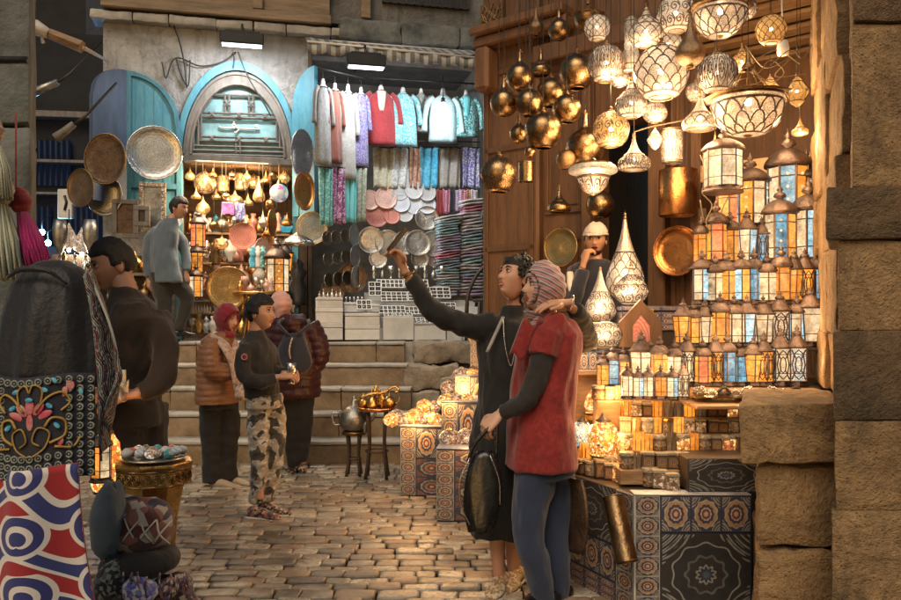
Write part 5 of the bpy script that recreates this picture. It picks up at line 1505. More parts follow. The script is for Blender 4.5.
# ---------------------------------------------------------------- clothes shop
def garment(kind, mat, trim=None):
    """hanging tunic: body with folds, two sleeves, bust form and hanger; about 1 unit tall, hangs from z=0"""
    o = thing('hanging_tunic', '', 'garment')
    w, hgt, fl = {'wide': (.24, .95, 1.15), 'long': (.19, 1.25, 1.2), 'jacket': (.24, .72, 1.0)}[kind]
    m = MB(); N = 28; rs = []; ph = rng.uniform(0, 6)
    for i in range(15):
        f = i / 14; ww = w * (.42 + .6 * min(1, f * 5) ** .6) * (1 - .12 * math.sin(min(1, f * 2.2) * PI) + (fl - 1) * f)
        if f < .03: ww = w * .30
        dp = .055 + .03 * f
        r_ = []
        for j in range(N):
            a = 2 * PI * j / N; fold = 1 + .16 * f * math.sin(a * 7 + ph + math.sin(f * 4)) + .05 * math.sin(a * 11 + f * 5)
            r_.append(V((ww * math.cos(a) * (1 + .03 * math.sin(a * 5)), dp * math.sin(a) * fold * 1.3, -f * hgt - (.03 * abs(math.cos(a)) if f < .12 else 0))))
        rs.append(r_)
    m.rings(rs, True, True)
    for s in (-1, 1):
        sl = .46 if kind != 'long' else .5
        m.tube([(s * w * .72, 0, -.06), (s * w * 1.12, -.0, -.16), (s * w * 1.34, -.02, -.16 - sl * .5), (s * w * 1.4, -.03, -.12 - sl)], [.06, .07, .06, .075], 12, k=4, squash=.7)
    c = m.build('cloth', mat, o)
    if trim:
        m = MB()
        m.sheet(lambda u, v: ((u - .5) * w * .62 * (1 - .55 * v * v), -.088 - .015 * math.cos((u - .5) * PI), -.04 - v * .34), 8, 8, .006); m.build('embroidered_yoke', trim, c)
    m = MB(); m.lathe([(.001, .085), (.03, .08), (.045, .04), (.05, -.01), (.11, -.05)], 14); m.build('neck_form', 'white_paint', o)
    m = MB(); m.tube([(0, 0, .08), (0, 0, .16), (.02, .03, .2), (0, .08, .2)], .006, 5, k=3); m.build('hook', 'iron', o)
    return o
def put_garment(kind, mat, label, px, py, w_px, off, yaw=0.0, trim=None, h=1.0):
    p = PB.at(px, py, off); s = (w_px * p.y / F) / .62
    o = garment(kind, mat, trim); o.location = p; o.rotation_euler = (0, 0, PB.rot + yaw); o.scale = (s, s, s * h); o['label'] = label; o['group'] = 'tunics hanging in the clothes shop'
yk = 'stack_white'
put_garment('wide', 'tunic_red', 'red tunic with pale embroidered front hanging at the top of the clothes shop', 381, 90, 36, .35, 0, 'cloth_cream', 1.0)
put_garment('wide', 'tunic_turq', 'turquoise and white patterned tunic right of the red one', 403, 92, 32, .33, 0, None, 1.1)
put_garment('jacket', 'tunic_brown', 'short brown and teal patchwork tunic between turquoise and pale blue ones', 421, 93, 26, .25, 0, 'tunic_brown', 1.3)
put_garment('jacket', 'tunic_pale', 'pale blue open jacket beside a bare bulb', 443, 94, 36, .35, 0, None, 1.15)
put_garment('jacket', 'tunic_teal', 'dark teal tunic with turquoise embroidery at the right end of the rail', 466, 95, 30, .33, 0, 'scarf_aqua', 1.2)
for i, (mat, px, py, wp, off, yaw, nm) in enumerate((('tunic_grey', 323, 84, 26, .95, .5, 'grey long tunic nearest the blue shutter'), ('tunic_rust', 335, 88, 24, .85, .6, 'rust brown long tunic between grey and white ones'), ('tunic_white', 348, 90, 26, .72, .5, 'off white long tunic with striped shoulder'), ('tunic_purple', 361, 92, 24, .58, .5, 'purple and blue flowered long tunic beside the red one'))):
    put_garment('long', mat, nm, px, py, wp, off, yaw, None, 1.55 if i != 2 else 1.7)
def hung(name, label, cat, px, py0, py1, wpx, off, mat, group, yaw=0.0, ph=0.0, fringe=False):
    a = PB.at(px, py0, off); b = PB.at(px, py1, off); w = wpx * a.y / F; h = a.z - b.z
    o = thing(name, label, cat, a, PB.rot + yaw, group)
    def fn(u, v): return ((u - .5) * w * (1 - .05 * v), -.018 * math.sin(u * 13 + ph + v) - .01 * math.sin(u * 29 + ph * 2 + v * 3), -h * v + .008 * math.sin(u * 7 + ph))
    MB().sheet(fn, 18, 10, .012).build('fabric', mat, o)
    m = MB()
    m.tube([(-w * .52, 0, .006), (w * .52, 0, .006)], .008, 5); m.build('hanging_bar', 'iron', o)
gs = 'folded cloths hung below the tunics'
for px, w, mat, nm in ((383, 20, 'cloth_cream', 'cream olive cloth hanging under the red tunic'), (400, 19, 'cloth_silver', 'silver grey patterned cloth hanging under the turquoise tunic'), (415, 11, 'cloth_rust', 'narrow rust brown cloth hanging in the lower row'), (429, 18, 'cloth_blue', 'bright blue cloth hanging in the lower row'), (450, 22, 'tunic_white', 'off white cloth hanging under the pale jacket'), (471, 18, 'cloth_violet', 'white cloth with violet blue border at the right end of the lower row')):
    hung('hanging_cloth', nm, 'cloth', px, 148, 188, w, .12, mat, gs, 0, px)
for px, w, mat, nm, off in ((326, 14, 'scarf_teal', 'teal glittering scarf nearest the copper shop', .9), (339, 13, 'scarf_purple', 'purple and white speckled scarf in the scarf row', .8), (351, 12, 'scarf_aqua', 'plain aqua scarf between purple and sage ones', .7), (361, 12, 'scarf_sage', 'sage grey patterned scarf at the right of the scarf row', .6)):
    hung('hanging_scarf', nm, 'scarf', px, 168, 225 - (px - 326) * .1, w, off, mat, 'scarves hung under the long tunics', .3, px)
# striped awning and rails
def awning():
    (u0, z0), (u1, z1) = PB.uz(307, 48, 1.0), PB.uz(476, 64, .75)
    o = thing('striped_awning', 'grey and white striped awning strip over the clothes shop', 'awning', (PB.A.x, PB.A.y, 0), PB.rot)
    n = 19; m1 = MB()
    zz = (z0 + z1) / 2 + .03
    def fn(u, v): return (u0 + (u1 - u0) * u, -.95 + .55 * (1 - v) if False else -.55 - .45 * v, zz + .22 - .20 * v - .03 * math.sin(u * 3) + .006 * math.sin(u * 60) )
    m1.sheet(fn, 76, 5, .006, 0); o1 = m1
    nq = 76 * 5
    for k in range(len(m1.mi)):
        pass
    # stripes by face
    idx = 0
    for j in range(5):
        for i in range(76):
            mi = (i // 2) % 2; m1.mi[idx] = mi; m1.mi[idx + 1] = mi; idx += 2
    m1.build('canvas', ['awning_grey', 'awning_white'], o)
    m = MB(); m.tube([(u0, -1.0, zz + .02), (u1, -1.0, zz - .02)], .014, 6); m.tube([(u0 + .1, -.55, zz + .2), (u1, -.55, zz + .2)], .012, 6); m.build('front_bar', 'white_paint', o)
    def fv(u, v): return (u0 + (u1 - u0) * u, -1.0 + .01 * math.sin(u * 50), zz + .02 - .04 * u - v * (.10 + .035 * abs(math.sin(u * 30))))
    m = MB(); m.sheet(fv, 76, 2, .004); idx = 0
    for j in range(2):
        for i in range(76):
            mi = (i // 2) % 2; m.mi[idx] = mi; m.mi[idx + 1] = mi; idx += 2
    m.build('valance', ['awning_grey', 'awning_white'], o)
awning()
def rail(label, pts, mat='iron', t=.010):
    P = [PB.at(a, b, c) for a, b, c in pts]; m = MB(); m.tube([p - P[0] for p in P], t, 6); tag(m.build('clothes_rail', mat, loc=P[0]), label, 'rail')
rail('dark rail carrying the row of short tunics', [(370, 78, .42), (478, 84, .38)])
rail('slanting rail carrying the long tunics', [(318, 68, 1.02), (372, 80, .5)])
rail('thin rail between the tunics and the lower row of cloths', [(372, 140, .2), (480, 142, .2)], t=.007)
o = thing('bare_bulb', 'bright bare bulb hanging in front of the pale blue jacket', 'lamp', PB.at(443, 108, .62))
MB().ball((0, 0, 0), (.05, .05, .065), 14, 10).build('bulb', 'bulb_shop', o); own_light(o, (0, -.12, -.15), 8, (.9, .96, 1), .05); MB().tube([(0, 0, .06), (0, 0, .12)], .022, 8).tube([(0, 0, .12), (0, 0, .38)], .006, 5).build('holder', 'black_plastic', o)

# plates and bowls
def pbp(px, py, rp, mat, label, off, squ=1.0, yaw=0.0, tilt=0.0, rim=None, depth=.05, group=None, name='plate', cat='plate'):
    return plate(px, py, rp, 0, mat, label, pl=PB, on=off, squ=squ, yaw=yaw, tilt=tilt, rim=rim, depth=depth, group=group, name=name, cat=cat)
g = 'plates displayed in the clothes shop'
for px, py, r, mat, lab in ((371, 240, 13, 'engraved_silver', 'silver dish at the left end of the row of metal plates'), (388, 243, 13, 'engraved_pewter', 'silver grey dish behind the raised hand'), (405, 243, 12, 'engraved_pewter', 'pewter plate right of the raised hand'), (418, 243, 13, 'engraved_pewter', 'pewter plate second from the right in the metal row'), (434, 244, 13, 'engraved_pewter', 'pewter plate at the right end of the metal row'),
        (378, 259, 9, 'engraved_silver', 'small pewter dish low at the left under the metal row'), (420, 259, 9, 'engraved_pewter', 'small pewter dish low under the metal row'), (436, 260, 8, 'engraved_pewter', 'smallest pewter dish at the low right'),
        (370, 200, 10, 'pink_pottery', 'pink pottery plate high at the left'), (386, 198, 11, 'pink_pottery', 'beige pottery plate in the upper pottery row'), (400, 192, 8, 'grey_pottery', 'small grey pottery plate on the upper row'), (414, 190, 9, 'grey_pottery', 'grey pottery bowl beneath the blue cloth'), (427, 192, 9, 'grey_pottery', 'round grey pottery plate right of the bowl'), (401, 203, 9, 'blue_pottery', 'blue pottery plate left of its twin'), (414, 205, 9, 'blue_pottery', 'blue pottery plate in the middle of the wall'), (427, 205, 9, 'blue_pottery', 'pale blue pottery plate in the third place'),
        (377, 215, 12, 'red_pottery', 'red and white pottery plate at the left'), (405, 214, 8, 'grey_pottery', 'white and blue pottery saucer'), (427, 218, 12, 'engraved_silver', 'silver tray with raised rim right of the pottery'), (392, 216, 8, 'red_pottery', 'small orange red pottery dish')):
    pbp(px, py, r, mat, lab, .10 + (.12 if py > 235 else 0) + rng.uniform(0, .03), tilt=R(rng.uniform(0, 8)), group=g)
for i in range(4):
    for j in range(4):
        px, py = 327 + j * 9 + i * 1.0, 238 + i * 21 - j * 1
        if py > 290: continue
        pbp(px, py, 8.5, 'engraved_pewter', f'oval pewter dish in the hanging strips, strip {"one two three four".split()[j]}, {ORD[i]} from the top', .55, .8 if j < 3 else 1.3, yaw=R(50), group='pewter dishes hanging in strips', name='oval_dish', cat='dish')
for px, py, r, nm in ((352, 278, 15, 'dark round tray leaning low behind the white boxes'), (333, 290, 12, 'dark smaller tray leaning beside the first stack of boxes')):
    pbp(px, py, r, 'engraved_dark', nm, .5, name='round_tray', cat='tray')

# piles of folded scarves
r = random.Random(31); mats = ['stack_pink', 'stack_blue', 'stack_grey', 'stack_lilac', 'stack_white', 'stack_aqua', 'stack_grey', 'stack_white']
def fold(m, w, d, h, s):
    """one folded cloth: soft rounded slab, lapped layers"""
    for k in range(2):
        z0 = h * k / 2; N = 10
        rs = []
        for i in range(7):
            u = i / 6; e = 1 - .06 * (abs(u - .5) * 2) ** 4
            z = z0 + h * .24
            rs.append([V(((u - .5) * w, -d / 2 * e + d * e * (.5 - .5 * math.cos(2 * PI * j / N)) + (.006 if k else 0), z + h * .26 * math.sin(2 * PI * j / N) * (1 + .25 * math.sin(u * 9 + s + j)) + .004 * math.sin(u * 6 + s))) for j in range(N)])
        m.rings(rs, True, True)
for c, (px0, px1, pyb, pyt, nm) in enumerate(((437, 458, 296, 216, 'left pile'), (459, 480, 296, 200, 'right pile'), (478, 486, 296, 235, 'pile half hidden by the pillar'))):
    n = 15 if c < 2 else 8
    for i in range(n):
        py = pyb - (pyb - pyt) * i / n; p = PB.at((px0 + px1) / 2 + r.uniform(-1.5, 1.5), py, .30 - c * .04); w = (px1 - px0) * p.y / F * r.uniform(.9, 1.12)
        hh = (pyb - pyt) / n * p.y / F * 1.02
        m = MB(); fold(m, w, .34, hh, i * 3 + c); mt = mats[r.randrange(8)] if py < 262 else r.choice(('stack_aqua', 'stack_blue', 'stack_lilac', 'stack_white', 'stack_grey'))
        o = m.build('folded_scarf', mt, loc=p, rz=PB.rot + r.uniform(-.06, .06)); o.rotation_euler[1] = -.16 if i > 4 else -.05
        tag(o, f'folded {mt[6:]} patterned scarf, {ORD[i]} from the bottom of the {nm}', 'scarf', 'piles of folded scarves')
for i, (px, mt) in enumerate(((440, 'tunic_red'), (446, 'stack_pink'), (451, 'navy_cloth'), (458, 'stack_lilac'), (463, 'stack_pink'), (469, 'cloth_rust'), (474, 'stack_white'))):
    hung('hanging_tie', f'{["red", "pink", "navy", "lilac", "bright pink", "tan", "white"][i]} narrow shawl, {ORD[i]} in the slanting row above the piles', 'shawl', px, 190, 214 - i, 6.5, .2, mt, 'narrow shawls above the piles', .0, i)
# chair
def chair_back():
    c = PB.at(488, 300, .95)
    o = thing('bentwood_chair', 'dark bentwood chair back standing before the scarf piles', 'chair', (c.x, c.y, 1.14), PB.rot)
    m = MB(); m.tube([(-.26, 0, .3), (-.23, 0, .55), (-.10, 0, .80), (.08, 0, .90), (.2, 0, .9)], .022, 8, k=5); m.tube([(.2, 0, .9), (.26, 0, .75), (.27, 0, .3)], .022, 8, k=4); m.build('back_frame', 'dark_wood', o)
    m = MB(); m.tube([(-.02, 0, .45), (-.02, 0, .84)], .012, 6); m.tube([(.1, 0, .45), (.1, 0, .88)], .012, 6); m.tube([(-.22, 0, .47), (.26, 0, .47)], .014, 6); m.build('spindle', 'dark_wood', o)
    MB().lathe([(.001, .44), (.24, .44), (.25, .46), (.24, .475), (.001, .475)], 20, c=(.02, -.2, 0)).build('seat', 'dark_wood', o)
    for a, b in ((-.2, -.36), (.22, -.36), (-.24, .0), (.26, .0)): MB().tube([(a, b, .44), (a * 1.1, b, 0)], .016, 6).build('leg', 'dark_wood', o)
chair_back()

# white boxes and jewellery trays on the terrace edge
def wbox(label, px0, px1, py0, py1, off, dep, group='white boxes along the terrace edge', lid=True):
    a = PB.at(px0, py1, off); b = PB.at(px1, py0, off); w = (b.xy - a.xy).length
    h = (py1 - py0) * (a.y + b.y) / 2 / F
    o = thing('white_box', label, 'box', (a.x, a.y, a.z), PB.rot, group)
    MB().bx(0.002, w - .002, .0, dep, 0, h * (.72 if lid else 1) - .002, .004).build('body', 'white_card', o)
    if lid: MB().bx(0, w, -.006, dep + .005, h * .73, h - .002, .004).build('lid', 'white_card', o)
    return o
wbox('bottom box of the leftmost stack of white boxes', 317, 343, 323, 340, 1.0, .3); wbox('middle box of the leftmost stack of white boxes', 317, 343, 308, 323, 1.0, .3); wbox('top box of the leftmost stack, glass pieces on it', 317, 343, 297, 308, 1.0, .3)
wbox('wide lower white box right of the leftmost stack', 345, 380, 325, 340, .98, .3); wbox('wide upper white box right of the leftmost stack', 345, 380, 313, 325, .98, .3)
wbox('large plain white box in the middle of the counter', 383, 414, 317, 340, .96, .3, lid=False); wbox('flat white box under the display tray', 414, 446, 326, 340, .94, .3, lid=False); wbox('narrow white box at the right end of the counter', 447, 462, 318, 341, .92, .3)
wbox('small white box carrying a framed picture', 344, 366, 302, 312, .8, .2); wbox('small white box behind the wide ones', 366, 380, 304, 312, .78, .2); wbox('white box right of the dark gap', 466, 480, 318, 341, .9, .3)
def tray(label, px, py, wpx, hpx, off, nx, ny, tilt=35, mat='white_paint', fill='dark_velvet'):
    c = PB.at(px, py, off); s = c.y / F; w, h = wpx * s, hpx * s / math.sin(R(90 - tilt + 20))
    o = thing('jewellery_tray', label, 'tray', c, 0, 'white trays of jewellery'); o.rotation_euler = (R(90 - tilt), 0, PB.rot)
    m = MB(); m.bx(-w / 2, w / 2, -h / 2, h / 2, -.02, -.008)
    for i in range(nx + 1): x = -w / 2 + w * i / nx; m.bx(x - .005, x + .005, -h / 2, h / 2, -.0075, .012)
    for j in range(ny + 1): y = -h / 2 + h * j / ny; m.bx(-w / 2 - .005, w / 2 + .005, y - .005, y + .005, -.0072, .0125)
    m.build('frame', mat, o)
    m = MB(); r = random.Random(int(px * 7 + py))
    for i in range(nx):
        for j in range(ny):
            x = -w / 2 + w * (i + .5) / nx; y = -h / 2 + h * (j + .5) / ny; m.bx(x - w / nx * .38, x + w / nx * .38, y - h / ny * .36, y + h / ny * .36, -.0078, -.002)
    m.build('pads', fill, o)
    m = MB()
    for i in range(nx):
        for j in range(ny):
            x = -w / 2 + w * (i + .5) / nx; y = -h / 2 + h * (j + .5) / ny; k = r.uniform(.12, .26) * min(w / nx, h / ny)
            m.ball((x + r.uniform(-.3, .3) * k, y, .004), (k, k * r.uniform(.6, 1), .010), 8, 5)
    m.build('jewellery', 'silver', o)
k = 0
for (px, py, w, h, off, nx, ny, t) in ((394, 297, 26, 11, .62, 5, 3, 40), (420, 297, 24, 11, .60, 5, 3, 40), (392, 310, 26, 9, .74, 6, 2, 45), (418, 311, 26, 9, .72, 6, 2, 45), (446, 308, 20, 12, .66, 4, 3, 40), (429, 321, 34, 8, .9, 8, 2, 55), (398, 315, 28, 5, .86, 7, 1, 60), (390, 284, 26, 9, .5, 6, 2, 35), (416, 284, 24, 9, .48, 6, 2, 35), (440, 293, 20, 12, .5, 3, 3, 30), (375, 289, 12, 14, .6, 2, 3, 20), (364, 305, 14, 10, .9, 3, 2, 30)):
    tray(f'white compartment tray of silver trinkets, {ORD[k]} of the twelve on the slanting counter', px, py, w, h, off, nx, ny, t); k += 1
def counter_steps():
    o = thing('slanting_counter', 'stepped white counter under the jewellery trays', 'counter', (PB.A.x, PB.A.y, 0), PB.rot)
    ua, ub = PB.uz(368, 300, .5)[0], PB.uz(478, 300, .5)[0]
    for i in range(6):
        MB().bx(ua, ub, -.88 + .13 * i, -.752 + .13 * i, 1.14, 1.28 + .085 * i, .004).build('tier', 'white_card', o)
    MB().bx(PB.uz(318, 300, .7)[0], ua - .004, -.85, -.25, 1.14, 1.38).build('side_block', 'dark_wood', o)
counter_steps()
def bust(label, px, pyb, hpx, off, mat, kind='bottle'):
    c = PB.at(px, pyb, off); h = hpx * c.y / F
    P = {'bottle': [(.0, 0), (.22, 0), (.26, .15), (.18, .45), (.07, .6), (.06, .8), (.12, .86), (.03, .95), (.01, 1)], 'figure': [(0, 0), (.2, 0), (.14, .1), (.2, .35), (.12, .55), (.2, .72), (.1, .8), (.13, .9), (.02, 1)], 'vase': [(0, 0), (.16, 0), (.12, .08), (.3, .4), (.28, .6), (.1, .8), (.16, 1), (.13, 1)], 'goblet': [(0, 0), (.2, 0), (.05, .1), (.04, .4), (.22, .6), (.24, 1), (.2, 1)], 'urn': [(0, 0), (.2, 0), (.1, .1), (.3, .3), (.32, .5), (.1, .7), (.2, .76), (.06, .9), (.02, 1)], 'teapot': [(0, 0), (.3, 0), (.42, .25), (.38, .5), (.2, .68), (.1, .75), (.06, .9), (.02, 1)]}[kind]
    m = MB().lathe([(q * h, z * h) for q, z in P], 14)
    if kind == 'teapot':
        m.tube([(.36 * h, 0, .25 * h), (.55 * h, 0, .4 * h), (.62 * h, 0, .7 * h)], [.07 * h, .035 * h], 6, k=3); m.tube([(-.36 * h, 0, .5 * h), (-.6 * h, 0, .5 * h), (-.55 * h, 0, .2 * h), (-.36 * h, 0, .2 * h)], .03 * h, 5, k=3)
    return m, c
cn = {'brass': 'brass', 'silver': 'silver', 'pewter': 'pewter', 'copper': 'copper', 'white_paint': 'white', 'dark_brass': 'dark brass', 'dark_tray': 'dark metal', 'black_plastic': 'black'}
def ware(label, px, pyb, hpx, off, mat, kind, group=None, nm=None):
    m, c = bust(label, px, pyb, hpx, off, mat, kind); n_ = nm or {'bottle': 'bottle', 'figure': 'figurine', 'vase': 'vase', 'goblet': 'goblet', 'urn': 'urn', 'teapot': 'teapot'}[kind]
    return tag(m.build(n_, mat, loc=c), label, n_, group)
for i in range(9):
    k_ = ('figure', 'bottle', 'goblet')[i % 3]; ware(f'small {("pewter" if i % 2 else "silver")} {"figurine bottle goblet".split()[i % 3]} on the back shelf, {ORD[i]} from the left under the metal plates', 374 + i * 8.5, 279, 13, .42, 'pewter' if i % 2 else 'silver', k_, 'small metal wares on the back shelf')
for i in range(6):
    ware(f'tiny glass flask on the leftmost white stack, {ORD[i]} from the left', 319.5 + i * 4.2, 297, 6 + (i % 2) * 2, .9, 'silver', 'bottle', 'glass flasks on the white box stack')
for i in range(5): ware(f'tiny silver goblet on the small white box, {ORD[i]} from the left', 346 + i * 4, 302, 5, .72, 'silver', 'goblet', 'silver goblets on the small white box')

# ---------------------------------------------------------------- copper shop
gp = 'brass lamps hanging inside the copper shop'
ins = -.35
def hangc(px, py, rpx, off, key, label, ceil=None, sz=1.0):
    p = PB.at(px, py, off); r = rpx * p.y / F; ceil = ceil or FB['zs'] - .1
    o = LK.put(key, p, label, rng.uniform(0, 2), (r, r, r * sz), gp)
    for c in kids(o):
        if c.name.split('.')[0] == 'cord': c.scale = (.004 / r / .035, .004 / r / .035, max(.05, (ceil - p.z) / (r * sz) - c.location.z))
    if key[3] and rpx > 6.5: own_light(o, (0, -1.5, -.6), 2.6, (1, .62, .30), .04)
hangc(205, 183, 11, -.2, ('globe', 'scale', PG, 1), 'large round pierced brass lamp at the top left inside the copper shop')
hangc(223, 184, 7.5, -.3, ('cyl', 'swirl', PG, 1), 'drum shaped brass lamp second from left in the top row', sz=.8)
hangc(241, 182, 7.5, -.3, ('cyl', 'petal', PG, 1), 'drum shaped brass lamp third from left in the top row', sz=.8)
hangc(254, 182, 7, -.4, ('globe', 'petal', PG, 1), 'small brass globe lamp at the right of the top row')
hangc(235, 200, 8, -.1, ('onion', 'swirl', PG, 1), 'very bright brass onion lamp in the middle of the copper shop', sz=.7)
hangc(203, 208, 7, .0, ('onion', None, PG, 1), 'plain brass onion lamp low at the left of the shop')
hangc(259, 195, 6, .1, ('tear', 'zig', PG, 1), 'tall silver brass teardrop lamp near the right of the shop', sz=1.2)
hangc(263, 222, 5, .15, ('drop', None, 'pierced_silver', 0), 'long silver drop hanging below the teardrop lamp')
hangc(248, 202, 5.5, -.2, ('bell', None, PG, 0), 'small dull bell lamp beside the very bright one')
hangc(216, 196, 5, -.3, ('bell', 'scale', PG, 1), 'tiny brass bell lamp between the drum lamps and pink lamp')
hangc(271, 205, 6, .0, ('neck', None, 'bronze_glass', 0), 'bronze necked globe near the spotted ball')
o = thing('ceiling_light', 'flat round ceiling light glowing in the copper shop', 'ceiling light', PB.at(208, 160.5, -.25)); MB().lathe([(.001, -.02), (.12, -.02), (.13, 0), (.13, .02)], 18).build('diffuser', 'tube_warm', o)
d = bpy.data.lights.new('shop', 'AREA'); d.energy = 60; d.color = (1, .72, .42); d.size = .8; q = bpy.data.objects.new('shop_lamp', d); COL.objects.link(q); q.parent = o; q.location = (.35, -.35, -.05)
# box lamp, purple cloth, ball, plates, bottles
o = thing('pink_lamp', 'square lamp glowing pink in the copper shop', 'lamp', PB.at(228, 214, .1), PB.rot); MB().bx(-.07, .07, -.07, .07, .0, .13, .01).build('shade', 'pink_glass', o); MB().bx(-.03, .03, -.03, .03, -.03, -.001).build('base', 'dark_brass', o)
hung('hanging_cloth', 'small violet cloth hanging beside the pink lamp', 'cloth', 240, 203, 221, 9, .08, 'cloth_violet', None)
o = thing('spotted_ball', 'white glass ball lamp with coloured spots at the right of the copper shop', 'lamp', PB.at(279, 193, .1)); MB().ball((0, 0, 0), .11, 20, 14).build('shade', 'mosaic_ball', o); MB().lathe([(.03, .1), (.02, .14), (.005, .16), (.005, .4)], 8).build('cap', 'dark_brass', o)
GK.put(((o_, r_), 6, 'plain'), PB.at(198, 250, .2), 'bright orange paned lantern standing at the left of the copper shop', 0, 42 * PB.at(198, 250).y / F)
GK.put(((a_, w_), 6, 'plain'), PB.at(196, 300, .3), 'amber lantern low at the left above the balustrade', 0, 38 * PB.at(198, 250).y / F)
GK.put(((a_,), 6, 'plain'), PB.at(197, 275, .25), 'yellow amber lantern in the middle of the left lantern stack', .4, 36 * PB.at(198, 250).y / F)
GK.put(((w_, a_), 8, 'gem'), PB.at(277, 297, .25), 'tall brass lantern with pale panes right of the round tables', .4, 62 * PB.at(277, 250).y / F)
GK.put(((a_, w_), 6, 'taper'), PB.at(285, 280, .1), 'narrow amber lantern behind the tall brass one', .4, 44 * PB.at(277, 250).y / F)
pbp(243, 236, 13, 'red_pottery', 'large red and pink patterned plate hanging in the copper shop', .05, group='plates in the copper shop')
pbp(228, 288, 21, 'engraved_brass', 'huge round brass tray top standing upright behind the women', .25, rim='dark_brass', group='plates in the copper shop', name='round_tray', cat='tray')
pbp(272, 223, 8, 'copper', 'orange copper plate seen edge on near the shop jamb', .2, 1.7, yaw=R(55), group='plates in the copper shop')
pbp(262, 250, 9, 'pink_pottery', 'pale pink dish leaning in the middle', .1, 1.3, yaw=R(35), group='plates in the copper shop')
pbp(268, 240, 7, 'engraved_copper', 'small oval copper plate above the figurines', .0, 1.3, yaw=R(25), group='plates in the copper shop')
pbp(302, 154, 14, 'engraved_silver', 'large silver oval tray hanging on the right blue shutter', .5, 1.75, yaw=R(35), rim='silver', name='oval_tray', cat='tray')
pbp(303, 191, 13, 'copper', 'orange lit copper bowl hanging below the silver oval tray', .52, 1.5, yaw=R(35), rim='silver', name='bowl', cat='bowl', depth=.2)
pbp(312, 228, 15.5, 'engraved_pewter', 'round brassy pewter tray hanging at the jamb beside the scarves', .55, 1.05, rim='brass', name='round_tray', cat='tray')
pbp(154.5, 153, 26.5, 'engraved_silver', 'big silver tray with engraved star on the bright blue shutter', .25, rim='silver', name='round_tray', cat='tray')
pbp(105.5, 159, 22, 'dark_tray', 'plain brown round tray on the dark slate shutter', .52, 1.15, yaw=R(-20), rim='dark_brass', name='round_tray', cat='tray')
pbp(81, 188, 16, 'engraved_dark', 'dark oval tray at the building corner above the lit lamps', .5, 1.2, yaw=R(-30), rim='dark_brass', name='round_tray', cat='tray')
pbp(105, 196, 18, 'engraved_pewter', 'grey openwork round tray below the plain brown one', .36, 1.1, yaw=R(-15), rim='pewter', name='round_tray', cat='tray')
pbp(175, 220, 7, 'blue_pottery', 'small blue plate hanging behind the man in grey', .1, name='plate')
# domed umbrella-like silver shade, urns on a shelf
o = thing('domed_shade', 'wide silver umbrella shaped shade beneath the pewter tray', 'lamp shade', PB.at(299, 240, .45)); MB().lathe([(.20, -.06), (.205, -.05), (.17, .0), (.10, .05), (.04, .08), (.02, .16), (.035, .19), (.01, .24)], 24).build('dome', 'silver', o); MB().tube([(0, 0, .2), (0, 0, .5)], .006, 5).build('hook', 'iron', o)
o = thing('display_table', 'low brass railed table crowded with small wares in the copper shop', 'table', PB.at(256, 300, .35) * V((1, 1, 0)) + V((0, 0, 1.14)), PB.rot)
zt_ = PB.at(256, 292, .35).z - 1.14
MB().lathe([(.001, zt_ - .03), (.26, zt_ - .03), (.27, zt_ - .01), (.26, zt_), (.001, zt_)], 24).build('tabletop', 'brass', o)
for a in (45, 135, 225, 315): MB().tube([(.18 * math.cos(R(a)), .18 * math.sin(R(a)), zt_ - .03), (.14 * math.cos(R(a)), .14 * math.sin(R(a)), zt_ * .5), (.2 * math.cos(R(a)), .2 * math.sin(R(a)), 0)], .014, 6, k=3).build('leg', 'dark_brass', o)
r = random.Random(77); KI = ['bottle', 'figure', 'vase', 'goblet', 'urn', 'teapot']; MI = ['brass', 'silver', 'pewter', 'copper', 'dark_brass', 'white_paint', 'red_pottery', 'blue_pottery', 'pink_pottery', 'teal_glass']
CNm = {'red_pottery': 'red', 'blue_pottery': 'blue white', 'pink_pottery': 'pink', 'teal_glass': 'teal', 'brass': 'brass', 'silver': 'silver', 'pewter': 'pewter', 'copper': 'copper', 'dark_brass': 'dark brass', 'white_paint': 'white'}
def wares(rowname, pyb, off, x0, x1, n, hp, group='small metal wares in the copper shop'):
    for i in range(n):
        px = x0 + (x1 - x0) * i / max(1, n - 1) + r.uniform(-.7, .7); kd = r.choice(KI); mt = r.choice(MI)
        ware(f'{CNm[mt]} {({"figure": "figurine"}).get(kd, kd)}, {ORD[i]} from the left {rowname}', px, pyb, hp * r.uniform(.75, 1.2), off + r.uniform(-.04, .04), mt, kd, group)
wares('on the brass railed table', 292, .35, 240, 272, 7, 13)
wares('on the upper inner shelf', 232, -.5, 190, 285, 16, 18)
for i_, (px_, py_, r_) in enumerate(((190, 176, 5), (213, 174, 4), (232, 176, 4), (247, 178, 5), (266, 180, 6), (273, 176, 5), (284, 178, 6), (196, 196, 5), (226, 197, 4), (246, 222, 5), (270, 232, 6), (214, 226, 5), (222, 244, 6), (287, 222, 6))):
    hangc(px_, py_, r_, -.1 if i_ < 7 else .02, ((('onion', 'bell', 'globe')[i_ % 3], None, (PG, 'copper', 'bronze_glass')[i_ % 3], int(i_ % 3 == 0))), f'small hanging {("pierced gold onion", "copper bell", "bronze ball")[i_ % 3]} lamp, {ORD[i_]} of fourteen between the bigger copper shop lamps')
wares('on the middle inner shelf', 262, -.35, 190, 288, 18, 20)
wares('on the low inner shelf', 288, -.15, 205, 290, 15, 22)
wares('along the shop threshold', 333, .12, 192, 300, 16, 16)
wares('on the row above the threshold', 312, .0, 216, 300, 14, 18)
o = thing('wall_shelves', 'wooden shelves crossing the copper shop behind the wares', 'shelf', (PB.A.x, PB.A.y, 0), PB.rot)
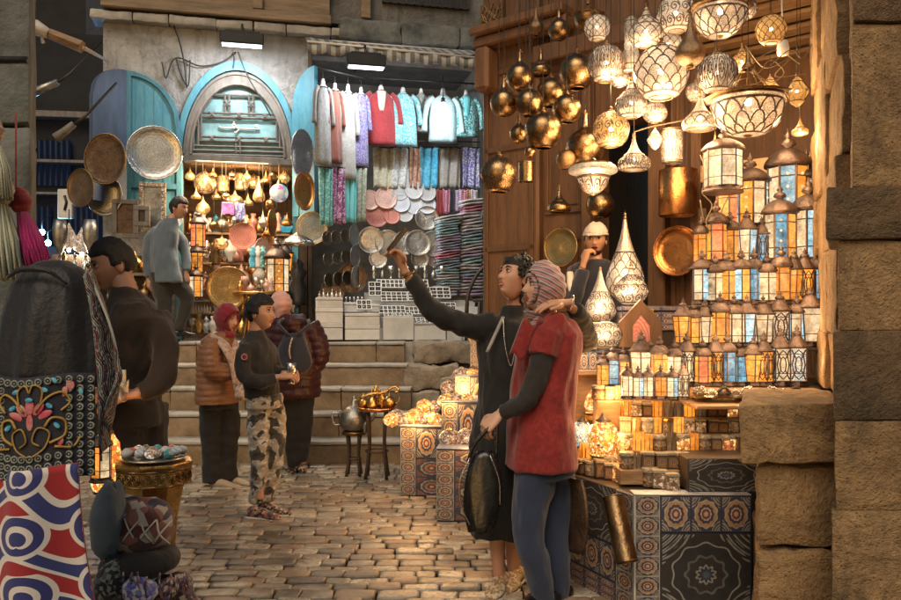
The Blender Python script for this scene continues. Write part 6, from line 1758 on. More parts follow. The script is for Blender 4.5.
for pyb, off in ((232, -.5), (262, -.35), (288, -.15), (312, .0), (250, .2), (275, .25)):
    (u0_, z_), (u1_, _) = PB.uz(187, pyb, off), PB.uz(290 if pyb not in (250, 275) else 208, pyb, off)
    MB().bx(u0_, u1_, -off - .06, -off + .12, z_ - .03, z_ - .002, .004).build('shelf', 'plank_wood', o)
ware('black standing statue on the right of the copper shop', 298, 305, 46, .25, 'black_plastic', 'figure', None, 'statue')
ware('small dark statue with a pale head between shelves', 216, 265, 26, -.05, 'dark_brass', 'figure', None, 'statue')
for i, (px, c) in enumerate(((253, 'cloth_blue'), (258, 'white_paint'), (263, 'tunic_teal'))):
    ware(f'{["blue", "white", "teal"][i]} slim figurine in the middle of the copper shop', px, 268, 22, .15, c, 'figure', 'slim coloured figurines', 'figurine')
# things hanging left of the arch behind the man
def frame_(label, px0, py0, px1, py1, off, fm, glass):
    a, b = PB.at(px0, py1, off), PB.at(px1, py0, off); w = (b.xy - a.xy).length; h = b.z - a.z
    o = thing('inlaid_frame', label, 'frame', (a.x, a.y, a.z), PB.rot); t = .05
    m = MB(); m.bx(0, w, -.02, .02, 0, t, .004); m.bx(0, w, -.02, .02, h - t, h, .004); m.bx(0, t, -.02, .02, t + .001, h - t - .001, .004); m.bx(w - t, w, -.02, .02, t + .001, h - t - .001, .004); m.build('frame', fm, o)
    MB().bx(t, w - t, .0, .01, t, h - t).build('glass', glass, o)
frame_('pale inlaid mirror frame behind the man in grey', 139, 183, 166, 232, .35, 'pearl_inlay', 'pewter')
frame_('smaller wooden inlaid frame with dark glass left of the pale one', 112, 200, 138, 238, .4, 'grey_wood', 'dark_tray')
frame_('empty inlaid shelf box above the man in black', 134, 206, 150, 226, .5, 'grey_wood', 'dark_wood')
for px, py, rp, lit, lab, mt in ((69, 240, 9, 1, 'pointed mosaic lamp glowing pale left of its twin', 'mosaic_white'), (82, 244, 9, 1, 'second pointed mosaic lamp glowing pale', 'mosaic_white')):
    c = PB.at(px, py, .3); rr = rp * c.y / F
    o = thing('hanging_lamp', lab, 'lamp', c); MB().lathe([(.3 * rr, -rr), (.8 * rr, -.7 * rr), (rr, -.2 * rr), (.75 * rr, .5 * rr), (.2 * rr, 1.5 * rr), (.05 * rr, 1.9 * rr)], 16).build('shade', mt, o); MB().ball((0, 0, -rr * 1.15), .02, 8, 6).build('bulb', 'bulb_warm', o)
    MB().tube([(0, 0, rr * 1.9), (0, 0, rr * 3.4)], .006, 5).build('cord', 'iron', o)
def glassvase(px, py, lab):
    c = PB.at(px, py, .45); o = thing('glass_vase', lab, 'vase', c)
    MB().lathe([(.001, -.3), (.05, -.3), (.015, -.26), (.015, -.18), (.07, -.05), (.08, .1), (.06, .2), (.055, .2), (.07, .1), (.06, -.04), (.001, -.15)], 16).build('bowl', 'pewter', o)
glassvase(90, 238, 'tall silver goblet shaped lamp right of the glowing pair'); glassvase(60, 238, 'tall silver goblet shaped lamp left of the glowing pair')
gl = 'wares on the stall left of the steps'
for i in range(16):
    kd = r.choice(KI); mt = r.choice(MI[:5]); ro = i // 8
    ware(f'{CNm[mt]} {({"figure": "figurine"}).get(kd, kd)}, {ORD[i % 8]} from the left on the {"upper" if ro == 0 else "lower"} shelf left of the stairs', 62 + (i % 8) * 12 + r.uniform(-1, 1), 272 + ro * 30, r.uniform(14, 24), .4 + .12 * ro, mt, kd, gl)
o = thing('side_stall', 'wooden stall with shelves of brass wares left of the steps', 'stall', (PB.A.x, PB.A.y, 0), PB.rot)
for pyb, off in ((272, .4), (302, .52), (332, .6)):
    (u0_, z_), (u1_, _) = PB.uz(52, pyb, off), PB.uz(160, pyb, off)
    MB().bx(u0_, u1_, -off - .07, -off + .3, z_ - .035, z_ - .002, .004).build('shelf', 'grey_wood', o)
m = MB(); m.bx(PB.uz(52, 300, .2)[0], PB.uz(160, 300, .2)[0], -.2, -.15, 1.14, PB.uz(100, 255, .2)[1]); m.build('back_board', 'dark_wood', o)

# ---------------------------------------------------------------- tile-cloth boxes with mosaic lamps, mid ground
def tbox(name, label, x0, y0, w, d, h, z0=0.0, ang=0.0, mats=('tile_row', 'tile_big', 'tile_strip')):
    o = thing('cloth_covered_box', label, 'box', (x0, y0, z0), ang)
    MB().bx(.002, w - .002, .002, d, .0, h - .004, .003).build('body', 'navy_cloth', o)
    m = MB(); m.bx(.12, w, -.006, .0, h * .55, h - .01); m.build('cloth_panel', mats[0], o)
    m = MB(); m.bx(.12, w, -.006, .0, .012, h * .545); m.build('cloth_panel', mats[1], o)
    m = MB(); m.bx(-.002, .117, -.006, .0, .012, h - .01); m.build('cloth_band', mats[2], o)
    # left side
    m = MB(); m.bx(-.006, .0, .003, d, .012, h - .01); m.build('cloth_panel', 'tile_small', o)
    m = MB(); m.bx(-.008, w + .004, -.010, d, h - .003, h + .006, .003); m.build('cloth_top', 'blue_cloth_top', o)
    return o
A = W(401, 400, 6.28)
tbox('a', 'waist high box under the row of amber mosaic lamps, navy rosette cloth', A.x, 6.28, .62, .5, .55, 0, R(-8), ('tile_row', 'tile_mix', 'tile_strip'))
B = W(437, 400, 5.5)
tbox('b', 'nearest cloth covered box with pale mosaic lamps, left of the handbag', B.x, 5.5, .7, .5, .50, 0, R(-6), ('tile_mix', 'tile_mix', 'tile_strip'))
C_ = W(442, 400, 6.0); tbox('c', 'second step up of the cloth covered boxes behind the nearest one', C_.x, 6.12, .6, .45, .76, 0, R(-6))
C2 = W(456, 400, 6.3); tbox('d', 'highest cloth covered box of the stepped row beside the wooden pillar', C2.x, 6.6, .6, .4, .93, 0, R(-6))
C3 = W(471, 400, 6.7); tbox('e', 'slim upright cloth box standing on the highest one', C3.x, 6.72, .25, .22, .30, .95, R(-6), ('tile_small', 'tile_small', 'tile_strip'))
def pumpkin(mt):
    o = thing('mosaic_lamp', '', 'lamp'); m = MB(); N = 24; rs = []
    for i in range(9):
        t = -PI / 2 + .3 + (PI - .55) * i / 8
        rs.append([V((math.cos(t) * math.cos(2 * PI * j / N) * (1 + .04 * abs(math.sin(4 * PI * j / N * 1.5))), math.cos(t) * math.sin(2 * PI * j / N) * (1 + .04 * abs(math.sin(4 * PI * j / N * 1.5))), .82 * math.sin(t) + .8)) for j in range(N)])
    m.rings(rs, True, True); m.build('shade', mt + '_large', o)
    MB().lathe([(.34, 1.58), (.36, 1.62), (.2, 1.66), (.08, 1.72), (.001, 1.74)], 14).lathe([(.001, -.02), (.42, -.02), (.40, .06), (.3, .1)], 16).build('collar', 'brass', o)
    return o
MK = Kinds(pumpkin)
def mos(px, pyb, rp, d, mt, label): o = MK.put(mt, W(px, pyb, d), label, rng.uniform(0, 3), rp * d / F, 'lit mosaic table lamps on the boxes'); LN[0] += 1; own_light(o, (-.8, -3.2, 1.0), 3.6, (1, .50, .16), .04) if LN[0] % 3 == 0 else None
MZ = {'mosaic_amber': 'amber', 'mosaic_orange': 'orange', 'mosaic_white': 'brown and cream', 'mosaic_pale': 'pale teal'}
def mrow(name, pyb, d, L_):
    for i, (px, rp, mt) in enumerate(L_):
        mos(px, pyb + rng.uniform(-.5, .5), rp, d + rng.uniform(-.03, .03), mt, f'{MZ[mt]} lamp, {ORD[i]} from left {name}')
A_, O_, WH, PL = 'mosaic_amber', 'mosaic_orange', 'mosaic_white', 'mosaic_pale'
mrow('in front row on the waist high box', 427, 6.42, [(392, 8.5, A_), (404, 8.5, WH), (411, 9.5, A_), (425, 8.5, WH), (434, 9, A_)])
mrow('in back row on the waist high box', 423, 6.62, [(397, 8.5, WH), (416, 9, O_), (428, 8, A_)])
mrow('on the second step', 407, 6.25, [(446, 8.5, A_), (456, 9, WH), (466, 8.5, A_)])
mrow('behind the second step', 412, 6.55, [(424, 8, A_), (434, 7, WH)])
mrow('on the highest step', 395, 6.72, [(449, 9, WH), (461, 8.5, WH), (469, 8, PL), (478, 8, A_)])
mrow('at the foot of the slim upright box', 384, 6.7, [(462, 10, WH), (472, 10, A_)])
mrow('on the nearest box', 447, 5.68, [(450, 11, WH), (466, 11, WH), (480, 11, WH)])
mrow('on top of the slim upright box', 345, 6.82, [(478, 9.5, O_)])
# brass side tables by the steps
def side_table(label, px, pyt, pyb_d, rp, topm):
    d = pyb_d; c = W(px, pyt, d); o = thing('side_table', label, 'table', (c.x, d, 0)); r = rp * d / F; z = c.z
    MB().lathe([(.001, z - .02), (r, z - .02), (r * 1.04, z), (r * 1.02, z + .012), (r * .96, z + .002), (.001, z)], 20).build('tabletop', topm, o)
    for k in range(4):
        a = PI / 4 + k * PI / 2; MB().tube([(r * .7 * math.cos(a), r * .7 * math.sin(a), z - .02), (r * .55 * math.cos(a), r * .55 * math.sin(a), z * .5), (r * .8 * math.cos(a), r * .8 * math.sin(a), 0)], [.016, .011, .016], 6, k=3).build('leg', 'dark_wood', o)
    MB().tube([(r * .6 * math.cos(k * PI / 8), r * .6 * math.sin(k * PI / 8), z * .4) for k in range(17)], .008, 5, caps=False).build('stretcher', 'dark_wood', o)
    return V((c.x, d, z)), r
P, r_t = side_table('small round table with orange top and curly brass pieces before the steps', 377, 408, 6.95, 19, 'copper')
P2, r2 = side_table('lower dark side table with a brass teapot at the foot of the steps', 354, 432, 7.1, 12, 'dark_brass')
for i, (dx, dy, kd, mt, s) in enumerate(((-.12, 0, 'teapot', 'brass', .09), (-.04, -.05, 'bottle', 'brass', .12), (.04, .03, 'urn', 'brass', .11), (.11, -.02, 'teapot', 'brass', .10), (0, .08, 'vase', 'dark_brass', .1))):
    m, c = bust('', 377, 408, s * F / 6.95, 0, mt, kd); tag(m.build({'teapot': 'teapot', 'bottle': 'bottle', 'urn': 'urn', 'vase': 'vase'}[kd], mt, loc=P + V((dx, dy, .003))), f'curly {CNm[mt]} {kd} on the orange topped side table, {ORD[i]} of five', kd, 'brass pieces on the orange topped table')
m = MB(); m.tube([(-.14, 0, .07), (-.04, 0, .11), (.06, .0, .12), (.12, 0, .16), (.17, 0, .17), (.19, 0, .14), (.16, 0, .12)], .013, 7, k=4); m.tube([(-.02, 0, .11), (0, .0, .18), (.03, 0, .13)], .01, 6, k=3)
tag(m.build('brass_crocodile', 'brass', loc=P + V((0, -.08, .02))), 'long curled brass animal figure lying over the other brass pieces', 'figurine')
m, c = bust('', 354, 432, 26, 0, 'pewter', 'teapot'); tag(m.build('teapot', 'pewter', loc=P2 + V((0, 0, .003))), 'grey metal teapot on the lower dark side table', 'teapot')
m, c = bust('', 354, 432, 14, 0, 'silver', 'urn'); tag(m.build('urn', 'silver', loc=P2 + V((.10, -.03, .003))), 'small silver urn beside the grey metal teapot', 'urn')

# ---------------------------------------------------------------- people
def fuse(m, name, mats, parent, voxel=.012, smooth=6, disp=None, **tg):
    """overlapping lofts become one continuous skin (voxel remesh), smoothed, then folded or quilted"""
    me = bpy.data.meshes.new('tmp'); me.from_pydata([tuple(v) for v in m.v], [], m.f); me.validate()
    t = bpy.data.objects.new('tmp', me); COL.objects.link(t)
    a = t.modifiers.new('r', 'REMESH'); a.mode = 'VOXEL'; a.voxel_size = voxel; a.use_smooth_shade = True
    b = t.modifiers.new('s', 'SMOOTH'); b.iterations = smooth; b.factor = .6
    dg = bpy.context.evaluated_depsgraph_get(); dg.update()
    out = bpy.data.meshes.new_from_object(t.evaluated_get(dg)); bpy.data.objects.remove(t); bpy.data.meshes.remove(me)
    out.name = name
    if disp:
        nv = [v.normal.copy() for v in out.vertices]
        for v, n in zip(out.vertices, nv): v.co += n * disp(v.co, n)
    for p in out.polygons: p.use_smooth = True
    for q in (mats if isinstance(mats, (list, tuple)) else [mats]): out.materials.append(MATS[q])
    o = bpy.data.objects.new(name, out); COL.objects.link(o)
    if parent: o.parent = parent
    for k, v in tg.items(): o[k] = v
    return o
def folds(a=.006, s=9.0, zs=.35, seed=0.0):
    return lambda c, n: a * (noise.noise(V((c.x * s + seed, c.y * s, c.z * s * zs))) + .5 * noise.noise(V((c.x * s * 2.3, c.y * s * 2.3 + seed, c.z * s))))
def quilt(pitch, a=.012, seed=0.0):
    return lambda c, n: a * (abs(math.sin(PI * (c.z + .012 * noise.noise(c * 5)) / pitch)) ** .6 - .6) + .007 * noise.noise(c * 14 + V((seed, 0, 0)))
def secs(m, L_, n=20):
    """body loft: list of (centre, half width, half depth, facing angle)"""
    rs = []
    for c, w, d, az in L_:
        f = V((math.cos(az), math.sin(az), 0)); s = V((-f.y, f.x, 0))
        rs.append([V(c) + s * (w * math.cos(2 * PI * j / n)) + f * (d * math.sin(2 * PI * j / n)) for j in range(n)])
    return m.rings(rs, True, True)
def hp(u, v, inf=0.0):
    """point of a head; x right, y to the face, z up; u angle from the face, v -1..1 from chin to crown"""
    t = v * PI / 2; cz, sz = math.cos(t), math.sin(t)
    x = (.074 + inf) * cz * math.sin(u); y = (.094 + inf) * cz * math.cos(u); z = (.116 + inf) * sz
    if z < -.01:
        k = min(1, (-z - .01) / .10); x *= 1 - .32 * k
        if y < 0: y *= 1 - .45 * k
        else: y *= 1 + .10 * k
    if y > .05: y = .05 + (y - .05) * .85
    if inf < .004 and y > 0:
        g = lambda cx, cz_, sx, sz_: math.exp(-((x - cx) / sx) ** 2 - ((z - cz_) / sz_) ** 2)
        nz = max(0, min(1, (.022 - z) / .05)) if z > -.030 else max(0, 1 - (-.030 - z) / .010)
        y += .026 * nz * math.exp(-(x / (.010 + .006 * nz)) ** 2)
        y -= .010 * (g(.030, .012, .017, .012) + g(-.030, .012, .017, .012))
        y += .004 * (g(.03, .034, .024, .008) + g(-.03, .034, .024, .008)) + .005 * (g(.045, -.02, .02, .02) + g(-.045, -.02, .02, .02))
        y += .009 * (g(0, -.052, .020, .0055) + g(0, -.066, .018, .0065)) - .004 * g(0, -.059, .024, .003)
        y += .010 * g(0, -.092, .022, .014) - .003 * g(0, -.077, .03, .006)
    return V((x, y, z))
def sy(x, z):
    """how far forward the face lies at x, z"""
    best = (9, 0)
    for i in range(-14, 15):
        for j in range(-38, 30):
            q = hp(i * .055, j * .025)
            dd = (q.x - x) ** 2 + (q.z - z) ** 2
            if dd < best[0]: best = (dd, q.y)
    return best[1]
def head(o, c, az, pitch=0.0, roll=0.0, sc=1.0, smile=False, brow='hair', eyes=True):
    """returns MB for the head in the person's frame and the matrix used"""
    M = Matrix.Translation(V(c)) @ Matrix.Rotation(az - PI / 2, 4, 'Z') @ Matrix.Rotation(roll, 4, 'Y') @ Matrix.Rotation(pitch, 4, 'X') @ Matrix.Scale(sc, 4)
    m = MB(); NU, NV = 48, 40
    rs = []
    for j in range(NV + 1):
        v = -1 + 2 * j / NV; v = max(-.985, min(.985, v))
        rs.append([hp(2 * PI * i / NU, v) for i in range(NU)])
    m.rings(rs[::1], True, True)
    # colour the lips by place
    for k, f in enumerate(m.f):
        q = sum((m.v[i] for i in f), V()) / len(f)
        if q.y > .05 and abs(q.x) < .024 - abs(q.z + .059) * .9 and -.072 < q.z < -.046: m.mi[k] = 1
    for s in (-1, 1):
        m.ball((s * .075, -.008, -.008), (.008, .017, .030), 10, 8, 0)
        if eyes:
            m.ball((s * .030, .0715, .011), (.0150, .0105, .0085), 12, 8, 2); m.ball((s * .031, .0790, .011), (.0066, .0045, .0068), 10, 6, 3)
            m.tube([(s * .014, .0775, .011), (s * .022, .083, .0195), (s * .033, .083, .0205), (s * .046, .071, .012)], [.0012, .0028, .0030, .0012], 6, 3, k=3)
            m.tube([(s * .014, .0775, .010), (s * .030, .0825, .0025), (s * .045, .072, .009)], [.001, .0022, .001], 6, 0, k=3)
        m.tube([(s * .011, .085, .029), (s * .028, .086, .037), (s * .047, .072, .032)], [.0022, .0036, .0015], 6, 3, k=3, squash=.8)
        m.ball((s * .0085, .094, -.031), (.0065, .008, .0055), 8, 6, 0)
    if smile:
        y0 = sy(0, -.059)
        m.ball((0, y0 - .006, -.0585), (.0165, .0085, .0052), 12, 6, 4)
        for z_, zz in ((-.0515, -.0545), (-.0665, -.063)): m.tube([(-.024, y0 - .014, -.054), (-.013, y0 - .002, zz if z_ < -.06 else z_ - .001), (0, y0 + .001, z_), (.013, y0 - .002, zz if z_ < -.06 else z_ - .001), (.024, y0 - .014, -.054)], [.0015, .0032, .0036, .0032, .0015], 6, 1, k=3)
    m.xf(M); return m, M
def hairshell(o, M, inf=.012, front=.050, back=-.055, rough=.006, name='hair', mat='hair', curly=0.0, seed=0.0):
    m = MB(); NU, NV = 40, 30; P = {}
    def inside(u, v):
        p = hp(u, v); lim = back if p.y < -.035 else (front if p.y > .045 else (.005 if curly < .01 and abs(p.x) > .03 and p.y < .02 else max(back, min(front, back + (front - back) * (p.y + .035) / .055))))
        if -.02 < p.y < .03 and p.z > lim - .02: lim -= .012
        return p.z > lim
    for j in range(NV + 1):
        for i in range(NU):
            u, v = 2 * PI * i / NU, min(.985, -1 + 2 * j / NV); v = max(-.985, v)
            e = inf if inside(u, v) else -.004
            p = hp(u, v, 0) ; q = hp(u, v, max(.0041, e)) if e > 0 else hp(u, v) * .95
            q = q + p.normalized() * ((rough * noise.noise(p * 60 + V((seed, 0, 0))) + curly * (.6 + noise.noise(p * 34 + V((seed, 3, 0))) * 1.4)) if e > 0 else 0)
            P[i, j] = q
    m.v = [P[i, j] for j in range(NV + 1) for i in range(NU)]
    for j in range(NV):
        for i in range(NU):
            a = j * NU + i; b = j * NU + (i + 1) % NU; m.face([a, b, b + NU, a + NU], 0, True)
    m.face([NV * NU + i for i in range(NU)], 0, True)
    m.xf(M); return m.build(name, mat, o)
def hijab(o, M, mat, chest, w=.085, inf=.020, seed=0.0, az=0.0):
    """wrap round head with a face opening, falling to the chest; chest: list of (centre, half width, half depth)"""
    m = MB(); NU, NV = 44, 30; ok = {}; m.v = []
    for j in range(NV + 1):
        for i in range(NU):
            u, v = 2 * PI * i / NU, max(-.98, min(.985, -1 + 2 * j / NV)); p = hp(u, v)
            face = p.y > .022 and ((p.x / .062) ** 2 + ((p.z + .014) / .068) ** 2) < 1.0
            q = hp(u, v, inf) + p.normalized() * (.005 * noise.noise(V((p.x * 18, p.y * 18 + seed, p.z * 40))) + .004 * math.sin(p.z * 150 + p.y * 60 + seed))
            if p.z < -.06: q.z = q.z - .03
            m.v.append(q); ok[i, j] = not face
    for j in range(NV):
        for i in range(NU):
            i2 = (i + 1) % NU
            if ok[i, j] and ok[i2, j] and ok[i, j + 1] and ok[i2, j + 1]: a = j * NU + i; b = j * NU + i2; m.face([a, b, b + NU, a + NU], 0, True)
    m.face([NV * NU + i for i in range(NU)], 0, True)
    # rolled edge round the face
    E = []
    for k in range(25):
        t = 2 * PI * k / 24; x, z = .064 * math.sin(t), -.014 + .070 * math.cos(t)
        y = .094 * math.sqrt(max(0, 1 - (x / .08) ** 2 - (z / .125) ** 2)); y = .05 + (y - .05) * .85 if y > .05 else y
        E.append(V((x * (1 - .25 * max(0, -z - .03) / .07), max(.02, y) + .004 - (.012 if z < -.06 else 0), z)))
    m.tube(E, .0085, 6, caps=False); m.xf(M)
    if chest: secs(m, [(c, a, b, az) for c, a, b in chest], 24)
    ob = m.build('headscarf', mat, o)
    sm = ob.modifiers.new('thick', 'SOLIDIFY'); sm.thickness = .004
    return ob
def hand(m, wrist, f, n, side=1, curl=.5, sc=1.0, spread=.12, thumb=.6, mi=0, curls=None):
    """palm, four fingers of different lengths with knuckles, thumb off the side; f along the fingers, n the way they curl"""
    f = V(f).normalized(); n = V(n); n = (n - f * n.dot(f)).normalized(); s = f.cross(n) * side; w = V(wrist)
    m.tube([w - f * .03 * sc, w, w + f * .045 * sc, w + f * .088 * sc, w + f * .100 * sc], [.027 * sc, .026 * sc, .039 * sc, .041 * sc, .034 * sc], 12, mi, k=2, squash=[.85, .72, .52, .42, .34], up=n)
    for i, (L_, r) in enumerate(((.072, .0088), (.082, .0092), (.076, .0088), (.058, .0076))):
        off = (1.5 - i) * .0205 * sc; c = curls[i] if curls else curl
        p = w + f * (.088 - abs(i - 1.2) * .004) * sc + s * off; d0 = (f + s * (1.5 - i) * spread * .45).normalized()
        pts = [p - f * .02 * sc, p]; a = c * .35
        for k, q in enumerate((.45, .32, .26)):
            a += c * (.55 if k else .4); p = p + (d0 * math.cos(a) + n * math.sin(a)) * L_ * q * sc; pts.append(p)
        m.tube(pts, [r * sc * 1.05, r * sc * 1.1, r * sc, r * sc * .95, r * sc * .72], 8, mi, k=3)
    p = w + f * .028 * sc + s * .026 * sc; d1 = (f * .62 + s * .72 + n * .25 * thumb).normalized(); d2 = (f * .9 + s * (.25 - .3 * thumb) + n * .5 * thumb).normalized()
    m.tube([p - s * .012 * sc, p + d1 * .022 * sc, p + d1 * .044 * sc, p + d1 * .044 * sc + d2 * .028 * sc, p + d1 * .044 * sc + d2 * .046 * sc], [.014 * sc, .0135 * sc, .0112 * sc, .0105 * sc, .0075 * sc], 8, mi, k=3)
def joinmb(o, base, extra, mats):
    """adds head and hands to the remeshed body so the person stays one mesh"""
    me = base.data; v0 = [v.co.copy() for v in me.vertices]; f0 = [list(p.vertices) for p in me.polygons]
    m = MB(); m.v = v0; m.f = f0; m.mi = [0] * len(f0); m.sm = [True] * len(f0); m.uv = [None] * len(f0)
    for e in extra:
        k = len(m.v); m.v += e.v; m.f += [[k + i for i in f] for f in e.f]; m.mi += e.mi; m.sm += e.sm; m.uv += [None] * len(e.f)
    bpy.data.objects.remove(base); return m.build('body', mats, o)
def shoe(m, heel, toe, h=.075, w=.042, mi=0):
    heel, toe = V(heel), V(toe); d = (toe - heel); L_ = d.length; f = d.normalized(); s = V((-f.y, f.x, 0)).normalized(); up = V((0, 0, 1)); rs = []
    for t, ww, hh in ((0, .7, .8), (.08, .95, 1.0), (.25, .95, 1.0), (.45, .9, .9), (.65, 1.1, .62), (.85, 1.0, .48), (.97, .6, .36), (1.0, .3, .2)):
        c = heel + d * t
        rs.append([c + s * (w * ww * math.cos(2 * PI * j / 14)) + up * (h * hh * (.5 + .5 * math.sin(2 * PI * j / 14)) ** .8) for j in range(14)])
    m.rings(rs, True, True, mi)
SK = ['skin', 'lips', 'eye_white', 'eye_dark', 'teeth']; SKL = ['skin_light'] + SK[1:]
def frm(px, d):
    """root of a person at pixel column and distance, plus a converter from pixels to the person's frame"""
    root = V((W(px, HY, d).x, d, 0))
    return root, (lambda a, b, dd=0.0: W(a, b, d + dd) - root)

# --- woman in red tunic
def woman_red():
    d = 3.9; root, J = frm(545, d)
    o = thing('person', 'woman in sleeveless red tunic, patterned headscarf and jeans holding a black handbag', 'person', root)
    hc = J(543, 289); az = R(196)
    hm, M = head(o, hc, az, R(10), 0, .98, False)
    tor = R(205)
    b = MB()
    b.tube([hc + V((.015, .01, -.04)), J(549, 316, .02), J(549, 330, .02)], [.048, .05, .06], 12)
    secs(b, [(J(548, 322), .10, .07, tor), (J(547, 332), .17, .10, tor), (J(545, 365), .17, .12, tor), (J(542, 405), .15, .11, tor), (J(541, 440), .18, .13, tor), (J(543, 470), .17, .13, tor)])
    b.tube([J(548, 330, -.14), J(538, 372, -.17), J(527, 398, -.17), J(500, 414, -.14)], [.055, .048, .042, .028], 10, k=3)
    for P in (((535, 462, -.05), (527, 528, -.07), (546, 598, -.03)), ((553, 465, .08), (554, 535, .06), (558, 598, .08))):
        b.tube([J(*p) for p in P], [.085, .06, .04], 12, k=3)
    base = fuse(b, 'body', 'skin', o, .014, 4, lambda c, n: -.005)
    h1 = MB(); hand(h1, J(500, 414, -.14), V((-.8, -.15, -.75)), V((.35, .5, -.6)), -1, 1.0, 1.0, .06, .8)
    joinmb(o, base, [hm, h1], SKL)
    # tunic
    g = MB()
    secs(g, [(J(550, 315), .075, .065, tor), (J(550, 322, .01), .15, .095, tor), (J(549, 334), .195, .125, tor), (J(547, 350), .20, .14, tor), (J(544, 380), .185, .145, tor), (J(541, 410), .18, .145, tor), (J(539, 440), .195, .155, tor), (J(539, 466), .205, .165, tor)], 28)
    g.tube([J(556, 322, -.10), J(548, 336, -.16), J(543, 356, -.18)], [.07, .075, .07], 12, k=3)
    fuse(g, 'tunic', 'red_knit', o, .008, 4, folds(.022, 8, .25, 2))
    g = MB(); g.tube([J(546, 342, -.16), J(538, 374, -.175), J(527, 399, -.175), J(513, 408, -.16), J(502, 413, -.14)], [.062, .056, .050, .042, .036], 12, k=4)
    fuse(g, 'sleeve', 'charcoal_cloth', o, .008, 4, folds(.006, 22, 1))
    g = MB()
    for P, R_ in ((((537, 455, -.05), (533, 490, -.06), (528, 530, -.08), (536, 565, -.06), (547, 603, -.03)), [.115, .10, .078, .068, .050]), (((553, 455, .08), (555, 500, .07), (555, 540, .06), (558, 575, .07), (560, 602, .08)), [.11, .095, .072, .062, .048])):
        g.tube([J(*p) for p in P], R_, 14, k=4)
    secs(g, [(J(545, 445), .17, .13, tor), (J(545, 475), .175, .14, tor)])
    fuse(g, 'jeans', 'jeans', o, .008, 3, folds(.010, 11, .8))
    g = MB()
    for P in ((550, 607, -.04), (562, 606, .08)):
        p = J(*P); p.z = 0.0; shoe(g, p + V((.05, .03, 0)), p + V((-.19, -.04, 0)))
    g.build('shoes', 'leather_black', o)
    sh = [(J(548, 316), .085, .08), (J(551, 324), .14, .11), (J(554, 334, -.02), .13, .115)]
    hijab(o, M, 'scarf_print', sh, az=tor, seed=2)
    # fringed end of scarf over the chest
    g = MB(); A = J(532, 322, -.15)
    g.sheet(lambda u, v: A + V(((u - .5) * .10 - v * .06, -.02 - .03 * math.sin(u * 3), -.16 * v + .02 * math.sin(u * 9))), 10, 8, .006); g.build('scarf_end', 'red_knit', o)
woman_red()
# handbag
def handbag():
    d = 3.74; root = W(480, 530, d); J = lambda a, b, dd=0.0: W(a, b, d + dd) - root
    o = thing('handbag', 'glossy black handbag hanging from the hand of the woman in red', 'handbag', root)
    m = MB(); rs = []
    for i in range(13):
        f = i / 12; w = .102 * (math.sin(PI * (.10 + .78 * (1 - f) ** .8)) ** .55) * (1 - .25 * f); dd = .062 * (1 - f * .75); c = J(480 + 6 * f, 530 - 78 * f)
        rs.append([c + V((w * math.cos(2 * PI * j / 24) * (1 + .05 * math.sin(j * 1.9 + f * 5)), dd * math.sin(2 * PI * j / 24) * (1 + .12 * math.sin(j * 2.3 + f * 9)), .006 * math.sin(j * 1.3 + f * 4))) for j in range(24)])
    m.rings(rs, True, True); m.build('bag', 'leather_black', o)
    for k, dx in enumerate((-.02, .02)):
        MB().tube([J(468, 462, dx), J(474, 445, dx), J(489, 428, dx * .6), J(496, 423, dx * .3), J(497, 432, dx * .6), J(496, 458, dx)], .009, 7, k=5).build('handle', 'leather_black', o)
    MB().tube([J(470, 458, -.05), J(460, 480, -.062), J(461, 505, -.062), J(470, 525, -.05)], .0035, 5, k=4).tube([J(490, 455, -.05), J(499, 480, -.05), J(500, 505, -.05)], .0035, 5, k=4).build('zip', 'silver', o)
handbag()

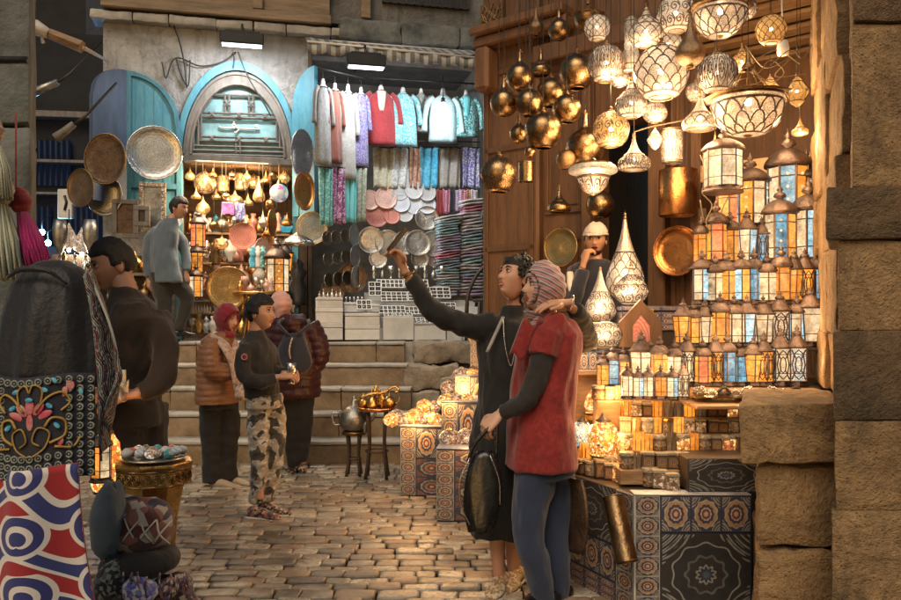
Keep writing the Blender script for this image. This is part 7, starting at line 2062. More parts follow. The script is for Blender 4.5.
# --- woman in black taking the picture
def woman_black():
    d = 4.12; root, J = frm(505, d)
    o = thing('person', 'smiling woman in black with curly hair raising a phone at arm length', 'person', root)
    hc = J(515.5, 279); az = R(212)
    hm, M = head(o, hc, az, R(20), R(4), .98, True)
    tor = R(240)
    b = MB()
    b.tube([hc + V((.015, .02, -.04)), J(513, 312, .03), J(512, 326, .03)], [.046, .047, .06], 12)
    secs(b, [(J(510, 322), .10, .07, tor), (J(508, 335), .15, .10, tor), (J(505, 370), .13, .11, tor), (J(503, 410), .12, .10, tor), (J(503, 450), .15, .12, tor), (J(503, 480), .14, .11, tor)])
    b.tube([J(492, 327), J(462, 322, -.02), J(434, 312, -.04), J(416, 289, -.05), J(404, 269, -.06)], [.052, .045, .042, .036, .025], 10, k=3)
    b.tube([J(530, 325, .06), J(560, 328, .12), J(586, 340, .0), J(580, 318, -.22), J(567, 303, -.32)], [.05, .045, .042, .035, .025], 10, k=3)
    for P in (((496, 470), (497, 535), (499, 578)), ((511, 472, .1), (512, 535, .12), (514, 578, .1))): b.tube([J(*p) for p in P], [.075, .05, .036], 12, k=3)
    base = fuse(b, 'body', 'skin', o, .012, 4, lambda c, n: -.005)
    h1 = MB(); hand(h1, J(404, 269, -.06), V((-.38, -.05, .92)), V((-.75, -.45, .1)), 1, 1.15, .98, .05, .8)
    h2 = MB(); hand(h2, J(567, 303, -.32), V((-1, -.12, -.05)), V((-.1, .25, -1)), 1, .42, .98, .15, .3)
    joinmb(o, base, [hm, h1, h2], SK)
    g = MB()
    secs(g, [(J(513, 306, .02), .056, .056, tor), (J(512, 316, .02), .062, .06, tor), (J(510, 323), .13, .085, tor), (J(508, 336), .175, .115, tor), (J(505, 365), .15, .12, tor), (J(502, 400), .135, .11, tor), (J(501, 440), .16, .13, tor), (J(501, 480), .17, .14, tor), (J(501, 520), .18, .15, tor), (J(502, 534), .175, .15, tor)], 26)
    g.tube([J(494, 328), J(476, 328, -.01), J(456, 322, -.02), J(436, 313, -.04), J(424, 298, -.045), J(410, 279, -.055)], [.075, .068, .060, .056, .050, .040], 12, k=4)
    g.tube([J(526, 326, .05), J(560, 330, .12), J(586, 342, .0), J(583, 324, -.17), J(574, 309, -.28)], [.07, .06, .055, .05, .042], 12, k=4)
    fuse(g, 'dress', 'black_cloth', o, .009, 4, folds(.015, 12, .5, 5))
    for i, P in enumerate(((499, 597, 0), (514, 594, .1))):
        g = MB(); p = J(*P); p.z = .0; shoe(g, p + V((.03, .06, 0)), p + V((-.05, -.17, 0)), .085, .045); s_ = g.build('shoe', 'shoe_gold', o)
        g = MB(); shoe(g, p + V((.032, .065, -.004)), p + V((-.053, -.178, -.004)), .022, .047); g.build('sole', 'white_cap', s_)
    hs = hairshell(o, M, .010, .056, -.085, .008, curly=.011, seed=4)
    m = MB(); r = random.Random(14)
    m.ball(M @ V((.0, -.10, -.01)), (.062, .055, .065), 14, 10); m.ball(M @ V((.03, -.085, .05)), .045, 12, 8)
    for k in range(150):
        a, b_ = (r.uniform(1.75, 4.5), r.uniform(-.5, .9)) if k < 90 else (r.choice((r.uniform(1.25, 1.8), r.uniform(4.45, 5.05))), r.uniform(.05, .75)); p = M @ hp(a, b_, .022); q = p + V((r.uniform(-.02, .02), r.uniform(-.02, .02), r.uniform(-.035, .01)))
        m.tube([p, (p + q) / 2 + V((r.uniform(-.012, .012),) * 3), q, q + V((r.uniform(-.012, .012), 0, .012))], [.009, .008, .006, .002], 5, k=3)
    m.build('curls', 'hair', hs)
    # pale strap and necklace
    MB().sheet(lambda u, v: (J(503, 317, -.10) * (1 - v) + J(487, 352, -.14) * v) + V((.018 * (u - .5), -.012, 0)), 2, 10, .004).build('strap', 'denim_trim', o)
    MB().tube([J(503, 316, -.11), J(505, 345, -.15), J(511, 366, -.16), J(516, 345, -.15)], .003, 5, k=5).build('necklace', 'silver', o)
    P, Q = J(410, 277, -.055), J(407, 272, -.058); f = (Q - P).normalized(); a, b_ = frame(f)
    MB().tube([P.lerp(Q, .5) + a * .034 * math.cos(2 * PI * k / 18) + b_ * .034 * math.sin(2 * PI * k / 18) for k in range(19)], .005, 6, caps=False).build('bracelet', 'dark_brass', o)
    P = J(571, 303, -.31)
    MB().tube([P + V((.01 * math.sin(2 * PI * k / 18), .036 * math.cos(2 * PI * k / 18), .036 * math.sin(2 * PI * k / 18))) for k in range(19)], .005, 6, caps=False).build('bracelet', 'silver', o)
    return o
woman_black()
def phone():
    c = W(397, 240, 4.02)
    o = thing('phone', 'thin dark phone held up by the woman in black', 'phone', c)
    Mx = Matrix.Rotation(R(38), 4, 'Y') @ Matrix.Rotation(R(80), 4, 'Z')
    MB().box((0, 0, 0), (.072, .007, .145), 0, .003, 0, Mx).build('case', 'dark_wood', o); MB().box((0, -.0052, 0), (.068, .002, .142), 0, 0, 0, Mx).build('screen', 'black_plastic', o)
phone()

# --- man in black at the left
def man_black():
    d = 3.55; root, J = frm(125, d)
    o = thing('person', 'young man in a black zipped sweater looking down at his hands', 'person', root)
    hc = J(113, 265); hm, M = head(o, hc, R(214), R(-16), 0, 1.0)
    tor = R(205); b = MB()
    b.tube([hc + V((.03, .0, -.03)), J(126, 292), J(130, 306)], [.056, .058, .07], 12)
    secs(b, [(J(132, 304), .09, .07, tor), (J(132, 320), .15, .09, tor), (J(132, 350), .13, .10, tor), (J(132, 395), .11, .09, tor), (J(131, 420), .13, .10, tor)])
    b.tube([J(150, 322, -.05), J(164, 362, -.10), J(155, 385, -.16), J(132, 394, -.22)], [.045, .04, .036, .028], 10, k=3)
    b.tube([J(112, 325, .06), J(104, 365, .0), J(118, 390, -.12)], [.055, .045, .03], 10, k=3)
    for P in (((122, 420, -.05), (118, 500), (120, 600)), ((141, 420, .06), (143, 500, .05), (146, 600, .1))): b.tube([J(*p) for p in P], [.085, .06, .045], 12, k=3)
    base = fuse(b, 'body', 'skin', o, .014, 4, lambda c, n: -.005)
    h1 = MB(); hand(h1, J(134, 394, -.22), V((-.95, -.15, -.1)), V((-.1, .2, -1)), 1, .7, 1.05)
    h2 = MB(); hand(h2, J(118, 390, -.12), V((-.3, -.85, .1)), V((.3, 0, -1)), 1, .6, 1.05)
    joinmb(o, base, [hm, h1, h2], SK)
    g = MB()
    secs(g, [(J(124, 287), .066, .066, tor), (J(128, 297), .085, .08, tor), (J(131, 304), .16, .105, tor), (J(132, 318), .20, .12, tor), (J(132, 345), .17, .125, tor), (J(132, 380), .145, .12, tor), (J(132, 402), .15, .12, tor)], 26)
    g.tube([J(152, 316, -.04), J(163, 340, -.08), J(166, 364, -.11), J(156, 385, -.16), J(138, 393, -.21)], [.07, .062, .056, .05, .042], 12, k=4)
    g.tube([J(112, 318, .06), J(103, 345, .03), J(104, 368, -.01), J(116, 387, -.1)], [.08, .068, .06, .045], 12, k=4)
    fuse(g, 'sweater', 'brown_black_cloth', o, .010, 4, folds(.014, 12, .9, 1))
    g = MB()
    for P, R_ in ((((123, 405, -.05), (119, 450, -.04), (117, 500), (119, 560), (121, 628)), [.12, .105, .088, .078, .07]), (((141, 405, .06), (143, 450, .06), (144, 500, .05), (146, 560, .08), (147, 622, .1)), [.12, .105, .088, .078, .07])): g.tube([J(*p) for p in P], R_, 14, k=4)
    secs(g, [(J(132, 396), .165, .12, tor), (J(132, 425), .175, .13, tor)])
    fuse(g, 'trousers', 'charcoal_cloth', o, .012, 4, folds(.008, 12, 1.2))
    g = MB()
    for x in (-.03, .1): shoe(g, V((x + .04, .03 + x * .5, 0)), V((x - .22, -.02 + x * .5, 0)))
    g.build('shoes', 'leather_black', o)
    hairshell(o, M, .012, .052, -.045, .005, seed=8)
man_black()
c = W(118, 388, 3.28)
m = MB(); m.sheet(lambda u, v: ((u - .5) * .08, .02 * math.sin(u * 8 + v * 3), (v - .5) * .08 + .02 * math.sin(u * 6)), 10, 10, .003); m.sheet(lambda u, v: (-.02 + (u - .5) * .10, -.03 + .015 * math.sin(u * 7 + v * 5), .06 + (v - .5) * .07 + .02 * math.sin(u * 5)), 8, 8, .003)
tag(m.build('plastic_bag', 'white_paint', loc=c, rz=.4), 'crumpled pale plastic bag in the hands of the man in black', 'plastic bag')

# --- man in grey going up
def man_grey():
    d = 8.75; root, J = frm(166, d)
    o = thing('person', 'man in grey blue jacket seen from behind walking past the copper shop', 'person', V((root.x, root.y, 1.14)))
    J0 = J; J = lambda a, b, dd=0.0: J0(a, b, dd) - V((0, 0, 1.14))
    hc = J(179, 208); hm, M = head(o, hc, R(-12), R(-12), 0, 1.02)
    tor = R(55); b = MB()
    b.tube([hc + V((-.03, .02, -.04)), J(170, 222), J(167, 230)], [.055, .058, .07], 10)
    secs(b, [(J(167, 228), .09, .08, tor), (J(164, 238), .15, .09, tor), (J(163, 255), .17, .11, tor), (J(166, 278), .17, .12, tor)])
    b.tube([J(153, 237), J(148, 258), J(148, 280)], [.04, .036, .028], 10, k=3)
    b.tube([J(178, 237, .1), J(185, 255, .1), J(186, 274, .05)], [.04, .036, .028], 10, k=3)
    b.tube([J(170, 275), J(185, 297, .1), J(178, 325, .05)], [.09, .06, .045], 10, k=3); b.tube([J(160, 275), J(163, 305), J(158, 338)], [.09, .06, .045], 10, k=3)
    base = fuse(b, 'body', 'skin', o, .018, 3, lambda c, n: -.005)
    h1 = MB(); hand(h1, J(148, 279), V((.1, 0, -1)), V((.5, .5, 0)), 1, .6); h2 = MB(); hand(h2, J(186, 273, .05), V((.1, 0, -1)), V((-.5, .5, 0)), -1, .6)
    joinmb(o, base, [hm, h1, h2], SK)
    g = MB()
    secs(g, [(J(170, 219), .075, .07, tor), (J(168, 224), .13, .10, tor), (J(165, 233), .185, .12, tor), (J(163, 250), .18, .13, tor), (J(164, 264), .19, .13, tor), (J(166, 275), .20, .14, tor), (J(167, 283), .20, .14, tor)], 24)
    g.tube([J(157, 229), J(150, 240), J(147, 257), J(149, 277)], [.05, .065, .055, .045], 12, k=4); g.tube([J(174, 229, .08), J(182, 242, .1), J(186, 257, .1), J(186, 271, .05)], [.05, .065, .055, .045], 12, k=4)
    fuse(g, 'jacket', 'grey_blue_cloth', o, .013, 3, folds(.012, 9, .7, 3))
    g = MB(); g.tube([J(170, 270), J(177, 283, .05), J(187, 297, .1), J(184, 312, .08), J(178, 330, .05)], [.13, .11, .085, .07, .055], 12, k=4); g.tube([J(160, 272), J(162, 290), J(164, 308), J(160, 338)], [.125, .11, .085, .06], 12, k=4)
    fuse(g, 'trousers', 'skirt_dark', o, .015, 3, folds(.008, 12, 1.2))
    g = MB(); p = J(178, 331, .05); shoe(g, p + V((-.05, 0, -.06)), p + V((.2, .08, -.06))); p = J(159, 342); shoe(g, V((p.x - .05, 0, .0)), V((p.x + .2, .08, .0))); g.build('shoes', 'leather_black', o)
    hairshell(o, M, .018, .052, -.06, .008, seed=3)
man_grey()

def trouser(o, J, legs, radii, mat, hips, tor, vox=.011, fo=.008):
    g = MB()
    for P in legs: g.tube([J(*p) for p in P], radii, 14, k=4)
    secs(g, [(J(*c), w, dd, tor) for c, w, dd in hips]); return fuse(g, 'trousers', mat, o, vox, 3, folds(fo, 12, 1.5, radii[0] * 50))
# --- woman in brown quilted jacket
def woman_brown():
    d = 6.6; root, J = frm(220, d)
    o = thing('person', 'woman in shiny brown quilted jacket and burgundy headscarf with a beige scarf', 'person', root)
    hc = J(227, 319); hm, M = head(o, hc, R(-25), R(-8), 0, 1.0); tor = R(-20); b = MB()
    b.tube([hc + V((-.01, 0, -.05)), J(222, 340)], [.05, .06], 10)
    secs(b, [(J(220, 338), .12, .09, tor), (J(218, 350), .17, .11, tor), (J(217, 400), .17, .12, tor)])
    b.tube([J(214, 345, -.14), J(214, 368, -.17), J(238, 371, -.12)], [.055, .045, .028], 10, k=3)
    b.tube([J(226, 345, .14), J(232, 366, .12), J(246, 368, .05)], [.055, .045, .028], 10, k=3)
    for x, e in ((213, 0), (224, .08)): b.tube([J(x, 400, e), J(x, 440, e), J(x + 2, 483, e)], [.08, .055, .04], 10)
    base = fuse(b, 'body', 'skin_light', o, .016, 3, lambda c, n: -.005)
    h1 = MB(); hand(h1, J(238, 371, -.12), V((1, 0, .1)), V((0, .4, -1)), 1, .9, .95); h2 = MB(); hand(h2, J(246, 368, .05), V((1, -.2, .1)), V((0, -.6, -1)), -1, .9, .95)
    joinmb(o, base, [hm, h1, h2], SKL)
    g = MB()
    secs(g, [(J(222, 332), .08, .08, tor), (J(220, 337), .15, .11, tor), (J(218, 347), .185, .14, tor), (J(217, 365), .185, .15, tor), (J(217, 385), .19, .155, tor), (J(217, 403), .20, .16, tor)], 26)
    g.tube([J(213, 343, -.12), J(211, 358, -.18), J(215, 371, -.19), J(236, 372, -.13)], [.10, .09, .082, .062], 12, k=4)
    g.tube([J(226, 343, .12), J(232, 360, .14), J(246, 368, .06)], [.10, .085, .06], 12, k=3)
    fuse(g, 'quilted_jacket', 'puffer_brown', o, .011, 3, quilt(.048, .010))
    trouser(o, J, [((212, 398, -.02), (210, 425), (211, 455), (213, 482)), ((226, 398, .08), (229, 425, .06), (228, 455, .08), (227, 480, .08))], [.105, .088, .075, .088], 'black_cloth', [((219, 395), .15, .12), ((219, 408), .165, .14)], tor)
    g = MB()
    for x, e in ((.0, -.02), (.07, .09)): shoe(g, V((x - .06, e, 0)), V((x + .20, e - .06, 0)), .08, .043)
    g.build('shoes', 'shoe_white', o)
    hijab(o, M, 'burgundy_cloth', [(hc + V((-.005, 0, -.10)), .07, .075), (J(224, 337), .10, .10)], az=tor)
    MB().tube([J(214, 336, -.10), J(224, 345, -.17), J(233, 362, -.19), J(236, 382, -.19), J(239, 396, -.17)], [.04, .05, .045, .035, .03], 12, k=4, squash=.5).build('scarf', 'beige_scarf', o)
    MB().tube([J(230, 334, .02), J(236, 350, -.02), J(239, 372, -.08)], [.04, .045, .03], 12, k=4, squash=.5).build('scarf', 'beige_scarf', o)
woman_brown()
c = W(242, 401, 6.36); m = MB(); m.lathe([(.001, 0), (.045, .01), (.06, .05), (.05, .11), (.02, .13)], 14); m.tube([(-.02, 0, .12), (0, 0, .2), (.02, 0, .12)], .006, 5, k=3); tag(m.build('handbag', 'beige_scarf', loc=c), 'small beige cloth bag held low by the woman in brown jacket', 'handbag')

# --- boy
def boy():
    d = 5.62; root, J = frm(263, d)
    o = thing('person', 'boy in a black sweatshirt and camouflage trousers facing right', 'person', root)
    hc = J(261, 313); hm, M = head(o, hc, R(-18), R(2), 0, 1.02); tor = R(-25); b = MB()
    b.tube([hc + V((-.03, 0, -.03)), J(256, 334), J(257, 345)], [.05, .05, .06], 12)
    secs(b, [(J(257, 342), .08, .06, tor), (J(258, 354), .12, .08, tor), (J(260, 375), .10, .08, tor), (J(263, 402), .10, .08, tor)])
    b.tube([J(247, 350, -.12), J(245, 376, -.15), J(262, 382, -.17), J(280, 377, -.14)], [.045, .04, .036, .025], 10, k=3)
    b.tube([J(268, 350, .10), J(276, 370, .10), J(287, 374, 0)], [.045, .04, .025], 10, k=3)
    for x, e in ((260, -.03), (269, .07)): b.tube([J(x, 405, e), J(x + 1, 450, e), J(x - 1, 500, e)], [.07, .05, .035], 10)
    base = fuse(b, 'body', 'skin', o, .013, 4, lambda c, n: -.005)
    h1 = MB(); hand(h1, J(279, 377, -.14), V((1, 0, .15)), V((0, .5, -.8)), 1, 1.0, .95); h2 = MB(); hand(h2, J(286, 374, 0), V((1, -.3, 0)), V((0, -.8, -.5)), -1, 1.0, .95)
    joinmb(o, base, [hm, h1, h2], SK)
    g = MB()
    secs(g, [(J(256, 330), .058, .056, tor), (J(256, 337), .09, .07, tor), (J(257, 343), .15, .09, tor), (J(258, 354), .155, .105, tor), (J(260, 375), .135, .11, tor), (J(263, 397), .14, .115, tor)], 24)
    g.tube([J(248, 346, -.10), J(243, 362, -.14), J(246, 377, -.16), J(262, 382, -.18), J(276, 378, -.15)], [.062, .058, .052, .047, .040], 12, k=4)
    g.tube([J(266, 346, .10), J(275, 368, .11), J(284, 373, .02)], [.07, .06, .042], 12, k=3)
    fuse(g, 'sweatshirt', 'charcoal_cloth', o, .009, 4, folds(.012, 14, .9, 7))
    p = J(244.5, 357, -.205)
    bd = MB().lathe([(.001, -.004), (.026, -.003), (.027, .003), (.001, .004)], 20, M=Matrix.Translation(p) @ Matrix.Rotation(R(90), 4, 'X') @ Matrix.Rotation(R(-12), 4, 'Y')).build('badge', 'tunic_red', o)
    MB().tube([p + V((.018 * math.cos(t * PI / 8), -.006, .018 * math.sin(t * PI / 8))) for t in range(17)], .002, 5, caps=False).build('badge_ring', 'white_cap', bd)
    trouser(o, J, [((260, 398, -.02), (258, 425, -.03), (259, 455, -.04), (258, 480, -.02), (256, 503, 0)), ((271, 398, .07), (275, 425, .07), (275, 455, .04), (270, 480, .07), (266, 500, .09))], [.088, .080, .066, .060, .05], 'camo', [((265, 394), .13, .11), ((265, 408), .15, .115)], tor, .009, .012)
    for x, e in ((258, -.02), (268, .10)):
        g = MB(); p = J(x, 515, e); shoe(g, V((p.x - .07, e, .0)), V((p.x + .18, e - .07, .0)), .085, .043); s_ = g.build('shoe', 'shoe_print', o)
        g = MB(); shoe(g, V((p.x - .075, e, -.004)), V((p.x + .188, e - .073, -.004)), .022, .045); g.build('sole', 'white_cap', s_)
    hairshell(o, M, .02, .048, -.05, .010, curly=.004, seed=5)
boy()
m, c = bust('', 288, 384, 12, 0, 'silver', 'goblet'); tag(m.build('trinket', 'silver', loc=W(291, 384, 5.5)), 'small silver trinket the boy is holding', 'trinket')

# --- woman in plum jacket from behind
def woman_plum():
    d = 7.2; root, J = frm(296, d)
    o = thing('person', 'woman seen from behind in plum quilted jacket and pale pink headscarf', 'person', root)
    hc = J(281, 306); hm, M = head(o, hc, R(125), R(-8), 0, 1.0); tor = R(110); b = MB()
    b.tube([hc + V((.02, 0, -.05)), J(290, 322)], [.05, .06], 10)
    secs(b, [(J(291, 320), .12, .09, tor), (J(294, 332), .18, .11, tor), (J(296, 392), .18, .12, tor)])
    b.tube([J(310, 330), J(318, 355), J(308, 374, .15)], [.055, .045, .03], 10, k=3); b.tube([J(276, 330), J(270, 355), J(280, 372, .2)], [.055, .045, .03], 10, k=3)
    for x in (292, 303): b.tube([J(x, 392), J(x, 430), J(x, 464)], [.08, .055, .04], 10)
    base = fuse(b, 'body', 'skin_light', o, .018, 3, lambda c, n: -.005)
    h1 = MB(); hand(h1, J(308, 374, .15), V((-.7, .6, 0)), V((-.5, .3, -1)), 1, .8, .95); h2 = MB(); hand(h2, J(280, 372, .2), V((.5, .8, 0)), V((0, .3, -1)), 1, .8, .95)
    joinmb(o, base, [hm, h1, h2], SKL)
    g = MB()
    secs(g, [(J(288, 315), .09, .08, tor), (J(290, 320), .16, .12, tor), (J(294, 330), .205, .15, tor), (J(296, 350), .21, .16, tor), (J(297, 375), .215, .165, tor), (J(296, 397), .225, .17, tor)], 26)
    g.tube([J(308, 326), J(317, 342), J(319, 358), J(309, 374, .12)], [.11, .10, .09, .07], 12, k=4); g.tube([J(277, 326), J(271, 345), J(272, 360, .08), J(280, 372, .18)], [.10, .09, .085, .07], 12, k=4)
    g.tube([J(282, 318, .02), J(292, 324, -.12), J(303, 319, .02)], [.05, .085, .05], 12, k=4)
    fuse(g, 'quilted_jacket', 'puffer_plum', o, .013, 3, quilt(.07, .012, 4))
    trouser(o, J, [((292, 390), (293, 420), (293, 445), (294, 466)), ((303, 390), (303, 420), (302, 445), (301, 462))], [.11, .09, .075, .06], 'black_cloth', [((297, 385), .17, .13), ((297, 398), .17, .13)], tor, .014)
    g = MB()
    for x in (-.03, .07): shoe(g, V((x, -.04, 0)), V((x - .08, .2, 0)))
    g.build('shoes', 'shoe_print', o)
    hijab(o, M, 'pink_cloth', [(hc + V((.012, 0, -.09)), .075, .08), (J(287, 321), .11, .10)], az=tor)
woman_plum()
def backpack():
    d = 6.93; c = W(292, 372, d); o = thing('backpack', 'small navy drawstring backpack on the plum jacket', 'backpack', c)
    m = MB(); rs = []
    for i in range(11):
        f = i / 10; w = .165 * (1 - .55 * f ** 2.2) * (.82 + .18 * min(1, f * 6)); dd = .10 * (1 - .6 * f ** 2)
        rs.append([V((w * math.cos(2 * PI * j / 20) * (1 + .05 * math.sin(j * 2 + f * 6)) + .02 * f, dd * math.sin(2 * PI * j / 20), .33 * f + .01 * math.sin(j * 1.4))) for j in range(20)])
    m.rings(rs, True, True); m.build('bag', 'navy_cloth', o)
    MB().tube([(-.02, -.05, .32), (-.12, .0, .42), (-.10, .12, .46)], .014, 6, k=3).build('strap', 'navy_cloth', o); MB().tube([(.05, -.05, .32), (.14, .02, .40), (.12, .12, .45)], .014, 6, k=3).build('strap', 'navy_cloth', o)
    MB().tube([(.02, -.09, .30), (.0, -.12, .2), (.01, -.115, .12)], .007, 5, k=3).build('cord', 'beige_scarf', o)
backpack()

# --- vendor
def vendor():
    d = 5.9; root, J = frm(597, d); root.z = .45
    Jz = lambda a, b, dd=0.0: W(a, b, d + dd) - V((root.x, root.y, .45))
    J = Jz
    o = thing('person', 'bearded vendor in white cap and dark jacket raising his fist to his mouth', 'person', V((root.x, root.y, .45)))
    hc = J(595.5, 240); hm, M = head(o, hc, R(-105), R(-4), 0, 1.02); tor = R(-100); b = MB()
    b.tube([hc + V((0, .02, -.05)), J(596, 262), J(596, 272)], [.056, .056, .07], 10)
    secs(b, [(J(595, 266), .14, .09, tor), (J(595, 276), .19, .11, tor), (J(595, 320), .17, .12, tor), (J(595, 345), .17, .12, tor)])
    b.tube([J(577, 276, -.05), J(573, 300, -.12), J(584, 262, -.16)], [.052, .045, .03], 10, k=3); b.tube([J(615, 276), J(620, 305), J(615, 330, -.05)], [.052, .045, .03], 10, k=3)
    for x in (590, 602): b.tube([J(x, 345), J(x, 390), J(x, 435)], [.085, .06, .045], 10)
    base = fuse(b, 'body', 'skin', o, .016, 3, lambda c, n: -.005)
    h1 = MB(); hand(h1, J(583.5, 264, -.16), V((.25, -.1, 1)), V((.8, .3, 0)), 1, 1.35, 1.05, .03, .9); h2 = MB(); hand(h2, J(615, 328, -.05), V((0, -.1, -1)), V((-.5, .5, 0)), 1, .6)
    joinmb(o, base, [hm, h1, h2], SK)
    g = MB(); secs(g, [(J(596, 259), .07, .07, tor), (J(596, 264), .16, .10, tor), (J(595, 274), .215, .13, tor), (J(595, 300), .20, .14, tor), (J(595, 345), .20, .15, tor)], 24)
    g.tube([J(578, 271, -.03), J(572, 288, -.1), J(573, 301, -.14), J(580, 282, -.17), J(583, 270, -.165)], [.08, .07, .062, .055, .048], 12, k=4); g.tube([J(613, 271), J(620, 290), J(621, 306), J(616, 326, -.04)], [.08, .07, .06, .05], 12, k=4)
    fuse(g, 'jacket', 'navy_cloth', o, .012, 3, folds(.009, 11, .8, 6))
    MB().tube([J(570, 272, -.13), J(571, 285, -.17), J(575, 297, -.19)], [.022, .03, .025], 8, k=3, squash=.5).build('sleeve_stripe', 'white_cap', o)
    trouser(o, J, [((590, 345), (590, 390), (590, 440)), ((602, 345), (602, 390), (602, 440))], [.11, .09, .07], 'charcoal_cloth', [((596, 335), .17, .13), ((596, 350), .17, .13)], tor, .016)
    g = MB(); shoe(g, V((-.06, .05, 0)), V((-.08, -.2, 0))); shoe(g, V((.07, .05, 0)), V((.09, -.2, 0))); g.build('shoes', 'leather_black', o)
    hairshell(o, M, .008, .058, -.05, .003, seed=9)
    m = MB()   # beard along the jaw
    for k in range(40):
        u = -1.25 + 2.5 * k / 39
        for v in (-.62, -.52, -.76): m.ball(hp(u, v, .002), (.010, .008, .011), 6, 4)
    for u in (-.22, -.12, 0, .12, .22): m.ball(hp(u, -.30, .0035), (.009, .005, .005), 6, 4)
    m.xf(M).build('beard', 'hair', o)
    m = MB(); NU = 28; rs = []
    for z, e in ((.036, .014), (.06, .02), (.09, .02), (.115, .016), (.128, .004)):
        rr = []
        for i in range(NU):
            u = 2 * PI * i / NU; k = math.sqrt(max(.02, 1 - (z / .135) ** 2)); rr.append(V(((.078 + e) * k * math.sin(u), (.094 + e) * k * math.cos(u), z + .006 * math.sin(u * 3))))
        rs.append(rr)
    m.rings(rs, True, True); m.lathe([(.088, .032), (.094, .036), (.092, .046), (.084, .05)], 24, M=Matrix.Scale(1.13, 4, (0, 1, 0)))
    m.tube([(-.06, .085, .04), (-.035, .125, .036), (0, .14, .034), (.035, .125, .036), (.06, .085, .04)], .008, 8, k=3)
    m.sheet(lambda u, v: ((u - .5) * .13 * (1 - .35 * v * v), .085 + v * .052, .040 - .008 * v), 6, 5, .008)
    m.xf(M).build('cap', 'white_cap', o)
vendor()
tag(MB().bx(W(585, 0, 6.2).x, W(652, 0, 6.2).x, 5.55, 6.6, 0, .449).build('podium', 'dark_wood'), 'dark wooden podium in the doorway under the vendor', 'podium')

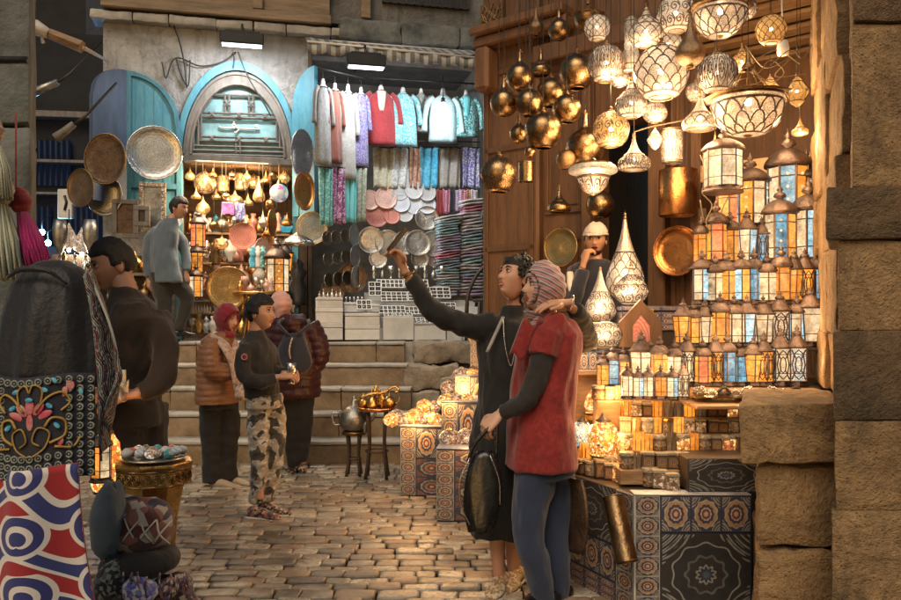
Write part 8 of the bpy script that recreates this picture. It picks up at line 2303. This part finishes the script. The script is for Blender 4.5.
# ---------------------------------------------------------------- left foreground
def drape():
    d = 2.2
    def X(px, dd=d): return (px - CX) / F * dd
    def Z(py, dd=d): return H - (py - HY) / F * dd
    # rack body with the black satin scarf rounded over its top
    o = thing('scarf_stand', 'rounded stand draped in shiny black satin at the left edge', 'stand', (X(26), d + .14, 0))
    MB().tube([(0, 0, 0), (0, 0, Z(300))], .02, 8).build('pole', 'iron', o)
    def fs(u, v):
        a = (u - .5) * PI * 1.05; prof = [(0, Z(259, 2.34)), (.045, Z(261, 2.3)), (.085, Z(269, 2.3)), (.12, Z(286, 2.28)), (.145, Z(318, 2.27)), (.17, Z(388, 2.27))]
        t = v * (len(prof) - 1); k = min(int(t), 4); f = t - k; r_ = prof[k][0] * (1 - f) + prof[k + 1][0] * f; z = prof[k][1] * (1 - f) + prof[k + 1][1] * f
        wv = 1 + .05 * v * math.sin(a * 9 + v * 3)
        return (r_ * 1.0 * math.sin(a) * wv, -r_ * .75 * math.cos(a) * wv + .02, z)
    MB().sheet(fs, 40, 20, .006).build('satin_scarf', 'satin_black', o)
    MB().tube([(-.10, -.055, Z(278, 2.3)), (-.05, -.085, Z(270, 2.25)), (.0, -.09, Z(269, 2.25)), (.04, -.085, Z(272, 2.25)), (.08, -.07, Z(284, 2.25))], [.004, .008, .009, .007, .003], 8, k=4).build('hem', 'satin_black', o)
    # embroidered front panel
    p = thing('embroidered_cloth', 'black cloth embroidered with a pink flower and gold scrolls over rows of rings', 'textile', (X(46), d - .055, 0))
    w = X(96) - X(-40); x0 = X(-40) - X(46); z0, z1 = Z(476), Z(374)
    def fe(u, v): return (x0 + w * u, .02 * math.sin(u * 7) - .05 * math.cos((u - .5) * 2.6) + .05, z1 + (z0 - z1) * v + .006 * math.sin(u * 9))
    MB().sheet(fe, 30, 12, .005).build('cloth', 'dark_velvet', p)
    def on(px, py, out=.006):
        u = (X(px) - X(46) - x0) / w; v = (Z(py) - z1) / (z0 - z1); q = V(fe(u, v)); q.y -= out; return q
    m = MB()
    for i in range(17):
        for j in range(11):
            px, py = -38 + i * 8.2 + (j % 2) * 0, 380 + j * 9.2
            if 14 < px < 74 and 385 < py < 452: continue
            c = on(px, py, .005)
            m.tube([c + V((.0085 * math.cos(2 * PI * k / 8), 0, .0085 * math.sin(2 * PI * k / 8))) for k in range(9)], .003, 4, caps=False)
            m.ball(c, (.0035, .003, .0035), 6, 4)
    m.build('ring_stitching', 'engraved_stitch', p)
    m = MB()
    for sx in (-1, 1):
        def q(a, b): return on(44 + sx * a, b, .007)
        m.tube([q(2, 452), q(14, 444), q(18, 430), q(8, 424), q(3, 436), q(10, 442)], .0028, 5, k=4); m.tube([q(18, 440), q(30, 434), q(30, 420), q(20, 416), q(14, 424)], .004, 5, k=4)
        m.tube([q(6, 408), q(16, 396), q(28, 392), q(34, 402), q(27, 410)], .0035, 5, k=4); m.tube([q(10, 404), q(12, 388), q(4, 382), q(0, 390)], .003, 5, k=4); m.tube([q(22, 444), q(36, 446), q(42, 436)], .0035, 5, k=4)
    m.build('gold_scroll', 'thread_gold', p)
    m = MB()
    for a, b, rx, rz_, ang in ((31, 412, 10, 4, .4), (57, 412, 10, 4, -.4), (36, 406, 9, 4.5, .9), (52, 406, 9, 4.5, -.9), (44, 403, 5, 9, 0), (44, 418, 4, 9, 0), (76, 387, 8, 6, -.6), (73, 392, 4, 6, .4), (4, 417, 3, 6, .3), (70, 440, 4, 5, .4)):
        m.ball(on(a, b, .004), (rx * .9 * d / F, .0022, rz_ * .9 * d / F), 10, 6, 0, Matrix.Rotation(ang, 4, 'Y'))
    m.build('pink_flower', 'thread_pink', p)
    m = MB()
    for a, b in ((26, 404), (62, 404), (20, 424), (68, 424), (30, 388), (58, 388), (66, 380), (44, 396), (86, 392)): m.ball(on(a, b, .008), (4 * d / F, .002, 2.3 * d / F), 8, 5, 0, Matrix.Rotation((a - 44) * .03, 4, 'Y'))
    m.build('leaf', 'cloth_blue', p)
    # red, white and blue applique cloth
    q = thing('applique_cloth', 'red, white and blue applique cloth with sweeping curls hanging at the lower left', 'textile', (X(20), d - .03, 0))
    xa, xb = X(-60) - X(20), X(104) - X(20)
    def fa(u, v):
        top = Z(476 - 18 * u) ; bot = Z(640); x = xa + (xb - xa) * (u * (1 - .08 * (1 - v)))
        return (x - .01 * math.sin(v * 4), .035 * math.sin(u * 6 + v * 1.6) + .015 * math.sin(u * 15 + 1) - .03, top + (bot - top) * v)
    MB().sheet(fa, 36, 24, .006).build('cloth', 'applique', q)
    # woven shawl falling down the side
    s = thing('woven_shawl', 'black, grey and pink woven shawl falling in waves beside the man in black', 'textile', (X(100), d + .12, 0))
    def fw(u, v):
        zt = Z(268 + 8 * u); zb = Z(470 - 60 * u); xl = X(66 + 20 * v); xr = X(76 + 36 * math.sin(min(1, v * 1.15) * PI * .52) - 20 * max(0, v - .75) * 4)
        return (xl + (xr - xl) * u - X(100), .03 * math.sin(u * 9 + v * 4) - .03 * u, zt + (zb - zt) * v + .01 * math.sin(u * 11 + v * 7))
    MB().sheet(fw, 22, 34, .006).build('cloth', 'shawl', s)
drape_mats = [mk('engraved_stitch', (.20, .22, .20), .6, var=.4, scale=30), mk('thread_gold', (.50, .30, .07), .5, var=.3), mk('thread_pink', (.52, .05, .11), .6, col2=(.6, .35, .3), scale=18)]
drape()
def tassel(label, px, py0, py1, rp, d, mat, head_mat, lean=0.0):
    a = W(px, py0, d); s = d / F; Lz = (py1 - py0) * s; r = rp * s
    o = thing('tassel', label, 'tassel', a); D = V((lean * Lz, 0, -Lz)); r_ = random.Random(int(px * 3))
    MB().tube([V((0, 0, .25)), V((0, 0, 0)), D * .10], .003, 6).build('cord', head_mat, o)
    m = MB()
    for t, k in ((.06, .8), (.13, .95), (.21, .7)): m.ball(D * t, (r * k, r * k, r * k * .8), 12, 8)
    m.build('knot', head_mat, o)
    m = MB()
    for k in range(130):
        an = r_.uniform(0, 2 * PI); q = math.sqrt(r_.random()); st = D * .25 + V((math.cos(an), math.sin(an), 0)) * r * .35 * q
        en = D * r_.uniform(.95, 1.0) + V((math.cos(an), math.sin(an), 0)) * r * q
        m.tube([st, st.lerp(en, .5) + V((math.cos(an), math.sin(an), 0)) * r * .12 + V((r_.uniform(-.004, .004),) * 3), en], [.003, .004, .0025], 4)
    m.build('fringe', mat, o)
tassel('big pale sage green tassel hanging at the left edge', -2, 176, 282, 15, 2.5, 'fringe_sage', 'fringe_sage', .10)
tassel('sage green tassel above the big one, cut by the left edge', -8, 120, 200, 11, 2.45, 'fringe_sage', 'beige_scarf', .12)
tassel('bright magenta tassel beside the sage green one', 16, 190, 270, 13, 2.55, 'fringe_magenta', 'red_knit', .30)
tag(MB().tube([V((-.5, 0, 0)), V((.06, 0, 0))], .012, 8).build('hanging_rail', 'iron', loc=W(8, 60, 2.5)), 'dark rail carrying the tassels at the left edge', 'rail')

# brass octagonal table with dishes, lamp, bags
def oct_table():
    d = 3.0; c = W(154, 462, d); o = thing('octagonal_table', 'small octagonal brass table carrying a tray of little dishes', 'table', (c.x, d, 0)); z = c.z; r = .142
    def octa(m, prof): return m.lathe(prof, 8, sm=False)
    octa(MB(), [(.001, z - .012), (r, z - .012), (r * 1.03, z - .004), (r * 1.03, z + .002), (r, z + .006), (.001, z + .006)]).build('tabletop', 'brass', o)
    f = octa(MB(), [(r * .97, z - .013), (r * .97, z - .075)]).build('frieze', 'brass', o)
    m = MB()
    for k in range(8):
        a0, a1 = 2 * PI * k / 8, 2 * PI * (k + 1) / 8; P = V((math.cos(a0), math.sin(a0), 0)) * r * .985; Q = V((math.cos(a1), math.sin(a1), 0)) * r * .985
        for q in (.18, .5, .82):
            cc = P.lerp(Q, q); cc.z = z - .044; t = (Q - P).normalized()
            for rr in (.018, .009): m.tube([cc + t * rr * math.cos(j * PI / 4) + V((0, 0, rr * math.sin(j * PI / 4))) for j in range(9)], .0025, 4, caps=False)
        for zz in (z - .018, z - .072): m.tube([V((P.x, P.y, zz)), V((Q.x, Q.y, zz))], .004, 5)
    m.build('chasing', 'dark_brass', f)
    octa(MB(), [(r * .80, z - .076), (r * .62, z - .20), (r * .55, z - .34), (r * .60, z - .345), (r * .5, z - .36)]).build('column', 'brass', o)
    octa(MB(), [(r * .5, z - .361), (r * .52, .06), (r * .8, .04), (r * .82, .0)]).build('pedestal', 'white_paint', o)
    t = plate(154, 460, 30, d, 'engraved_silver', 'wide silver tray on the octagonal table', depth=.02); t.location = (c.x, d, z + .016); t.rotation_euler = (0, 0, 0)
    r_ = random.Random(5); mats = ['white_paint', 'blue_pottery', 'mosaic_white', 'pearl_inlay', 'tunic_turq', 'red_pottery', 'grey_pottery', 'beige_scarf']
    nm = {'white_paint': 'white', 'blue_pottery': 'blue', 'mosaic_white': 'speckled brown', 'pearl_inlay': 'pearly', 'tunic_turq': 'turquoise', 'red_pottery': 'red', 'grey_pottery': 'grey', 'beige_scarf': 'beige'}
    k = 0
    for i in range(15):
        x, y = (i % 5 - 2) * .042 + r_.uniform(-.008, .008), (i // 5 - 1) * .055 + r_.uniform(-.01, .01)
        if (x * x + y * y) > .0128: continue
        mt = mats[i % 8]; rr = r_.uniform(.016, .023)
        m = MB(); m.lathe([(.001, 0), (rr * .6, .001), (rr, .012), (rr * 1.02, .018), (rr * .9, .026), (rr * .3, .032 + r_.random() * .006), (.001, .034)], 14)
        row_ = 'front back middle'.split()[{0: 0, 1: 2, 2: 1}[i // 5]]
        tag(m.build('trinket_dish', mt, loc=(c.x + x, d + y, z + .022)), f'{nm[mt]} lidded dish in the {row_} row on the silver tray, {ORD[i % 5]} from left', 'dish', 'little dishes on the silver tray')
oct_table()
cyl_lamp('orange glowing lamp standing low behind the draped cloth', 106, 492, 3.15, 14, 58, 'mosaic_orange')
for k in kids(bpy.data.objects['table_lamp']): pass
GK.put(((w_, o_), 6, 'plain'), W(101, 482, 3.0), 'small lantern with white and orange panes between drape and octagonal table', .3, 60 * 3.0 / F)
def bagpile():
    d = 2.75; P = lambda a, b, dd=0.0: W(a, b, d + dd)
    def cushion(label, c, sx, sy, sz, mat, rot=(0, 0, 0), cat='bag', name='cloth_bag'):
        m = MB(); rs = []
        for i in range(13):
            t = -PI / 2 + PI * i / 12; k = abs(math.cos(t)) ** .55
            rs.append([V((sx * k * math.copysign(abs(math.cos(a)) ** .7, math.cos(a)), sy * k * math.copysign(abs(math.sin(a)) ** .7, math.sin(a)), sz * math.sin(t) * (1 + .1 * math.sin(a * 3)))) + noise.noise_vector(V((a, t * 2, sx * 30))) * .008 for a in [2 * PI * j / 26 for j in range(26)]])
        m.rings(rs, True, True); o = m.build(name, mat, loc=c); o.rotation_euler = rot; return tag(o, label, cat, 'bags and cloths piled by the octagonal table')
    o = cushion('brown carpet bag with white diamond lattice on top of the pile', P(136, 524), .125, .09, .085, 'carpet_print', (0, .1, 0))
    m = MB()
    for k in range(5):
        for s in (-1, 1): m.tube([(-.11 + .05 * k, -.085 + .02 * abs(k - 2) * .6, -.04 * s), (-.085 + .05 * k, -.092, 0), (-.06 + .05 * k, -.085 + .02 * abs(k - 1.5) * .6, .04 * s)], .0035, 4, k=3)
    m.build('white_braid', 'white_cap', o)
    cushion('dark grey folded cloth hanging over the side of the pile', P(108, 520, -.08), .05, .06, .12, 'grey_blue_cloth', (0, .1, 0), 'cloth', 'folded_cloth')
    cushion('black tasselled shawl under the carpet bag', P(140, 562), .13, .11, .05, 'charcoal_cloth', (0, -.1, .2), 'shawl', 'folded_shawl')
    cushion('violet cloth peeping out at the bottom of the pile', P(140, 590, -.10), .055, .05, .04, 'cloth_violet', (0, .5, 0), 'cloth', 'folded_cloth')
    cushion('black and white patterned bag low at the left of the pile', P(114, 585, -.06), .06, .08, .09, 'embroidered', (0, .2, 0))
    cushion('dark beaded bag at the lower right of the pile', P(172, 590), .07, .07, .05, 'bag_print', (0, -.2, .3))
    cushion('dark brown bag filling the bottom of the pile', P(150, 612, .02), .16, .13, .07, 'bag_print', (0, 0, 0))
    m = MB(); r = random.Random(3)
    for i in range(26):
        a = r.uniform(0, PI); x = P(150 + 38 * math.cos(a), 575, -.12 * math.sin(a)); x = x + V((0, -.02, r.uniform(-.01, .02)))
        m.tube([x, x + V((r.uniform(-.01, .01), -.01, -.03)), x + V((r.uniform(-.015, .015), -.012, -.06))], [.003, .004, .002], 5)
    tag(m.build('tassel_fringe', 'bag_print'), 'fringe of dark tassels round the edge of the black shawl', 'fringe', 'bags and cloths piled by the octagonal table')
    m = MB(); m.bx(P(96, 0).x, P(160, 0).x, 2.66, 2.9, 0, P(0, 616).z, .01); tag(m.build('crate', 'dark_wood'), 'dark crate under the pile of bags', 'crate')
bagpile()
